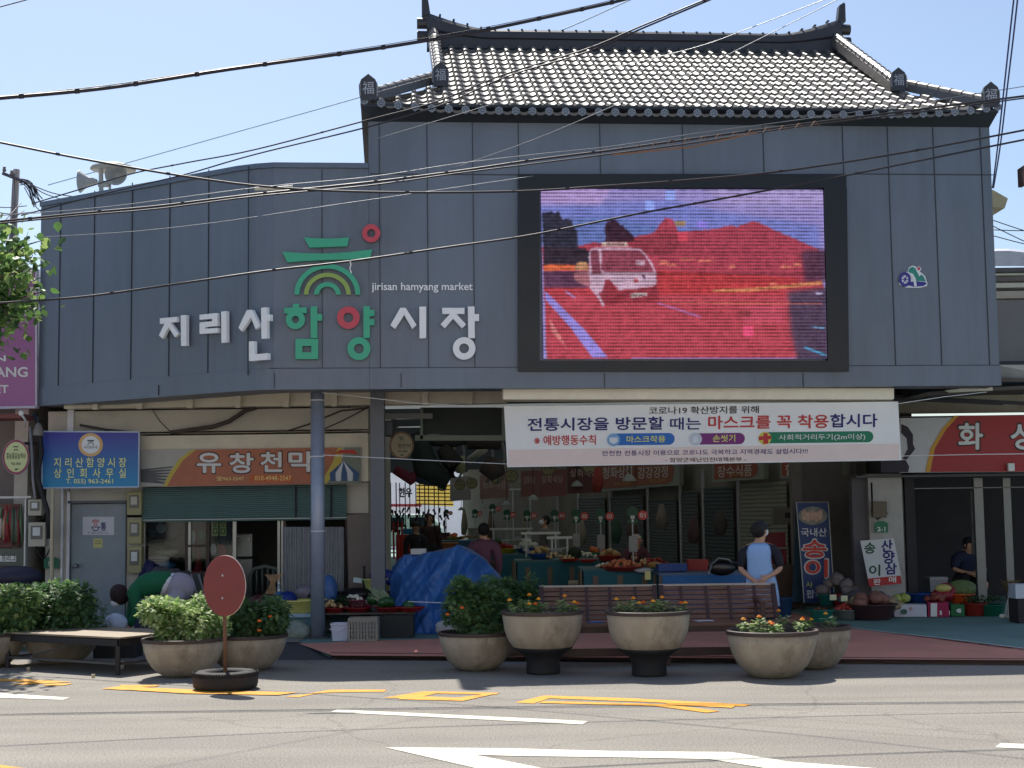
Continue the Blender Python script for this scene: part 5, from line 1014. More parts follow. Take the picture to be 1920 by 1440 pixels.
# ---------------- right side shop ----------------
rs = T('right_shop', 'dark open shop front with pale pillars and aluminium frames at the right', 'building', (7, 24, .05)); PR = YP(23.0)
m = MB(); 
def pr(m, x0, y0, x1, y1, Y=23.0, d=.2): at_box(m, x0, y0, x1, y1, Y, d)
pr(m, 1636, 888, 1690, 1150, 23.0, .35); m.build('pillar', M((176, 172, 166), .7, var=.1, dirt=.45), rs)
m = MB(); pr(m, 1605, 886, 2050, 896, 22.85, .5); pr(m, 1690, 776, 2050, 782, 22.6, .3); pr(m, 1605, 896, 1636, 1150, 23.1, .2); m.build('lintel', M((90, 88, 92), .6, var=.1), rs)
m = MB(); pr(m, 1670, 738, 2050, 775, 22.9, .2); m.build('upper_wall', M((140, 134, 120), .7, dirt=.4), rs)
m = MB(); pr(m, 1690, 911, 2050, 917, 23.2, .08); 
for x0, x1 in ((1690, 1697), (1835, 1842), (1890, 1894)): pr(m, x0, 896, x1, 1130, 23.2, .08)
pr(m, 1824, 920, 1828, 1040, 23.4, .05); m.build('frame', M((120, 120, 118), .4, .5, var=.1), rs)
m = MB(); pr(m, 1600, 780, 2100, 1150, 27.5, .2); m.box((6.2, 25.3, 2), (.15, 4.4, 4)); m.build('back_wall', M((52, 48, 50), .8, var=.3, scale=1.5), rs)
t = sign_panel('red_shop_sign', 'wide red sign board with yellow edge and bold white Korean letters, right of the banner', PR, [(1688, 784), (1688, 886), (2050, 884), (2050, 778)], M((196, 196, 200), .5, var=.05), .08, .35)
m = MB(); sheet(m, PR, [(1795, 779), (1772, 805), (1752, 840), (1743, 885), (2050, 884), (2050, 778)], .432, .004); m.build('red_field', M((160, 34, 40), .5, var=.08, scale=3), t)
m = MB(); sheet(m, PR, [(1790, 779), (1768, 802), (1745, 840), (1735, 885), (1744, 885), (1753, 840), (1774, 805), (1798, 779)], .437, .003); m.build('yellow_border', M((206, 150, 40), .5, var=0), t)
g2 = [('화', 1798, 794, 1842, 842), ('성', 1896, 794, 1940, 842), ('식', 1990, 794, 2034, 842)]
tx(t, PR, [(a, b-2, c-2, d+2, e+2) for a, b, c, d, e in g2], M((50, 14, 18), .5, var=0), .438, 'outline', .06); tx(t, PR, g2, LT, .441, 'lettering', .03)
m = MB(); sheet(m, PR, [(1690, 795), (1702, 800), (1712, 815), (1712, 832), (1716, 842), (1700, 862), (1692, 860), (1702, 842), (1700, 822), (1690, 812)], .432, .003); sheet(m, PR, [(1652, 865), (1698, 862), (1705, 875), (1703, 885), (1652, 886)], .433, .003); m.build('printed_figure', M((44, 34, 50), .6, var=.2), t)
p = PR(1895, 876, .5); t = T('wall_lamp', 'small white lamp fixed low on the red shop sign', 'lamp', p); m = MB(); m.box(p, (.1, .08, .12)); m.build('housing', WHITE, t, bevel=.01)
PW = YP(22.9); t = T('pillar_meter', 'old brown meter box with a hanging cable on the pale pillar', 'electric meter', PW(1650, 972))
m = MB(); sheet(m, PW, rect(1637, 940, 1663, 970), 0, .12); m.build('case', M((104, 92, 74), .6, dirt=.3), t, bevel=.01); m = MB(); m.tube([PW(1634, 905, .03), PW(1636, 960, .05), PW(1645, 974, .06), PW(1664, 962, .05)], .015, 6); m.build('cable', BLACK, t, True)
t = T('address_plate', 'green address plate reading 2-1 on the pale pillar', 'address plate', PW(1652, 999)); m = MB(); sheet(m, PW, [(1640, 998), (1640, 981), (1646, 977), (1658, 977), (1665, 981), (1665, 998)], .02, .01); m.build('plate', M((20, 106, 74), .5, var=.05), t)
m = MB(); text(m, PW, '2-1', 1645, 988, 1660, 996, .034, .02); m.build('lettering', WHITE, t)
PV = YP(22.6); t = T('ginseng_sign', 'tilted white cloth sign for pine mushroom and wild ginseng with a red strip below', 'sign', PV(1652, 1098))
m = MB(); sheet(m, PV, [(1613, 1014), (1676, 1009), (1690, 1080), (1628, 1088)], 0, .01); m.build('cloth', M((206, 208, 208), .7, var=.04), t); m = MB(); sheet(m, PV, [(1627, 1085), (1688, 1079), (1691, 1094), (1630, 1100)], .012, .004); m.build('red_strip', M((176, 40, 40), .6, var=.05), t)
tx(t, PV, [('송', 1621, 1018, 1641, 1038, -.05, .04), ('이', 1630, 1060, 1650, 1080, -.05, .04)], M((30, 84, 56), .6, var=0), .014); tx(t, PV, [('산', 1653, 1013, 1673, 1035, -.05, .04), ('양', 1656, 1035, 1677, 1057, -.05, .04), ('삼', 1660, 1057, 1681, 1077, -.05, .04)], NAVY, .014, 'lettering'); tx(t, PV, [('판', 1638, 1086, 1651, 1097, -.08, .03), ('매', 1667, 1082, 1680, 1093, -.08, .03)], WHITE, .018)
# A-frame banner
PAf = Plane(at(1530, 1040, 23.6), (.12, -1, .12)); PAb = Plane(at(1500, 1040, 24.0), (.5, -1, -.1))
t = T('standing_banner', 'tall navy standing banner with red letters and a plate of mushrooms, beside the woman', 'banner', at(1530, 1132, 23.8))
m = MB(); sheet(m, PAf, [(1493, 942), (1553, 941), (1565, 1128), (1508, 1130)], 0, .006); m.build('panel', M((30, 56, 110), .5, var=.06), t)
m = MB(); sheet(m, PAb, [(1492, 944), (1508, 1128), (1485, 1129), (1491, 1000)], 0, .006); m.build('back_panel', M((70, 100, 120), .5, var=.1), t)
m = MB(); 
for a, b in (((1493, 942), (1508, 1130)), ((1553, 941), (1565, 1128)), ((1493, 942), (1553, 941))): m.tube([PAf(*a, .006), PAf(*b, .006)], .01, 6)
m.build('frame', AL, t)
m = MB(); sheet(m, PAf, ell(1524, 967, 27, 17), .008, .003); m.build('plate_photo', M((130, 130, 116), .5, var=.3, scale=12), t)
m = MB(); [sheet(m, PAf, ell(1508+k*7.5, 966+(k % 2)*3, 4.5, 10, 12), .0115+.0004*k, .001) for k in range(5)]; m.build('mushroom_photo', M((196, 160, 140), .5, var=.25, scale=20), t)
tx(t, PAf, [('국내산', 1502, 990, 1550, 1006)], LT, .012); gg = [('송', 1506, 1013, 1549, 1045), ('이', 1511, 1050, 1551, 1082)]
tx(t, PAf, [(a, b-1.5, c-1.5, d+1.5, e+1.5) for a, b, c, d, e in gg], LT, .010, 'outline', .07); tx(t, PAf, gg, M((210, 60, 40), .5, var=0), .0125, 'lettering', .04)
tx(t, PAf, [('사', 1511, 1090, 1524, 1102), ('고', 1542, 1089, 1556, 1101)], M((200, 200, 90), .5, var=0), .012); tx(t, PAf, [('팝니다', 1512, 1106, 1560, 1122)], LT, .012)
# things behind the woman: red crates, shelf, buckets
for k in range(3): reg(MB().box(c3(1449-k*1.5, 25, .62+.28*k), (.30, .3, .25), .05).build('red_crate', M((130, 36, 46), .5, var=.1), bevel=.01), ['lowest', 'middle', 'topmost'][k]+' dark red crate in the stack right of the woman', 'crate', 'stack of red crates')
t = T('wall_cabinet', 'grey metal control cabinet on the beige shutter', 'cabinet', at(1465, 983, 25.4)); m = MB(); at_box(m, 1450, 952, 1488, 982, 25.4, .2); m.build('case', M((110, 108, 100), .5), t, bevel=.01); m = MB(); at_box(m, 1472, 961, 1482, 971, 25.37, .03); m.build('dial_window', DARK, t)
reg(MB().box(c3(1457, 24.6, .42), (.5, .35, .7)).build('goods_box', M((88, 70, 60), .7, var=.3, scale=5)), 'brown box standing behind the woman', 'box'); basin('blue_bucket', 'dark blue bucket on the ground right of the woman', c3(1460, 22.5, .056), .13, .3, (24, 60, 96), cat='bucket')
# black chair beside the counter
cx, cy = fx(1340, 22.8), 22.8; t = T('black_chair', 'black chair with a shiny rounded back behind the long bench', 'chair', (cx, cy, .056)); BKC = M((26, 26, 30), .25, var=.1)
m = MB(); m.ball((cx+.05, cy, .80), .22, 1, .25, .55, 14, 8, 0, None); m.build('backrest', BKC, t, True); m = MB(); m.ball((cx, cy-.2, .52), .24, 1, 1, .22); m.build('seat', BKC, t, True); m = MB(); m.tube([(cx+.22, cy, .85), (cx+.16, cy, .93), (cx, cy, .95), (cx-.12, cy-.1, .86), (cx-.2, cy-.3, .72)], .014, 8); m.build('chrome_rail', STEEL, t, True)
for a in range(4): m = MB(); m.tube([(cx, cy-.2, .48), (cx+.24*math.cos(a*1.57+.4), cy-.2+.24*math.sin(a*1.57+.4), .07)], .016, 6); m.build('leg', STEEL, t)
# produce on the ground in front of the right shop
def gpt(px, py, z=.056): return gz(px, py, z)
def gb(name, label, px, py, r, h, col, **k):
    p = gpt(px, py) if py > 1150 else V(fx(px, 22.75), 22.75-r*.3, .215)
    basin(name, label, (p.x, p.y+r*.72, p.z), r, h, col, **k); return V(p.x, p.y+r*.72, p.z)
c = gb('green_basin', 'teal green plastic basin at the left end of the produce row', 1543, 1167, .19, .17, (20, 110, 96)); heap('chestnut', 'chestnut in the teal basin at the left end of the row', 'chestnuts in the teal basin', c+V(0, 0, .1), 16, .026, (.13, .13), M((120, 70, 44), .5, var=.2))
c = gb('teal_basin', 'darker teal basin behind the teal green one', 1541, 1140, .15, .16, (20, 90, 84)); c = gb('red_basin', 'red basin with white price card behind the grey basin', 1572, 1142, .20, .16, (168, 36, 44)); 
heap('dried_root_bag', 'grey dried root bag piled behind the red basin', 'dried root bags behind the red basin', c+V(-.05, .12, .12), 8, .11, (.25, .2), M((120, 110, 108), .7, var=.3, scale=14), .7, 1.6, 'bag', .15)
for px, py, lb in ((1583, 1122, 'yellow topped price card standing in the red basin'), (1562, 1120, 'leaning white price card left of the yellow topped one')): p = at(px, py, 21.9); reg(MB().box(p, (.1, .01, .08), .1).build('price_card', M((216, 214, 170), .6, var=.06)), lb, 'card')
c = gb('grey_basin', 'grey metal basin of red fruit at the front of the row', 1592, 1162, .20, .14, (110, 116, 112), rough=.3); heap('red_fruit', 'small red fruit heaped in the grey metal basin', 'red fruit in the grey basin', c+V(0, 0, .11), 26, .032, (.16, .14), M((176, 60, 44), .3, var=.3, scale=14))
c = gb('brown_basin', 'wide dark brown basin beside the grey metal basin', 1644, 1163, .36, .22, (70, 44, 48)); heap('ginger_bag', 'brown mesh bag of roots heaped in the wide brown basin', 'root bags in the brown basin', c+V(0, 0, .14), 12, .10, (.28, .22), M((140, 96, 84), .7, var=.3, scale=16), .8, 1.2, 'bag', .12)
dp = T('display_plank', 'low plank stand at the back of the produce row on the right', 'stand', V(fx(1690, 23), 23, .056)); m = MB(); m.box(V(fx(1690, 22.9), 22.85, .195), (2.3, .5, .03)); m.build('plank', M((96, 84, 70), .8, var=.2), dp); m = MB(); m.box(V(fx(1690, 22.9), 22.87, .118), (2.2, .4, .12)); m.build('base', DGREY, dp)
c = V(fx(1622, 22.5), 22.35, 0); heap('herb_bag', 'clear bag of dried brown herbs in the tall heap under the white sign', 'herb bags under the white sign', V(c.x, c.y, .10), 26, .105, (.42, .2), M((160, 142, 108), .6, var=.4, scale=18), .75, 1.5, 'bag', .15)
heap('dark_bag', 'dark grey bag at the back of the herb heap', 'dark bags behind the herb heap', V(c.x-.12, c.y+.12, .24), 8, .11, (.40, .1), M((84, 80, 88), .6, var=.3, scale=16), .7, .8, 'bag', .15)
def carton(x0, x1, y0, y1, d, col, label, lid=None):
    a = gpt(x0, y1); b = gpt(x1, y1); w_ = b.x-a.x; h = (y1-y0)/F*a.y*.97; c = V((a.x+b.x)/2, (a.y+b.y)/2+d/2, .06+h/2); t = T('produce_box', label, 'box', (c.x, c.y, .058)); m = MB(); 
    m.box(c+V(0, 0, 0), (w_, d, h), math.atan2(b.y-a.y, b.x-a.x)); m.build('carton', M(col, .65, var=.06, dirt=.1), t); return t, YP((a.y+b.y)/2-.002), c, w_, h
t, pl, c, w_, h = carton(1680, 1742, 1134, 1157, .3, (206, 206, 216), 'white printed carton of young radish in the produce row'); tx(t, pl, [('싱싱무', 1704, 1138, 1724, 1145)], M((170, 44, 70), .6, var=0), .004)
m = MB(); sheet(m, pl, ell(1695, 1147, 6, 5), .003); sheet(m, pl, [(1726, 1149), (1730, 1141), (1732, 1143), (1728, 1151)], .003); sheet(m, pl, [(1731, 1149), (1735, 1141), (1737, 1143), (1733, 1151)], .0032); m.build('leaf_print', M((60, 96, 84), .6), t)
heap('yellow_melon', 'small yellow green melon on the white carton of young radish', 'yellow melons on the white carton', c+V(-.1, .1, h/2), 5, .07, (.16, .1), M((170, 180, 90), .4), 1, .5, 'melon')
t, pl, c, w_, h = carton(1744, 1784, 1130, 1157, .32, (160, 24, 76), 'magenta and white carton right of the radish carton'); m = MB(); sheet(m, pl, rect(1745, 1131, 1757, 1156), .003, .001); sheet(m, pl, rect(1762, 1145, 1781, 1153), .003, .001); m.build('white_print', WHITE, t); heap('sweet_potato', 'brown sweet potato lying on the magenta carton', 'sweet potatoes on the magenta carton', c+V(0, .1, h/2), 7, .055, (.18, .12), M((140, 70, 60), .6, var=.2), .8, .6, 'sweet potato', sx=1.7)
t, pl, c, w_, h = carton(1787, 1813, 1134, 1156, .3, (30, 110, 60), 'green printed carton between the magenta box and the red basin'); m = MB(); sheet(m, pl, ell(1800, 1145, 7, 4), .003, .001); m.build('white_print', WHITE, t)
c = gb('blue_basin', 'blue basin behind the white printed carton', 1720, 1128, .28, .16, (34, 76, 140)); c = gb('orange_basin', 'orange basin behind the green carton', 1792, 1136, .2, .14, (214, 90, 34)); reg(MB().ball(c+V(.05, .12, .22), .17, 1.3, .8, .8, 14, 8, .1).build('cabbage_heap', M((96, 112, 66), .7, var=.35, scale=14), None, True), 'pale green cabbage bundle behind the orange basin', 'cabbage')
c = gb('red_basin', 'brownish red basin of greens right of the green carton', 1832, 1155, .2, .18, (140, 42, 30)); c2 = gb('green_basin', 'green basin of greens beside the braided garlic', 1866, 1155, .2, .16, (20, 100, 72))
for q, lb in ((c, 'leafy greens piled in the brownish red basin'), (c2, 'leafy greens piled in the green basin beside the garlic')): 
    m = MB(); 
    for k in range(90): a = rp2.uniform(0, 6.28); rr = rp2.uniform(0, .17); p = q+V(math.cos(a)*rr, math.sin(a)*rr, .18+.1*rp2.random()); d = V(rp2.uniform(-.08, .08), rp2.uniform(-.08, .08), rp2.uniform(0, .05)); s = V(-d.y, d.x, .02).normalized()*.02; m.face([p, p+d*.5+s, p+d, p+d*.5-s])
    reg(m.build('leafy_greens', M((60, 84, 44), .7, var=.4, scale=20)), lb, 'greens')
heap('red_net_bag', 'red net bag behind the magenta carton', 'red net bags behind the magenta carton', V(fx(1765, 22.8), 22.8, .22), 6, .11, (.2, .1), M((150, 34, 50), .5, var=.2), .8, 1.2, 'bag'); reg(MB().ball(at(1768, 1103, 22.7), .11, 1.2, .8, .6, 12, 7, .05).build('straw_hat', M((196, 186, 110), .7, var=.1), None, True), 'pale yellow cloth hat on the red net bags', 'hat')
def garlic_braid(px, py, top, lb):
    p = gpt(px, py); t = T('garlic_bundle', lb, 'garlic', p); m = MB(); zt = at(px, top, p.y).z
    for k in range(60): 
        a = rp2.uniform(-.5, .5); b0 = p+V(rp2.uniform(-.04, .08), rp2.uniform(-.05, .05), .38); m.tube([b0, b0+V(a*.12, 0, .15), b0+V(a*.36, rp2.uniform(-.1, .1), zt-.45+rp2.uniform(-.1, .1))], [.006, .004, .002], 4)
    m.build('dry_leaves', M((120, 98, 62), .8, var=.25), t)
    m = MB(); 
    for k in range(12): x = rp2.uniform(-.14, .1); m.tube([p+V(.03+x*.2, 0, .40), p+V(x*.7, -.05, .2), p+V(x, -.06, .05)], [.012, .016, .012], 5)
    m.build('stalks', M((206, 196, 174), .7, var=.15), t)
    m = MB(); [m.ball(p+V(rp2.uniform(-.16, .1), rp2.uniform(-.1, 0), .04), .032) for k in range(10)]; m.build('bulbs', GAR, t, True)
garlic_braid(1896, 1160, 1095, 'tied garlic bundle with dry leaves at the right edge'); 
p = at(1912, 1108, 21); reg(MB().box(p, (.22, .3, .2)).build('white_carton', M((200, 204, 214), .6, var=.05), bevel=.004), 'white and yellow carton on a dark stand at the right edge', 'carton'); reg(MB().box(V(p.x+.15, p.y, .22), (.5, .4, .33)).build('dark_stand', M((48, 40, 44), .7, var=.2)), 'dark stand under the white carton at the right edge', 'stand')
t = T('styrofoam_box', 'grey white foam box standing behind the seated person', 'box', c3(1744, 23.9, .056)); m = MB(); m.box(c3(1744, 23.9, .35), (.28, .3, .36)); m.build('box_body', M((160, 160, 164), .7), t, bevel=.01); m = MB(); m.box(c3(1744, 23.9, .55), (.3, .32, .05)); m.build('lid', M((170, 170, 172), .7), t, bevel=.01)
reg(MB().tube([c3(1828, 23.3, 1.25), c3(1828, 23.3, 1.32)], .05, 12).build('wall_clock', M((170, 170, 170), .4)), 'small round pale dial on the aluminium frame', 'dial')
# ---------------- planters, plants ----------------
BOWL = M((164, 152, 134), .8, var=.16, scale=5, dirt=.9, bump=.25, bscale=30, name='weathered_cement', stretch=(1, 1, .5)); RIM = M((66, 54, 50), .6, var=.15, scale=8); SOIL = M((44, 34, 28), .95, var=.3, scale=20, bump=.8); PEDM = M((34, 33, 34), .7, var=.2, scale=6, dirt=.3)
def planter(px, py, wpx, hpx, label, ped=False, z=0.0):
    g = gz(px, py, z); D = g.y+.22; q = D/F; r = wpx*q/2; h = hpx*q; c = V(fx(px, D), D, z)
    t = T('bowl_planter', label, 'planter', c, 'cement bowl planters along the kerb')
    if ped:
        hb = h*.62; z0 = h-hb; m = MB(); m.lathe([(.001, 0), (r*.40, 0), (r*.42, .015), (r*.42, z0*.12), (r*.41, z0*.5), (r*.47, z0*.75), (r*.60, z0*.93), (r*.73, z0*1.06), (r*.73, z0*1.12), (r*.3, z0*1.14)], c, 40); m.build('pedestal', PEDM, t, True)
        pr_ = [(.42, .0), (.66, .03), (.76, .10), (.87, .28), (.95, .52), (.985, .8), (1.0, .93)]
    else:
        z0 = 0; hb = h; pr_ = [(.001, 0), (.40, 0), (.46, .015), (.62, .11), (.77, .27), (.89, .48), (.965, .72), (1.0, .92)]
    m = MB(); m.lathe([(r*a, z0+hb*b) for a, b in pr_]+[(r*.95, z0+hb*.92), (r*.9, z0+hb*.6)], c, 48); m.build('bowl', BOWL, t, True)
    m = MB(); m.lathe([(r*1.0, z0+hb*.915), (r*1.025, z0+hb*.925), (r*1.03, z0+hb), (r*1.015, z0+hb*1.01), (r*.955, z0+hb*1.01), (r*.945, z0+hb*.99), (r*.945, z0+hb*.91)], c, 48); m.build('rim', RIM, t)
    m = MB(); rows = [[c+V(math.cos(a)*r*.95*k/4, math.sin(a)*r*.95*k/4, z0+hb*.90+R.uniform(-.012, .02)) for a in [i*math.pi/14 for i in range(28)]] for k in range(5)]; rows[0] = [c+V(0, 0, z0+hb*.91)]*28; m.grid(rows, True); m.build('soil', SOIL, t, True)
    return c+V(0, 0, z0+hb*.90), r
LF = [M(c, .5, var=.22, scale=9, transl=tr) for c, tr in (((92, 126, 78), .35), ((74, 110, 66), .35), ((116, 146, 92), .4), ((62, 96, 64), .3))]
LF_SUN = [M(c, .45, var=.2, scale=9, transl=tr) for c, tr in (((138, 168, 98), .5), ((172, 194, 126), .5), ((104, 140, 76), .45), ((212, 222, 170), .45))]  # paler leaf set: sunlight on the bush put into the colour
LSH = [(0, 0), (.05, .2), (.36, .12), (.14, .36), (.52, .46), (.13, .58), (.34, .86), (.07, .78), (0, 1.1), (-.07, .78), (-.34, .86), (-.13, .58), (-.52, .46), (-.14, .36), (-.36, .12), (-.05, .2)]
def leaf(m, p, d, up, s, rr, shape=LSH, fold=.22):
    d = d.normalized(); s1 = d.cross(up); 
    if s1.length < .05: s1 = V(1, 0, 0)
    s1.normalize(); n = s1.cross(d)
    pts = [p+d*(y*s)+s1*(x*s)+n*(-fold*abs(x)*s - .25*y*y*s) for x, y in shape]
    h = len(shape)//2
    m.face(pts[:h+1]); m.face([pts[0]]+pts[h:])
def bush(label, c, rx, ry, rz, n, ls, mats, seed, cat='shrub', group='leafy chrysanthemum bushes in the planters', lob=5, flowers=0):
    rr = random.Random(seed); t = T('leafy_shrub', label, cat, c, group); c = Vector(c)
    lobes = [(rr.uniform(-.78, .78)*rx, rr.uniform(-.45, .45)*ry, rr.uniform(.2, .8)*rz, rr.uniform(.26, .46)) for _ in range(lob*3)]+[(0, 0, .35*rz, .6)]
    m = MB()
    for k in range(int(n*2.0)):
        lx, ly, lz, lr = rr.choice(lobes); 
        while True:
            u = V(rr.gauss(0, 1), rr.gauss(0, 1), rr.gauss(.25, 1)); 
            if u.length > .1: break
        u.normalize(); q = rr.random()**.38
        p = V(lx+u.x*lr*rx*q, ly+u.y*lr*ry*q, lz+u.z*lr*rz*.85*q)
        if p.z < .02*rz: p.z = rr.uniform(0, .15)*rz
        d = u*.8+V(rr.uniform(-.6, .6), rr.uniform(-.6, .6), rr.uniform(-.75, .3)); m.cur = min(3, int(rr.random()**1.2*4))
        leaf(m, c+p, d, V(rr.uniform(-.3, .3), rr.uniform(-.3, .3), 1), ls*rr.uniform(.42, .95), rr)
    m.build('foliage', mats, t)
    m = MB()
    for k in range(26): a = rr.uniform(0, 6.28); e = V(math.cos(a)*rx*.7*rr.random(), math.sin(a)*ry*.7*rr.random(), rz*rr.uniform(.5, .9)); b = V(e.x*.3, e.y*.3, -.02); m.tube([c+b, c+(b+e)/2+V(0, 0, .04), c+e], [.008, .006, .003], 5)
    m.build('stems', M((70, 84, 48), .7, var=.2), t)
    if flowers:
        m = MB()
        for k in range(flowers): a = rr.uniform(3.6, 5.8); p = c+V(math.cos(a)*rx*.9, math.sin(a)*ry*.9, rz*rr.uniform(.1, .75)); m.ball(p, .025, 1, 1, .6, 10, 5, .1)
        m.build('orange_flowers', M((230, 110, 30), .6, var=.2, scale=30), t)
    return t
def marigold(c, label, seed, nf=2, h=.14, s=1.0, grp='young marigold plants in the planters'):
    rr = random.Random(seed); t = T('marigold_plant', label, 'flower', c, grp); m = MB(); c = Vector(c)
    for k in range(64): a = rr.uniform(0, 6.28); q = rr.random()*.05*s; p = c+V(math.cos(a)*q, math.sin(a)*q, rr.uniform(0, h*.85)); m.cur = rr.randrange(4); leaf(m, p, V(math.cos(a), math.sin(a), rr.uniform(-.2, .9)), V(0, 0, 1), rr.uniform(.04, .07)*s, rr)
    m.build('foliage', LF_SUN, t)
    for k in range(nf):
        p = c+V(rr.uniform(-.06, .06)*s, rr.uniform(-.04, .04), h*rr.uniform(.9, 1.12)); m = MB(); m.tube([c+V(0, 0, 0), (c+p)/2+V(.005, 0, 0), p], .003, 5); st = m.build('stem', LF[0], t)
        m = MB(); 
        for j in range(4): m.lathe([(.001, .004*j), (.024-.005*j, .004+.005*j), (.027-.005*j, .010+.005*j), (.015-.003*j, .012+.005*j)], p, 14, wob=.12)
        m.build('flower_head', M(((240, 150, 30), (228, 108, 30), (244, 170, 50))[(seed+k) % 3], .6, var=.2, scale=60), t)
c1, r1 = planter(345, 1272, 150, 70, 'sunlit cement bowl planter right behind the red round sign'); c2_, r2_ = planter(462, 1260, 148, 65, 'shaded cement bowl planter to the right of the sunlit one behind the red sign')
c3_, r3_ = planter(888, 1260, 140, 70, 'cement bowl planter with a large bush, left of the first pedestal planter'); c4, r4 = planter(1011, 1267, 150, 115, 'cement bowl on a black pedestal, left one of the two', True); c5, r5 = planter(1207, 1271, 155, 119, 'cement bowl on a black pedestal, right one of the two, before the bench middle', True)
c6, r6 = planter(1436, 1274, 166, 86, 'wide cement bowl planter in sunlight at the right, nearest the road'); c7, r7 = planter(1510, 1257, 142, 78, 'cement bowl planter just behind the wide sunlit one at the right')
c8, r8 = planter(-20, 1253, 140, 62, 'cement bowl planter cut by the left picture edge'); c9, r9 = planter(118, 1246, 140, 60, 'cement bowl planter in the shade behind the low wooden platform'); 
cA, rA = planter(952, 1238, 130, 60, 'cement bowl planter hidden behind the left pedestal planter, holding a bush')
bush('bright sunlit pale green bush in the planter behind the red sign', c1, r1*1.0, r1*.95, .46, 2600, .075, LF_SUN, 1, lob=6)
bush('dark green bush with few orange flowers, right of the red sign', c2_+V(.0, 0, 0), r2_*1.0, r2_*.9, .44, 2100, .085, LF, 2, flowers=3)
bush('large dark green bush in front of the blue tarpaulin', c3_+V(-.02, 0, 0), r3_*.92, r3_*.9, .56, 2400, .095, LF, 3, lob=6, flowers=2)
bush('dark bush behind the left pedestal planter, touching the bench end', cA+V(.0, 0, 0), rA*.95, rA*.85, .56, 1900, .085, LF, 4)
bush('green bush at the very left edge, partly catching the sun', c8+V(.15, 0, 0), r8*1.15, r8, .56, 2300, .09, LF[:2]+LF_SUN[:2], 5, lob=6); bush('dense dark bush behind the low wooden platform', c9, r9*1.1, r9*.95, .58, 2500, .09, LF, 6, lob=6)
k = 0
for (cc, rr_, pos, side) in ((c4, r4, (-.72, -.45, -.2, .0, .45, .72), 'left pedestal planter'), (c5, r5, (-.62, -.42, -.1, .12, .35, .78), 'right pedestal planter'), (c6, r6, (-.62, -.3, .02, .62), 'wide sunlit planter at the right'), (c7, r7, (-.75, -.15, .45), 'planter behind the wide sunlit one')):
    for j, u in enumerate(pos):
        od = ['first', 'second', 'third', 'fourth', 'fifth', 'sixth'][j]
        k += 1; marigold(cc+V(u*rr_, -.1*rr_+.3*rr_*(((k*7) % 5)/5-.5), 0), od+' marigold from the left in the '+side, 100+k, 1 if k % 3 else 2, .11+.035*(k % 3), .9+.2*((k*5) % 4)/3)
# ---------------- low wooden platform ----------------
A = gz(222, 1266); B = gz(14, 1252); sd = (A-B).normalized(); bk_ = V(-sd.y, sd.x, 0); 
if bk_.y < 0: bk_ = -bk_
w_ = (A-B).length; dp = 1.0; hz = .385; t = T('low_platform', 'low wooden sitting platform on a dark metal frame at the left kerb', 'platform', (A+B)/2)
PLT = M((150, 134, 112), .6, var=.12, scale=3, dirt=.3, stretch=(1, 5, 1)); DM = M((36, 34, 36), .55, .2, var=.15)
def P_(u, v, z): return B+sd*(w_*u)+bk_*(dp*v)+V(0, 0, z)
m = MB(); m.prism([P_(-.01, -.02, hz), P_(1.02, -.02, hz), P_(1.02, 1.02, hz), P_(-.01, 1.02, hz)], (0, 0, .018)); m.build('deck', PLT, t)
m = MB(); [m.bar(P_(*a, hz-.045), P_(*b, hz-.045), .05, .07) for a, b in (((0, 0), (1, 0)), ((1, 0), (1, 1)), ((1, 1), (0, 1)), ((0, 1), (0, 0)))]; m.build('frame', DM, t)
for u, v in ((0, 0), (1, 0), (1, 1), (0, 1)): m = MB(); m.bar(P_(u+.005*(1-2*u), v, 0), P_(u+.005*(1-2*u), v, hz-.08), .045); m.build('leg', DM, t)
m = MB(); [m.bar(P_(*a, .12), P_(*b, .12), .025) for a, b in (((0.02, 0), (.98, 0)), ((1, .03), (1, .97)), ((0, .03), (0, .97)))]; m.bar(P_(.05, .1, .1), P_(.5, .3, hz-.09), .02); m.build('lower_rail', M((84, 82, 82), .5, .3), t)
for i, (u, v, s, c) in enumerate(((.72, .5, .045, (196, 196, 190)), (.28, -.12, .022, (200, 180, 140)), (.97, -.3, .02, (210, 190, 150)))): reg(MB().lathe([(.001, 0), (s*.8, 0), (s, s*1.8), (s*.9, s*1.8), (s*.7, s*.2)], P_(u, v, 0), 12).build('paper_cup', M(c, .6), None, True), ('white paper cup on the ground under the wooden platform', 'crumpled beige cup on the asphalt before the wooden platform', 'small pale cup by the right leg of the platform')[i], 'cup')
# ---------------- red round sign on a tyre ----------------
g = gz(412, 1298); tc = V(g.x, g.y+.28, 0); ty = T('tyre_base', 'old black car tyre lying flat as the base of the red round sign', 'tyre', tc)
m = MB(); prof = [(.17, .02), (.20, .0), (.27, .0), (.305, .02), (.315, .06), (.315, .12), (.305, .155), (.27, .175), (.20, .175), (.17, .15), (.165, .09), (.17, .02)]; m.lathe(prof, tc, 48); tb = m.build('tyre', M((42, 41, 42), .8, var=.2, scale=12, dirt=.4), ty, True)
m = MB(); 
for k in range(72): a = k*math.pi/36; m.box(tc+V(math.cos(a)*.314, math.sin(a)*.314, .148), (.014, .012, .04), a)
m.build('tread_blocks', M((36, 35, 36), .85), tb)
m = MB(); m.lathe([(.001, .05), (.17, .05), (.17, .03)], tc, 30); m.build('concrete_fill', M((110, 106, 100), .9, bump=.4), ty)
sgn = T('round_stop_board', 'dull red oval sign board on a rusty post standing in the tyre', 'sign', tc+V(0, 0, .05)); pc = at(423, 1098, tc.y-.03)
m = MB(); m.tube([tc+V(.0, 0, .05), V(pc.x-.02, tc.y, pc.z+.1)], .019, 10); m.build('post', M((118, 84, 66), .7, .3, var=.25, scale=10, dirt=.5), sgn, True)
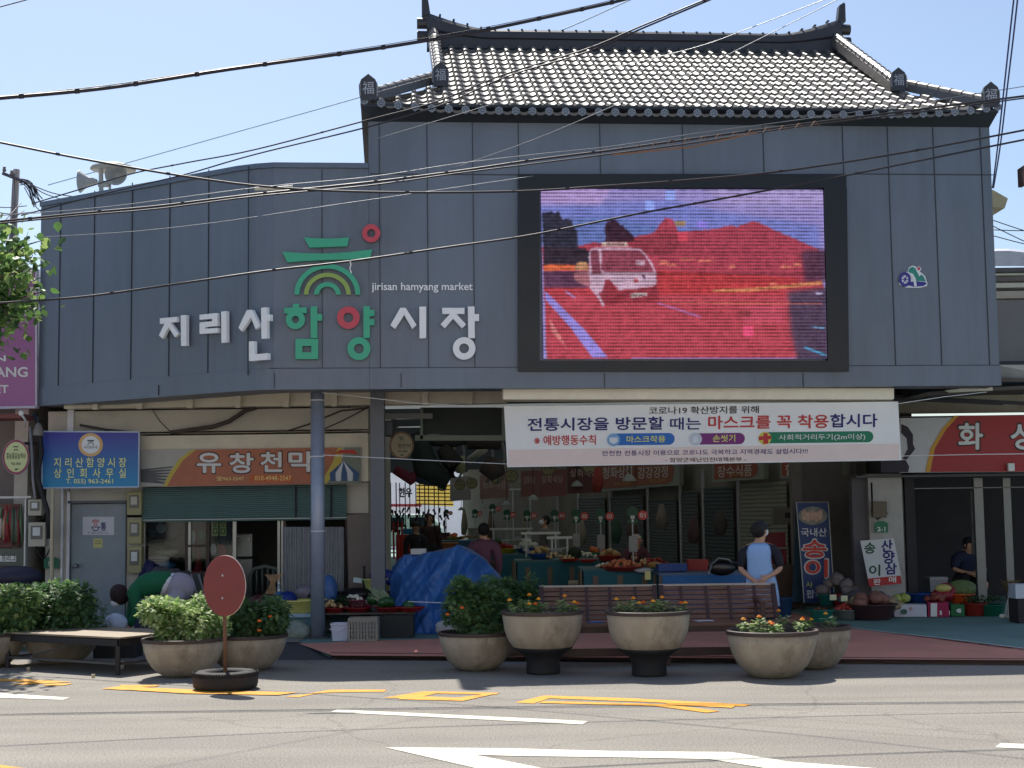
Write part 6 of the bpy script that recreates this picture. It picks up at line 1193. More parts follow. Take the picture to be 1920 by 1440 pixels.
yw = Matrix.Rotation(math.radians(-24), 3, 'Z'); m = MB()
def disc(m, c, rx, rz, th, y0): 
    rows = []
    for yy, kk in ((y0, .0), (y0, .985), (y0+.004, 1), (y0+th-.004, 1), (y0+th, .985), (y0+th, 0)): rows.append([c+yw@V(math.cos(a)*rx*kk, yy, 0)+V(0, 0, math.sin(a)*rz*kk) for a in [i*math.pi/28 for i in range(56)]])
    m.grid(rows, True)
disc(m, pc, .243, .295, .014, -.03); m.build('board', M((128, 56, 52), .55, var=.08, scale=5, dirt=.22), sgn); m = MB(); disc(m, pc, .2445, .297, .012, -.0155); m.build('pale_back', M((206, 196, 190), .5), sgn)
m = MB(); [m.box(pc+yw@V(0, .0, 0)+V(0, 0, z), (.07, .05, .02)) for z in (.1, -.12)]; m.build('clamp', STEEL, sgn)
# ---------------- benches ----------------
WD = M((112, 80, 62), .45, var=.25, scale=5, stretch=(1, 8, 8), dirt=.2); DMB = M((70, 46, 40), .45, .1, var=.12)
def bench(x0, x1, label, arms):
    Yf, Yb = 16.15, 16.72; xa, xb = fx(x0, 16.5), fx(x1, 16.5); cx = (xa+xb)/2; t = T('bench', label, 'bench', (cx, 16.4, 0), 'brown slatted benches facing the road'); W = xb-xa
    m = MB(); [m.box((cx, Yf+.05+k*.105, .44), (W, .09, .03)) for k in range(4)]; m.build('seat', WD, t, bevel=.004)
    m = MB(); m.box((cx, Yf+.02, .395), (W-.02, .04, .06)); m.build('seat_apron', DMB, t)
    bz = lambda k: (Yb-.14+.20*k, .47+.36*k)
    m = MB()
    for k in range(7): y, z = bz((k+.5)/7); m.box((cx, y, z), (W, .018, .043), m=Matrix.Rotation(-.5, 3, 'X'))
    y, z = bz(1.03); m.build('backrest', WD, t); m = MB(); m.box((cx, y, z), (W+.02, .055, .02)); m.build('top_board', M((172, 162, 152), .4, var=.1), t)  # top board paler than the slats: daylight on it put into the colour
    m = MB(); y0, z0 = bz(-.15); y1, z1 = bz(.98); [m.bar((xa+W*u, y0-.012, z0), (xa+W*u, y1-.012, z1), .035, .02) for u in (.18, .4, .6, .82)]; m.build('back_rib', DMB, t)
    for u in (.01, .99):
        m = MB(); x = xa+W*u; y0, z0 = bz(-.2); y1, z1 = bz(1.0); m.bar((x, y0, z0), (x, y1, z1), .05, .06); m.bar((x, Yf+.05, 0), (x, Yf+.05, .42), .06, .05); m.bar((x, Yb-.05, 0), (x, Yb-.1, .45), .06, .05); m.bar((x, Yf+.05, .4), (x, Yb-.08, .4), .05); m.build('leg_frame', DMB, t)
    m = MB(); m.box((cx, Yf+.06, .15), (W-.06, .04, .085)); m.build('lower_rail', DMB, t)
    for u in arms:
        x = xa+W*u; m = MB(); m.bar((x, Yf+.03, .42), (x, Yf+.03, .64), .05); m.bar((x, Yf-.0, .66), (x, Yb-.06, .69), .055, .035); m.build('armrest', DMB, t)
bench(1008, 1226, 'slatted brown bench on the left, behind the two pedestal planters', ()); bench(1234, 1450, 'slatted brown bench on the right with one armrest, in front of the woman', (.82,))
for i, (px, w0, c, lb) in enumerate(((1110, .16, (50, 110, 170), 'blue flyer lying on the left bench seat'), (1310, .2, (190, 190, 196), 'white sheet lying on the right bench seat'), (1160, .1, (200, 200, 200), 'small white paper on the left bench seat'))): reg(MB().box((fx(px, 16.45), 16.45, .462), (w0, .12, .008), .3).build('paper_sheet', M(c, .6)), lb, 'paper')
reg(MB().lathe([(.001, 0), (.07, 0), (.09, .1), (.09, .12), (.085, .12), (.066, .012)], (fx(1393, 16.3), 16.25, 0), 16, m=None).build('paper_bucket', M((186, 186, 190), .5), None, True), 'small white pot on the ground under the right bench', 'pot')
# ---------------- market stall left of the blue tarpaulin ----------------
def cr(name, label, px, py, w_, d, h, col, holes=True, cat='crate', Y=None):
    p = gz(px, py, .056) if Y is None else at(px, py, Y); c = V(p.x, p.y+d/2, p.z); t = T(name, label, cat, c); m = MB(); mt = M(col, .6, var=.08, dirt=.2)
    nx, nz = 9, 4
    m.box(c+V(0, -d/2+.01, h*.06), (w_, .02, h*.12)); m.box(c+V(0, -d/2+.01, h*.92), (w_, .025, h*.16))
    if holes:
        for k in range(nx+1): m.box(c+V(-w_/2+.012+k*(w_-.024)/nx, -d/2+.01, h/2), (.02 if k % 3 else .032, .016, h*.76))
        for k in range(1, nz): m.box(c+V(0, -d/2+.01, h*.12+k*h*.72/nz), (w_-.01, .012, .014))
    else: m.box(c+V(0, -d/2+.012, h/2), (w_, .012, h*.78))
    m.build('front_side', mt, t); m = MB(); m.box(c+V(-w_/2+.01, .0, h/2), (.02, d-.045, h)); m.box(c+V(w_/2-.01, 0, h/2), (.02, d-.045, h)); m.box(c+V(0, d/2-.01, h/2), (w_, .02, h)); m.box(c+V(0, 0, .01), (w_-.05, d-.06, .02)); m.build('sides', mt, t); return c, h
c, h = cr('perforated_crate', 'grey perforated plastic crate under the produce table, right of the white pail', 680, 1203, .38, .3, .30, (150, 146, 132)); cr('dark_crate', 'black plastic crate under the watermelons beside the blue tarpaulin', 744, 1196, .44, .34, .28, (34, 38, 38), False)
p = gz(637, 1202, .056); t = T('white_pail', 'square white plastic pail with a handle on the ground under the produce table', 'pail', p+V(0, .1, 0)); q = p+V(0, .11, 0); m = MB(); m.prism([q+V(-.09, -.09, 0), q+V(.09, -.09, 0), q+V(.09, .09, 0), q+V(-.09, .09, 0)], (0, 0, .001)); rows = [[q+V(sx*a, sy*a, z) for sx, sy in ((-1, -1), (1, -1), (1, 1), (-1, 1))] for a, z in ((.095, 0), (.115, .2), (.122, .205), (.122, .225), (.11, .225), (.09, .01))]; m.grid(rows, True); m.build('pail_body', M((214, 216, 232), .4, var=.05), t)
m = MB(); m.tube([q+V(-.13, -.12, .16), q+V(-.05, -.16, .12), q+V(.12, -.14, .19)], .006, 6); m.build('handle', M((230, 230, 236), .4, var=0), t)
t = T('produce_table', 'low dark plank table of basins and vegetables beside the round post', 'table', c3(655, 20.35, .056)); Zt = .36
m = MB(); m.box(c3(690, 20.45, Zt-.012), (1.3, .62, .024)); m.build('table_top', M((92, 84, 74), .8, var=.2, dirt=.3), t)
for sx, sy in ((-.6, -.25), (.6, -.25), (-.6, .25), (.6, .25)): m = MB(); m.box(c3(690, 20.45, Zt/2+.02)+V(sx, sy, 0), (.05, .05, Zt-.06)); m.build('leg', DGREY, t)
t = T('blue_white_table', 'low pale blue table under the yellow basin, left of the round post', 'table', c3(560, 20.3, .056)); m = MB(); m.box(c3(560, 20.3, .34), (.62, .5, .05)); m.build('table_top', M((150, 180, 196), .5, var=.08), t); m = MB(); m.box(c3(560, 20.35, .19), (.56, .4, .25)); m.build('base', M((90, 140, 160), .5, var=.1), t)
basin('yellow_basin', 'large yellow plastic basin left of the round post', c3(560, 20.3, .367), .31, .17, (206, 204, 120), 1.15)
basin('yellow_tub', 'yellow tub with a blue bag in it, against the brown board', c3(703, 21.0, .62), .22, .16, (190, 200, 120)); reg(MB().ball(c3(716, 20.95, .80), .15, 1.3, .8, .8, 14, 8, .12).build('blue_bag', M((36, 62, 150), .45, var=.2, bump=.5, transl=.2), None, True), 'blue plastic bag in the yellow tub by the square column', 'bag')
reg(MB().box(c3(703, 21.05, .33), (.42, .36, .55)).build('dark_box', M((46, 52, 48), .7, var=.2)), 'dark box under the yellow tub', 'box')
for px, Y, r_, c, lb in ((622, 20.3, .17, (150, 34, 36), 'red tray of small onions right of the round post'), (668, 20.3, .19, (140, 30, 36), 'red tray of dark peppers in the middle of the plank table'), (727, 20.25, .2, (150, 34, 36), 'red tray of green squash on the plank table'), (766, 20.25, .19, (160, 36, 40), 'red tray with a watermelon at the right end of the plank table'), (660, 20.6, .16, (150, 80, 100), 'pink basin of peeled garlic at the back of the plank table')): basin('red_tray' if c[1] < 60 else 'pink_basin', lb, c3(px, Y, Zt+.002), r_, .06 if c[1] < 60 else .15, c)
heap('small_onion', 'small onion in the red tray right of the round post', 'small onions by the round post', c3(622, 20.3, Zt+.05), 18, .03, (.12, .1), POT); heap('dark_pepper', 'dark red pepper in the middle red tray of the plank table', 'dark red peppers', c3(668, 20.3, Zt+.05), 30, .026, (.16, .14), M((84, 24, 30), .35, var=.3, scale=20), 1, 1.5, sx=1.8); heap('peeled_garlic', 'peeled garlic clove in the pink basin', 'peeled garlic in the pink basin', c3(660, 20.6, Zt+.13), 20, .025, (.12, .1), GAR)
heap('green_squash', 'green squash lying in the tray left of the watermelon', 'green squashes on the plank table', c3(727, 20.25, Zt+.06), 4, .075, (.12, .08), MEL, .85, .3)
for px, Y, z, r_, lb in ((696, 20.5, .52, .085, 'round green melon behind the trays of the plank table'), (763, 20.25, .44, .085, 'green melon in the tray at the right end of the plank table')): reg(MB().ball(c3(px, Y, z), r_, 1, 1, .92, 18, 12).build('green_melon', MEL, None, True), lb, 'melon')
m = MB(); rr = random.Random(4)
for k in range(60): a = c3(722, 20.45, .46)+V(rr.uniform(-.08, .08), rr.uniform(-.06, .06), rr.uniform(-.02, .03)); e = a+V(-.16+rr.uniform(-.07, .05), 0, .12+rr.uniform(-.04, .1)); m.tube([a, (a+e)/2+V(0, 0, .02), e], [.006, .005, .002], 4)
reg(m.build('spring_onions', M((170, 184, 150), .6, var=.2)), 'bundle of spring onions with white stems among the trays', 'spring onion')
m = MB()
for k in range(120): q = c3(rr.uniform(622, 655), rr.uniform(20.3, 20.6), Zt+.08+rr.uniform(0, .1)); leaf(m, q, V(rr.uniform(-1, 1), rr.uniform(-1, .2), rr.uniform(-.1, .5)), V(0, 0, 1), rr.uniform(.06, .1), rr)
reg(m.build('leafy_greens', LF[3]), 'dark leafy greens on the plank table beside the round post', 'greens')
for i, (px, py, Y, r_, sx, sz, c, lb, ct) in enumerate(((540, 1126, 20.6, .13, 1, 1, (24, 50, 140), 'blue plastic bag behind the yellow basin', 'bag'), (616, 1108, 20.7, .15, .85, 1.5, (70, 110, 170), 'tall translucent blue bag right of the round post', 'bag'), (634, 1125, 21, .16, 1.5, .8, (30, 28, 34), 'black bag right behind the tall blue bag', 'bag'), (672, 1116, 20.9, .18, 1.6, .6, (28, 28, 32), 'black cloth heap behind the pink basin', 'cloth'), (574, 1112, 20.9, .12, 1.3, .9, (150, 140, 150), 'grey pink sack left of the round post', 'sack'), (590, 1122, 20.7, .11, 1, .8, (30, 30, 34), 'small black bag touching the round post', 'bag'), (498, 1128, 20.6, .20, 1.2, .55, (90, 40, 44), 'heap of dark red dried peppers behind the shaded bush', 'peppers'), (553, 1186, 19.9, .22, 1.1, .75, (150, 160, 146), 'clear plastic bag of green leaves on the ground beside the shaded planter', 'bag'), (700, 1128, 20.6, .09, 1.3, .7, (216, 216, 222), 'white plastic bag among the melons', 'bag'), (545, 1134, 20.3, .2, 1.4, .3, (140, 60, 50), 'reddish peppers heaped in the yellow basin', 'peppers'))):
    reg(MB().ball(at(px, py, Y), r_, sx, .8, sz, 18, 10, .09).build('plastic_bag' if ct == 'bag' else ct.replace(' ', '_'), M(c, .4, var=.25, scale=12, bump=.7, bscale=14, transl=.15), None, True), lb, ct)
q = at(508, 1122, 21.0); m = MB()
for k in range(90): a = rr.uniform(-.14, .14); m.tube([q+V(a*1.4, rr.uniform(-.06, .06), -.1), q+V(a*.5, 0, .1), q+V(a*.2+.03, 0, .2+rr.uniform(0, .06)), q+V(a+.04, 0, .34)], [.006, .005, .004, .002], 4)
reg(m.build('dried_bundle', M((172, 140, 104), .8, var=.3)), 'tied bundle of dried brown stalks in the shop doorway', 'bundle')
q = at(523, 1125, 20.8); t = T('water_bottle', 'clear plastic water bottle with a blue label beside the dried bundle', 'bottle', q); m = MB(); m.lathe([(.035, 0), (.037, .1), (.035, .17), (.015, .21), (.014, .23)], q, 14); m.build('bottle', glass((.8, .86, .9), .2), t, True); m = MB(); m.lathe([(.038, .07), (.038, .12)], q, 14); m.build('label_band', M((60, 120, 180), .5), t)
m = MB(); m.lathe([(.017, .225), (.017, .25), (.001, .25)], q, 10); m.build('cap', WHITE, t)
q = at(683, 1120, 20.9); t = T('mirror_stand', 'tilted small mirror on a thin dark stick behind the black cloths', 'mirror', q); m = MB(); m.tube([q, q+V(0, 0, .44)], .018, 6); m.build('stick', DARK, t); m = MB(); m.box(q+V(-.09, -.02, .24), (.12, .01, .07), m=Matrix.Rotation(.15, 3, 'Y')); m.build('mirror_glass', M((190, 214, 226), .15, .3, var=0), t)
# grey tarp heap and folded cart by the left window
def heap_tarp(label, c, sx, sy, sz, mat, seed):
    import mathutils
    rows = []; n = 40
    for j in range(15):
        th = j/14*math.pi/2; row = []
        for i in range(n): a = i*2*math.pi/n; u = V(math.cos(a)*math.cos(th)**.6, math.sin(a)*math.cos(th)**.6, math.sin(th)**.8); q = 1+.16*mathutils.noise.noise(u*2.2+V(seed, 0, 0))+.05*mathutils.noise.noise(u*7+V(seed, 3, 0)); row.append(Vector(c)+V(u.x*sx*q, u.y*sy*q, u.z*sz*q))
        rows.append(row)
    return reg(MB().grid(rows, True).build('covered_heap', mat, None, True), label, 'tarp')
heap_tarp('dark grey cloth cover over a heap behind the bending person', c3(318, 20.9, .056), .42, .35, .88, M((74, 72, 76), .8, var=.15, bump=.5, bscale=8, dirt=.2), 3); heap_tarp('navy blue cover peeking out left behind the dark grey cloth', c3(283, 21.3, .056), .22, .3, .95, M((28, 30, 74), .7, var=.15, bump=.4), 9)
reg(MB().box(at(317, 1080, 20.45), (.09, .01, .045), m=Matrix.Rotation(.2, 3, 'Y')).build('paper_tag', WHITE), 'white paper tag on the dark grey cloth cover', 'tag')
t = T('folded_cart', 'folded dark hand cart with a pale bar leaning beside the grey cover', 'cart', c3(352, 20.4, .056)); m = MB(); m.bar(at(346, 1122, 20.4), at(347, 1085, 20.4), .035); m.build('pale_bar', M((180, 184, 172), .5), t)
m = MB(); m.prism([at(360, 1075, 20.6), at(376, 1075, 20.6), at(384, 1120, 20.6), at(376, 1125, 20.6), at(352, 1090, 20.6)], (0, .12, 0)); m.build('folded_seat', M((52, 54, 58), .6, var=.2), t); m = MB(); [m.bar(at(x, 1076, 20.5), at(x+14, 1122, 20.5), .02) for x in (358, 372)]; m.build('side_tube', M((120, 124, 128), .4, .5), t)
# ---------------- people ----------------
SKN = M((196, 150, 122), .55, var=.06, scale=20, name='skin')
def person(label, base, H=1.55, f=(0, 1), J=None, shirt=None, sleeve=.5, pants=None, hair=None, shoes=(30, 30, 34), mask=False, cap=None, apron=None, face=True, headdir=None, long_sleeve=False, hat_brim=False, torso_w=1.0, bulk=1.0, hair_k=1.0):
    b = Vector(base); s = H; fw = V(f[0], f[1], 0).normalized(); rt = V(fw.y, -fw.x, 0)          # rt = the person's right
    def L(x, y, z): return b+rt*(x*s)+fw*(y*s)+V(0, 0, z*s)
    D = dict(pel=(0, 0, .53), wai=(0, .0, .61), che=(0, -.005, .715), nkb=(0, -.01, .80), nk=(0, 0, .835), jaw=(0, .018, .872), hd=(0, .008, .915), top=(0, 0, .955))
    for k, sg in (('r', 1), ('l', -1)):
        D.update({'sh'+k: (.112*sg, -.01, .782), 'el'+k: (.15*sg, -.02, .61), 'wr'+k: (.155*sg, .02, .47), 'hp'+k: (.055*sg, 0, .50), 'kn'+k: (.06*sg, .01, .27), 'an'+k: (.06*sg, -.01, .045), 'to'+k: (.07*sg, .09, .018)})
    D.update(J or {}); P = {k: L(*v) for k, v in D.items()}
    t = T('person', label, 'person', b)
    RD = dict(pel=.075, wai=.075, che=.085, nkb=.036, nk=.033, jaw=.042, hd=.056, top=.042); 
    for k in 'rl': RD.update({'sh'+k: .026, 'el'+k: .026, 'wr'+k: .017, 'hp'+k: .052, 'kn'+k: .038, 'an'+k: .026, 'to'+k: .022})
    E = [('pel', 'wai'), ('wai', 'che'), ('che', 'nkb'), ('nkb', 'nk'), ('nk', 'jaw'), ('jaw', 'hd'), ('hd', 'top')]
    for k in 'rl': E += [('nkb', 'sh'+k), ('sh'+k, 'el'+k), ('el'+k, 'wr'+k), ('pel', 'hp'+k), ('hp'+k, 'kn'+k), ('kn'+k, 'an'+k), ('an'+k, 'to'+k)]
    for k, sg in (('r', 1), ('l', -1)):
        d = (P['wr'+k]-P['el'+k]).normalized(); side = d.cross(fw); 
        if side.length < .1: side = d.cross(V(0, 0, 1))
        side.normalize(); pal = P['wr'+k]+d*.05*s/1.55*1.0; P['pa'+k] = pal; RD['pa'+k] = .019; E.append(('wr'+k, 'pa'+k))
        for i in range(4):
            o = side*((i-1.5)*.013*s/1.0); n1 = 'f%d%s' % (i, k); n2 = n1+'t'; ln = (.030, .036, .034, .026)[i]*s; P[n1] = pal+d*.022*s+o; P[n2] = P[n1]+(d*.8+fw*.35).normalized()*ln; RD[n1] = .0068; RD[n2] = .005; E += [('pa'+k, n1), (n1, n2)]
        n1 = 'th'+k; P[n1] = P['wr'+k]+d*.028*s+side*.030*s*(-sg)+fw*.008*s; P[n1+'t'] = P[n1]+(d+side*(-.3*sg)).normalized()*.026*s; RD[n1] = .009; RD[n1+'t'] = .0065; E += [('wr'+k, n1), (n1, n1+'t')]
    ks = list(P); idx = {k: i for i, k in enumerate(ks)}
    def sk(name, keys, extra, mat, scale=1.0, par=t):
        kk = [k for k in ks if k in keys]; ix = {k: i for i, k in enumerate(kk)}
        o = skin(name, [P[k]-b for k in kk], [(ix[a], ix[c]) for a, c in E if a in ix and c in ix], [RD[k]*s*scale+extra for k in kk], mat, par, 1, 0); ORI[o.name] = b; return o
    sk('body', ks, 0, SKN)
    k = {'pel', 'wai', 'che', 'nkb', 'shr', 'shl', 'elr', 'ell'} | ({'wrr', 'wrl'} if long_sleeve else set()); RD['nkb'] = .062; RD['shr'] = RD['shl'] = .050*1.0; RD['wai'] *= bulk; RD['che'] *= bulk; sk('shirt', k, .014*torso_w, M(shirt, .8, var=.12, scale=5, bump=.3, bscale=8)); RD['nkb'] = .045
    if pants:
        m = MB(); m.ball(P['pel'], .098*s*(1.22 if bulk > 1.1 else 1), 1.12, 1.0, 1.0, 16, 10)
        for q in 'rl':
            h_, k_, a_ = P['hp'+q], P['kn'+q], P['an'+q]; m.tube([h_+(h_-k_)*.12, h_, (h_+k_)/2, k_, (k_+a_)/2, a_+V(0, 0, .02)], [.05*s, .074*s, .066*s, .052*s, .045*s, .04*s], 14); m.ball(k_, .053*s)
        m.build('trousers', M(pants, .8, var=.12, scale=5, bump=.3, bscale=8), t, True)
    for q in 'rl': m = MB(); d = (P['to'+q]-P['an'+q]); d.z = 0; d = d.normalized() if d.length > .01 else fw; m.ball((P['an'+q]+P['to'+q])/2+V(0, 0, .0), .045*s, 1, 1, .75, 12, 8, m=Matrix(((abs(d.y)+.1, 2.2*d.x, 0), (-d.x, 2.0*d.y if abs(d.y) > .3 else .9, 0), (0, 0, 1)))); m.build('shoe', M(shoes, .5), t, True)
    up = (P['top']-P['jaw']).normalized(); hf = (V(*headdir, 0).normalized() if headdir else (P['jaw']-P['nk'])); hf = (hf-up*hf.dot(up)); hf = hf.normalized() if hf.length > .01 else fw; hs = hf.cross(up).normalized(); hc = (P['jaw']+P['top'])/2
    HM = Matrix((hs, hf, up)).transposed()
    if hair: m = MB(); m.ball(hc-hf*.024*s+up*.016*s, .061*s*hair_k, 1.0, .98, 1.12, 18, 10, .05, HM); m.build('hair', M(hair, .75, var=.35, scale=30, bump=.6, bscale=60), t, True)
    if cap:
        m = MB(); m.lathe([(.068*s, -.012*s), (.070*s, .01*s), (.064*s, .035*s), (.045*s, .056*s), (.001, .062*s)], hc+up*.018*s, 20, m=HM); m.build('cap', M(cap, .7, var=.15), t, True)
        m = MB(); m.ball(hc+up*.012*s+hf*.075*s, .05*s, 1, .9, .12, 14, 6, 0, HM); m.build('cap_brim', M(cap, .7), t, True)
    if hat_brim: m = MB(); m.lathe([(.13*s, -.0), (.07*s, .02*s), (.06*s, .06*s), (.001, .07*s)], hc+up*.02*s, 20, m=HM); m.build('hat', M(hat_brim, .8), t, True)
    for sg in (-1, 1): m = MB(); m.ball(hc+hs*sg*.058*s-up*.006*s, .014*s, .5, .8, 1.3, 8, 6, 0, HM); m.build('ear', SKN, t, True)
    if face:
        m = MB(); m.ball(hc+hf*.062*s-up*.008*s, .010*s, .8, 1, 1.4, 8, 6, 0, HM); m.build('nose', SKN, t, True)
        for sg in (-1, 1): m = MB(); m.ball(hc+hf*.054*s+hs*sg*.02*s+up*.006*s, .006*s, 1.4, .8, .8, 8, 5, 0, HM); m.build('eye', M((24, 20, 20), .3, var=0), t, True)
        if not mask: m = MB(); m.ball(hc+hf*.052*s-up*.032*s, .012*s, 1.3, .5, .35, 8, 5, 0, HM); m.build('mouth', M((150, 84, 80), .5, var=0), t, True)
    if mask: m = MB(); m.ball(hc+hf*.032*s-up*.026*s, .044*s, .95, .9, .85, 14, 8, 0, HM); m.build('face_mask', M((226, 228, 232), .7, var=.03), t, True)
    return t, P, rt, fw, L
# woman with apron, seen from behind, hands held behind her back
wY = 18.3; wx = fx(1417, wY)
t, P, rt, fw, L = person('woman in black cap and light blue apron seen from behind, hands clasped behind her back', (wx, wY, .056), 1.49, (.10, 1), dict(
    hd=(.01, .012, .915), jaw=(.022, .02, .875), top=(0, 0, .955), elr=(.165, -.05, .60), wrr=(.045, -.165, .535), ell=(-.165, -.06, .60), wrl=(-.05, -.165, .50), shr=(.125, -.01, .775), shl=(-.125, -.01, .775)), shirt=(26, 28, 40), pants=(24, 26, 38), hair=(28, 24, 24), cap=(26, 26, 32), mask=True, headdir=(.8, .6), torso_w=1.2)
APR = M((150, 184, 228), .75, var=.06, scale=4, bump=.35, bscale=7)
m = MB(); rows = []
for z, wl, wr_, dy in ((.815, .060, .055, .075), (.79, .095, .080, .100), (.74, .112, .088, .122), (.66, .108, .088, .122), (.58, .108, .10, .125), (.50, .125, .125, .130), (.42, .135, .14, .128), (.30, .145, .15, .122)):
    rows.append([L(-wl+(wl+wr_)*i/12, -dy*(1-.30*abs(i/6-1)**2)+.004*math.sin(i*2.1+z*20), z) for i in range(13)])
m.grid(rows); a = m.build('apron_back', APR, t, True); sm = a.modifiers.new('s', 'SOLIDIFY'); sm.thickness = .006
m = MB(); rows = []
for z, dy in ((.56, .0), (.45, .01), (.3, .02)): rows.append([L(.118+.02*(1 if z < .5 else 0), -.06+i*.03, z) for i in range(6)])
m.grid(rows); a = m.build('apron_side', APR, t, True); a.modifiers.new('s', 'SOLIDIFY').thickness = .006
# bending person in green
bY = 18.3; bx = fx(300, bY)
t, P, rt, fw, L = person('person in a green top bending far down over a plastic bag, with dark curly hair', (bx, bY, .056), 1.5, (-1, -.15), dict(
    pel=(0, -.155, .51), wai=(0, -.06, .56), che=(0, .10, .545), nkb=(0, .215, .49), nk=(0, .25, .465), jaw=(0, .315, .395), hd=(0, .325, .435), top=(0, .355, .47),
    shr=(.10, .20, .47), shl=(-.10, .20, .48), elr=(.14, .24, .33), ell=(-.11, .17, .34), wrr=(.08, .27, .20), wrl=(-.06, .23, .20), hpr=(.06, -.16, .47), hpl=(-.06, -.16, .47), knr=(.09, -.06, .27), knl=(-.08, -.02, .28), anr=(.08, -.16, .045), anl=(-.08, -.12, .045), tor=(.09, -.06, .02), tol=(-.09, -.02, .02)), shirt=(10, 92, 60), pants=(150, 144, 158), hair=(40, 20, 22), mask=True, long_sleeve=True, torso_w=1.5, bulk=1.2, hair_k=1.3)
m = MB(); m.ball(P['pel']+V(-.13, 0, .03), .17, .4, 1.0, .95, 14, 8, 0, Matrix.Rotation(.5, 3, 'Y')); m.build('white_undershirt', M((206, 206, 212), .8), t, True)
q = gz(213, 1181, .35); q = at(214, 1181, 17.9); o = reg(MB().ball(V(q.x, 17.95, .41), .125, 1.1, .9, 1.0, 18, 10, .16).build('plastic_bag', M((196, 206, 222), .35, var=.14, scale=8, bump=.7, bscale=12, transl=.2), None, True), 'white and blue plastic bag held by the bending person', 'bag')
reg(MB().box((q.x, 18.1, .15), (.5, .4, .3)).build('low_box', M((60, 56, 52), .8)), 'low dark box under the white and blue plastic bag', 'box')
person('vendor in a mauve shirt seen from behind over the blue tarpaulin', (fx(903, 22.6), 22.6, .056), 1.5, (-.2, 1), None, shirt=(104, 66, 84), pants=(40, 40, 44), hair=(22, 20, 22), face=False, long_sleeve=True, torso_w=2.4)
person('man in a grey shirt and white mask standing in the lane below marker 04', (fx(1018, 31.5), 31.5, .056), 1.60, (-.8, -.3), None, shirt=(120, 120, 114), pants=(80, 40, 40), hair=(28, 26, 26), mask=True, long_sleeve=True, torso_w=1.6)
person('person in dark clothes and a cap standing left in the lane near the red cart', (fx(777, 31), 31, .056), 1.5, (.3, -1), None, shirt=(34, 34, 40), pants=(26, 26, 30), hair=(24, 22, 22), cap=(40, 40, 44), long_sleeve=True, torso_w=2)
person('person in a dark brown jacket behind the one in dark clothes in the lane', (fx(803, 33), 33, .056), 1.68, (.6, -1), None, shirt=(60, 40, 38), pants=(26, 26, 30), hair=(70, 50, 40), long_sleeve=True, torso_w=2)
sit = dict(pel=(0, 0, .28), wai=(0, .03, .36), che=(0, .06, .47), nkb=(0, .085, .555), nk=(0, .11, .585), jaw=(0, .16, .60), hd=(0, .145, .645), top=(0, .14, .69), shr=(.11, .08, .54), shl=(-.11, .08, .54), elr=(.17, .12, .40), ell=(-.17, .12, .40), wrr=(.07, .26, .36), wrl=(-.06, .27, .35), hpr=(.06, .02, .27), hpl=(-.06, .02, .27), knr=(.11, .22, .32), knl=(-.11, .22, .32), anr=(.1, .2, .05), anl=(-.1, .2, .05), tor=(.11, .28, .02), tol=(-.11, .28, .02))
st = T('low_stool', 'low dark stool under the seated vendor at the right shop', 'stool', (fx(1793, 24.0), 24.05, .056)); m = MB(); m.box((fx(1793, 24.0), 24.05, .30), (.32, .3, .05)); m.build('seat', DARK, st)
for sx in (-1, 1):
    for sy in (-1, 1): m = MB(); m.box((fx(1793, 24)+sx*.12, 24.05+sy*.11, .17), (.03, .03, .22)); m.build('leg', DARK, st)
person('vendor in a navy top and dark cap seated among produce in the dark right shop', (fx(1793, 24.0), 23.95, .056), 1.6, (.25, -1), sit, shirt=(30, 38, 66), pants=(28, 28, 34), hair=(30, 26, 26), cap=(28, 28, 34), torso_w=1.8)
s2 = {k: v for k, v in sit.items()}
person('small elderly vendor with white hair seated below marker 01', (fx(1180, 25.9), 25.9, .25), 1.45, (.4, -1), s2, shirt=(90, 50, 60), pants=(40, 36, 40), hair=(190, 184, 170), long_sleeve=True); reg(MB().box((fx(1180, 25.9), 26.0, .33), (.4, .4, .58)).build('seat_box', M((50, 44, 42), .8)), 'dark box the white haired vendor sits on', 'box')
# ---------------- cables ----------------
def cat_rom(p, n=6):
    out = []
    for i in range(len(p)-1):
        p0 = p[max(0, i-1)]; p1 = p[i]; p2 = p[i+1]; p3 = p[min(len(p)-1, i+2)]
        for k in range(n): t = k/n; out.append(tuple(.5*((2*b_)+(-a_+c_)*t+(2*a_-5*b_+4*c_-d_)*t*t+(-a_+3*b_-3*c_+d_)*t**3) for a_, b_, c_, d_ in zip(p0, p1, p2, p3)))
    return out+[p[-1]]
CBL = M((40, 36, 44), .45, .1, var=.2, scale=3); CBG = M((120, 124, 132), .45, .4, var=.1)
def wire(label, pts, Y0, Y1, r, mat=CBL, ties=0, name='overhead_cable', group='overhead cables across the street'):
    pts = cat_rom(pts); n = len(pts); x0, x1 = pts[0][0], pts[-1][0]; W_ = []
    for i, (x, y) in enumerate(pts): W_.append(at(x, y, Y0+(Y1-Y0)*((x-x0)/(x1-x0) if abs(x1-x0) > 200 else i/(n-1))))
    oo = lambda q: q[0] < 0 or q[0] > 1920 or q[1] < 0
    A_ = [W_[0]+(W_[0]-W_[1]).normalized()*7] if oo(pts[0]) else []; Z_ = [W_[-1]+(W_[-1]-W_[-2]).normalized()*7] if oo(pts[-1]) else []
    t = T(name, label, 'cable', W_[0], group); m = MB(); m.tube(A_+W_+Z_, r, 6); m.build('strand', mat, t, True)
    if ties:
        m = MB(); 
        for k in range(ties): i = int((k+.5)*(n-2)/ties); a, b = W_[i], W_[i+1]; q = a+(b-a)*.5; d = (b-a).normalized(); m.tube([q-d*.02, q+d*.02], r*1.28, 6)
        m.build('cable_tie', mat, t)
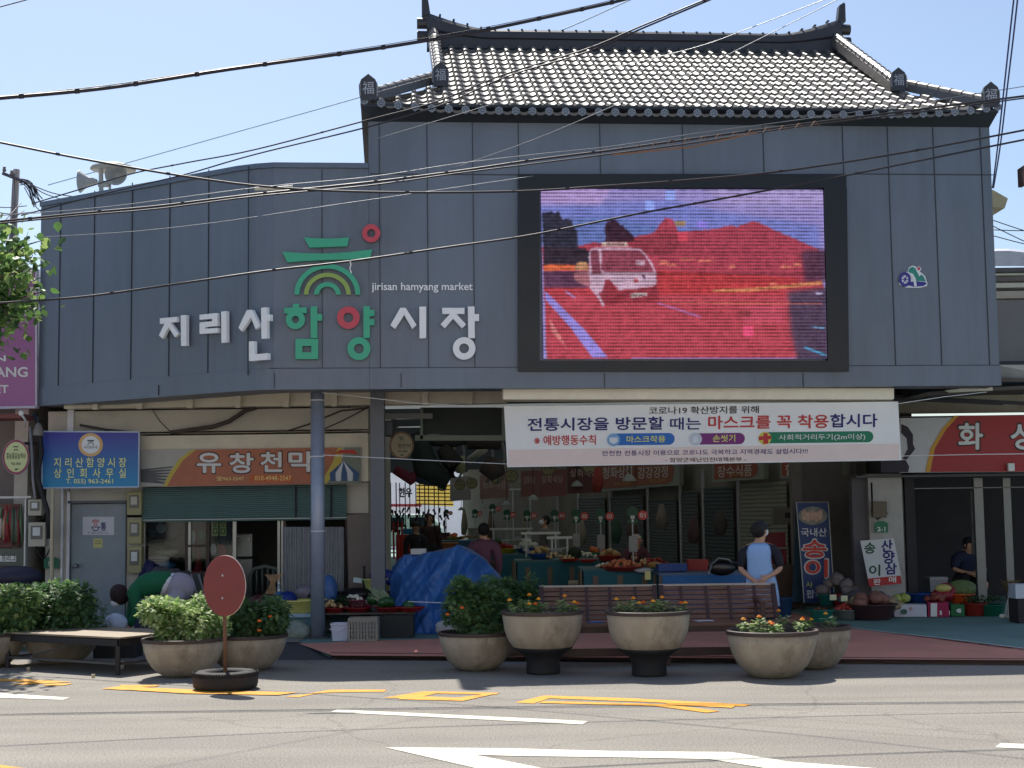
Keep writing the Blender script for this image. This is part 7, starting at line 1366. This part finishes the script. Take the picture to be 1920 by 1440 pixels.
wire('thick dark cable rising across the top left sky to the top edge over the roof', [(-60, 189), (0, 184), (200, 165), (430, 130), (700, 92), (900, 58), (1080, 20), (1190, -6), (1300, -40)], 12, 15, .017, ties=16)
wire('thin messenger wire riding on the thick top left cable', [(-60, 184), (0, 180), (200, 160), (430, 126), (700, 87), (900, 53), (1080, 16), (1190, -11), (1300, -44)], 12, 15, .004)
wire('short thin wire in the top left corner', [(-40, 25), (0, 13), (55, -2), (90, -14)], 13, 13.5, .006)
wire('dark cable sagging from the left sky across the screen top to the right edge', [(-60, 254), (0, 267), (150, 297), (330, 328), (500, 350), (700, 360), (960, 359), (1130, 349), (1300, 337), (1480, 319), (1700, 285), (1920, 244), (2000, 226)], 14.5, 16, .012, ties=10)
wire('cable running from lower left over the emblem and screen to the upper right', [(-60, 572), (0, 568), (150, 557), (300, 537), (500, 508), (656, 490), (850, 462), (1000, 440), (1200, 400), (1340, 375), (1540, 338), (1700, 306), (1920, 262), (2000, 246)], 15.4, 16.6, .012, ties=8)
wire('main strand of the cable bundle crossing the facade from left to upper right', [(-60, 420), (0, 415), (150, 400), (300, 386), (480, 364), (690, 342), (850, 322), (1000, 300), (1150, 281), (1300, 260), (1480, 236), (1700, 208), (1920, 180), (2000, 168)], 16, 17, .013, ties=14)
wire('second strand just under the main cable bundle strand', [(-60, 424), (0, 419), (150, 404), (300, 391), (480, 368), (690, 348), (850, 326), (1000, 307), (1150, 288), (1300, 268), (1480, 240), (1700, 213), (1920, 184), (2000, 172)], 16.05, 17.05, .009)
wire('thin steel messenger wire above the cable bundle', [(-60, 408), (0, 404), (200, 388), (480, 352), (690, 332), (850, 308), (1000, 290), (1150, 274), (1300, 251), (1480, 227), (1700, 196), (1920, 162), (2000, 150)], 16, 17, .005, CBG)
wire('upper of two lines rising from the left pole across the roof to the sky', [(60, 382), (160, 352), (250, 325), (350, 305), (480, 280), (690, 225), (820, 190), (950, 138), (1100, 92), (1200, 50), (1330, -4), (1400, -34)], 20, 14, .009, ties=6)
wire('lower of two lines rising from the left pole across the roof to the sky', [(40, 404), (160, 372), (250, 350), (355, 325), (480, 289), (690, 238), (830, 196), (955, 142), (1105, 96), (1205, 53), (1335, -2), (1400, -30)], 20, 14, .009)
wire('thin line crossing the roof tiles to the top edge, left one of two', [(847, 316), (1000, 262), (1140, 203), (1300, 133), (1400, 85), (1573, -2), (1640, -36)], 17, 14, .004, CBG); wire('thin line crossing the roof tiles to the top edge, right one of two', [(700, 262), (907, 200), (1100, 140), (1300, 90), (1400, 55), (1552, -3), (1600, -22)], 17, 14, .004, CBG)
wire('pale distant line behind the building rising through the sky', [(90, 347), (240, 305), (460, 243), (690, 178), (860, 125), (1040, 62), (1190, -4), (1230, -20)], 26, 24, .010, M((160, 190, 210), .6))
wire('thin line low across the grey wing', [(70, 445), (250, 434), (420, 415), (600, 388), (850, 352), (1000, 330)], 17.5, 17.5, .004, CBG)
wire('left one of two steep cables at the right edge', [(1903, -20), (1894, 60), (1880, 190), (1870, 280), (1861, 352)], 14, 18, .009, M((60, 70, 120), .5)); wire('right one of two steep cables at the right edge', [(1910, -20), (1900, 70), (1888, 170), (1876, 270), (1863, 352)], 14, 18, .009, M((60, 70, 120), .5))
for i, (a, b) in enumerate((((1862, 413), (1960, 444)), ((1862, 424), (1960, 470)), ((1862, 431), (1960, 432)), ((1862, 442), (1960, 466)))): wire(['topmost', 'second', 'level third', 'lowest'][i]+' thin line behind the building at the right edge', [a, ((a[0]+b[0])/2, (a[1]+b[1])/2+1), b], 30, 30, .010)
for i, (a, b) in enumerate((((-40, 440), (45, 395)), ((-40, 452), (40, 380)), ((-40, 380), (50, 386)), ((45, 336), (110, 372)), ((48, 342), (150, 370)), ((46, 352), (80, 400)), ((-30, 392), (60, 398)))): wire(['thin wire rising to the left pole from the lower left', 'second thin wire rising to the left pole', 'level wire joining the left pole above the tree', 'wire from the pole top down to the grey wing corner', 'long wire from the pole top to the grey wing coping', 'short wire falling from the pole to the wing edge', 'lower level wire joining the left pole'][i], [a, ((a[0]+b[0])/2, (a[1]+b[1])/2+6), b], 22, 23.5, .008)
reg(MB().tube([at(656, 488, 15.7), at(658, 496, 15.7), at(656, 504, 15.7), at(659, 512, 15.7)], .007, 5).build('white_rag', WC), 'white rag tied on the cable over the emblem', 'rag')
m = MB(); m.tube([at(478, 354, 16.1), at(520, 353, 16.1), at(549, 350, 16.1)], .02, 8); reg(m.build('cable_splice', M((200, 196, 180), .5)), 'pale splice sleeve on the cable bundle before the wing', 'splice')
m = MB(); 
for k in range(14): x = 1130+k*30; y = 284-(x-1130)*.131; m.tube([at(x, y+4, 16.6), at(x+8, y-6, 16.6), at(x+16, y+3, 16.6)], .004, 4)
m.tube([at(1150, 290, 16.5), at(1300, 275, 16.6), at(1420, 248, 16.7)], .010, 6); reg(m.build('slack_loops', M((150, 110, 80), .4, .3)), 'brown slack cable loops lashed to the bundle before the facade', 'cable')
# pole
pt = at(31, 318, 24); pole = T('utility_pole', 'weathered utility pole with a small crossarm behind the tree at the left', 'utility pole', V(pt.x-.25, 24, 0)); m = MB(); m.tube([V(pt.x-.28, 24, 0), at(31, 318, 24)], [.12, .055], 12); m.build('shaft', M((110, 106, 112), .8, var=.15, dirt=.4), pole, True)
m = MB(); m.bar(at(5, 325, 23.9), at(38, 338, 23.9), .05); m.build('crossarm', M((84, 80, 90), .7), pole); 
for x, y in ((8, 322), (22, 329)): m = MB(); m.lathe([(.025, 0), (.035, .03), (.02, .06), (.03, .08), (.001, .09)], at(x, y, 23.9), 10); m.build('insulator', M((120, 110, 110), .4), pole)
for k in range(9): 
    r2 = random.Random(70+k); a = (36+r2.uniform(0, 4), 338+r2.uniform(-4, 10)); b = (72+r2.uniform(-8, 8), 366+r2.uniform(-10, 14)); mt = MB(); mt.tube([at(a[0]+(b[0]-a[0])*q/6, a[1]+(b[1]-a[1])*q/6-9*math.sin(q/6*3.14)+(9 if q > 4 else 0), 23.6) for q in range(7)], .009, 5); mt.build('wire_coil', CBL, pole)
# loudspeakers
ls = T('horn_loudspeakers', 'pair of grey horn loudspeakers under a round cover on the roof of the grey wing', 'loudspeaker', at(205, 355, 21.6)); LSM = M((176, 178, 176), .5, var=.08, dirt=.2); q = 21.6/F
m = MB(); m.tube([at(190, 370, 21.6), at(189, 312, 21.6)], .035, 8); m.tube([at(206, 368, 21.6), at(206, 312, 21.6)], .02, 8); m.build('post', LSM, ls)
hp = at(182, 340, 21.6); m = MB(); mx = Matrix.Rotation(-math.pi/2, 3, 'Y'); m.lathe([(.03, 0), (.045, .04), (.07, .12), (.12, .2), (.165, .25), (.17, .258), (.15, .245), (.03, .06)], hp, 28, m=mx); m.build('horn', LSM, ls, True)
hp = at(226, 334, 21.75); mx = Matrix.Rotation(math.pi/2, 3, 'X'); m = MB(); m.lathe([(.03, 0), (.045, .04), (.07, .12), (.12, .2), (.162, .25), (.168, .258), (.15, .245), (.05, .08), (.001, .09)], hp, 28, m=mx); m.build('horn', LSM, ls, True)
m = MB(); m.lathe([(.335, 0), (.32, .03), (.2, .075), (.001, .10)], at(212, 318, 21.65), 32); m.lathe([(.001, .0), (.335, .0)], at(212, 318, 21.65), 32); m.build('rain_cover', LSM, ls, True); m = MB(); m.tube([at(185, 345, 21.6), at(205, 345, 21.6)], .05, 10); m.build('driver_unit', LSM, ls)
# tree at left edge
tr = T('street_tree', 'leafy green street tree reaching in from the left edge', 'tree', (fx(-95, 18.5), 18.5, 0)); b0 = V(fx(-95, 18.5), 18.5, 0); rt_ = random.Random(12); TRM = M((96, 82, 66), .9, var=.25, bump=.8, bscale=20)
m = MB(); tp = at(-70, 560, 18.5); m.tube([b0, b0+V(.03, 0, 1.4), b0+V(.1, 0, 2.6), V(tp.x, 18.5, tp.z), at(-60, 440, 18.5)], [.13, .11, .09, .07, .03], 12); m.build('trunk', TRM, tr, True)
ends = [(82, 450), (84, 546), (60, 470), (40, 620), (20, 430), (62, 575), (0, 655), (30, 520), (-20, 600), (10, 480), (50, 505), (-60, 400), (-110, 480), (-130, 600), (-10, 560), (70, 500), (15, 585)]; m = MB(); ml = MB()
for (x, y) in ends:
    e = at(x, y, 18.5+rt_.uniform(-.8, .8)); st_ = V(tp.x, 18.5, tp.z+rt_.uniform(-.5, .5)); mid = (st_+e)/2+V(0, 0, .15); m.tube([st_, mid, e], [.03, .018, .005], 6)
    for k in range(62):
        g_ = rt_.random(); c = mid+(e-mid)*g_+V(rt_.gauss(0, .13), rt_.gauss(0, .2), rt_.gauss(0, .11)); ml.cur = rt_.randrange(4)
        leaf(ml, c, V(rt_.uniform(-1, 1), rt_.uniform(-1, 1), rt_.uniform(-1.2, .3)), V(rt_.uniform(-.5, .5), rt_.uniform(-.5, .5), 1), rt_.uniform(.07, .12), rt_, [(0, 0), (.3, .08), (.5, .4), (.3, .8), (0, 1.1), (-.3, .8), (-.5, .4), (-.3, .08)])
m.build('branches', TRM, tr); ml.build('crown', [M(c, .5, var=.2, transl=.45) for c in ((118, 150, 82), (92, 128, 68), (150, 172, 104), (76, 106, 60))], tr)
# right neighbours
wh = T('warehouse', 'pale curved-roof warehouse with cream stripes behind the right end of the grey building', 'building', (9, 26, 0)); m = MB()
def pxb(m, x0, y0, x1, y1, Y, d): at_box(m, x0, y0, x1, y1, Y, d)
pxb(m, 1830, 560, 2100, 700, 27, .3); m.build('wall', M((136, 132, 128), .6, .2, var=.15, scale=1, dirt=.2), wh)
m = MB(); rows = []
for k in range(13): x = 1820+k*24; y = 478-8*math.sin(k*.6); rows.append([at(x, y, 26.9), at(x, y-4, 29), at(x, 499, 26.9)])
m.grid([[r_[0] for r_ in rows], [r_[1] for r_ in rows]]); m.grid([[r_[0] for r_ in rows], [r_[2] for r_ in rows]]); m.build('roof', M((190, 190, 196), .4, .3), wh)
for y0, y1, c in ((499, 510, (96, 90, 88)), (510, 517, (210, 204, 180)), (517, 528, (110, 98, 92)), (528, 540, (220, 214, 190)), (540, 543, (90, 70, 60)), (543, 560, (190, 180, 160))): m = MB(); pxb(m, 1830, y0, 2100, y1, 26.95, .3); m.build('cladding_band', M(c, .5, var=.08), wh)
gt = T('roof_gutter', 'grey folded metal gutter box sticking out at the lower right corner of the facade', 'gutter', at(1890, 712, 20.3)); m = MB(); m.prism([at(1849, 683, 20.2), at(1866, 684, 20.1), at(2000, 684, 20.1), at(2000, 710, 20.1), at(1866, 709, 20.1), at(1850, 707, 20.2)], (0, .5, 0)); m.build('gutter_box', M((150, 152, 150), .4, .3, var=.1), gt)
sr = T('small_roof', 'small tan roof corner jutting out beyond the right edge of the grey building', 'roof', at(1875, 390, 25)); m = MB(); m.prism([at(1830, 352, 25), at(1862, 356, 25), at(1890, 372, 25), at(1884, 390, 25), at(1862, 388, 25), at(1830, 382, 25)], (0, 1.5, 0)); m.build('roof_corner', M((186, 170, 136), .6, var=.1), sr)
reg(MB().box(at(1919, 330, 19), (.05, .3, .24)).build('hanging_plate', M((70, 50, 44), .6)), 'small brown plate at the right picture edge', 'plate')
t = T('right_canopy', 'dark ribbed canopy with a white sheet under the right end of the facade', 'canopy', at(1780, 760, 22)); m = MB(); m.prism([at(1676, 752, 21.6), at(1740, 735, 21.6), at(1860, 726, 21.6), at(2060, 716, 21.6), at(2060, 722, 21.6), at(1860, 733, 21.6), at(1740, 743, 21.6), at(1676, 760, 21.6)], (0, .9, 0)); m.build('canopy_sheet', M((84, 80, 80), .6, var=.2), t)
m = MB(); m.prism([at(1772, 732, 21.5), at(1860, 722, 21.5), at(1862, 732, 21.5), at(1780, 736, 21.5)], (0, .05, 0)); m.build('white_sheet', M((220, 214, 196), .6), t); m = MB(); m.bar(at(1676, 748, 21.55), at(1880, 757, 21.55), .04); m.bar(at(1676, 744, 21.7), at(2000, 760, 21.7), .05); m.build('canopy_bar', DARK, t)
# shop houses added unseen behind the viewer, pale and tall, to throw sunlight back
for i, (x, w2, h2, c, lb) in enumerate(((-11, 11, 9.2, (236, 230, 220), 'cream three-storey shop house added unseen across the street'), (1.5, 13, 10.0, (240, 238, 234), 'white three-storey shop house added unseen across the street'), (15, 12, 9.0, (234, 228, 218), 'beige three-storey shop house added unseen across the street'))):
    t = T('unseen_shop_house', lb, 'building', (x, -7, 0)); m = MB(); m.box((x, -9, h2/2), (w2, 6, h2)); m.build('wall', M(c, .8, var=.06), t); m = MB(); m.box((x, -8.9, h2+.1), (w2+.2, 6.4, .25)); m.build('roof', M((150, 146, 140), .8), t)
    for kx in range(4):
        for kz in range(3): m = MB(); m.box((x-w2/2+w2*(kx+.5)/4, -5.98, 1.5+kz*2.9), (1.2, .06, 1.3)); m.build('window', M((60, 70, 80), .2, var=.1), t)
m = MB(); m.prism([(-30, -6, 0), (30, -6, 0), (30, -2.5, 0), (-30, -2.5, 0)], (0, 0, .12)); reg(m.build('far_pavement', CONC), kind='structure')
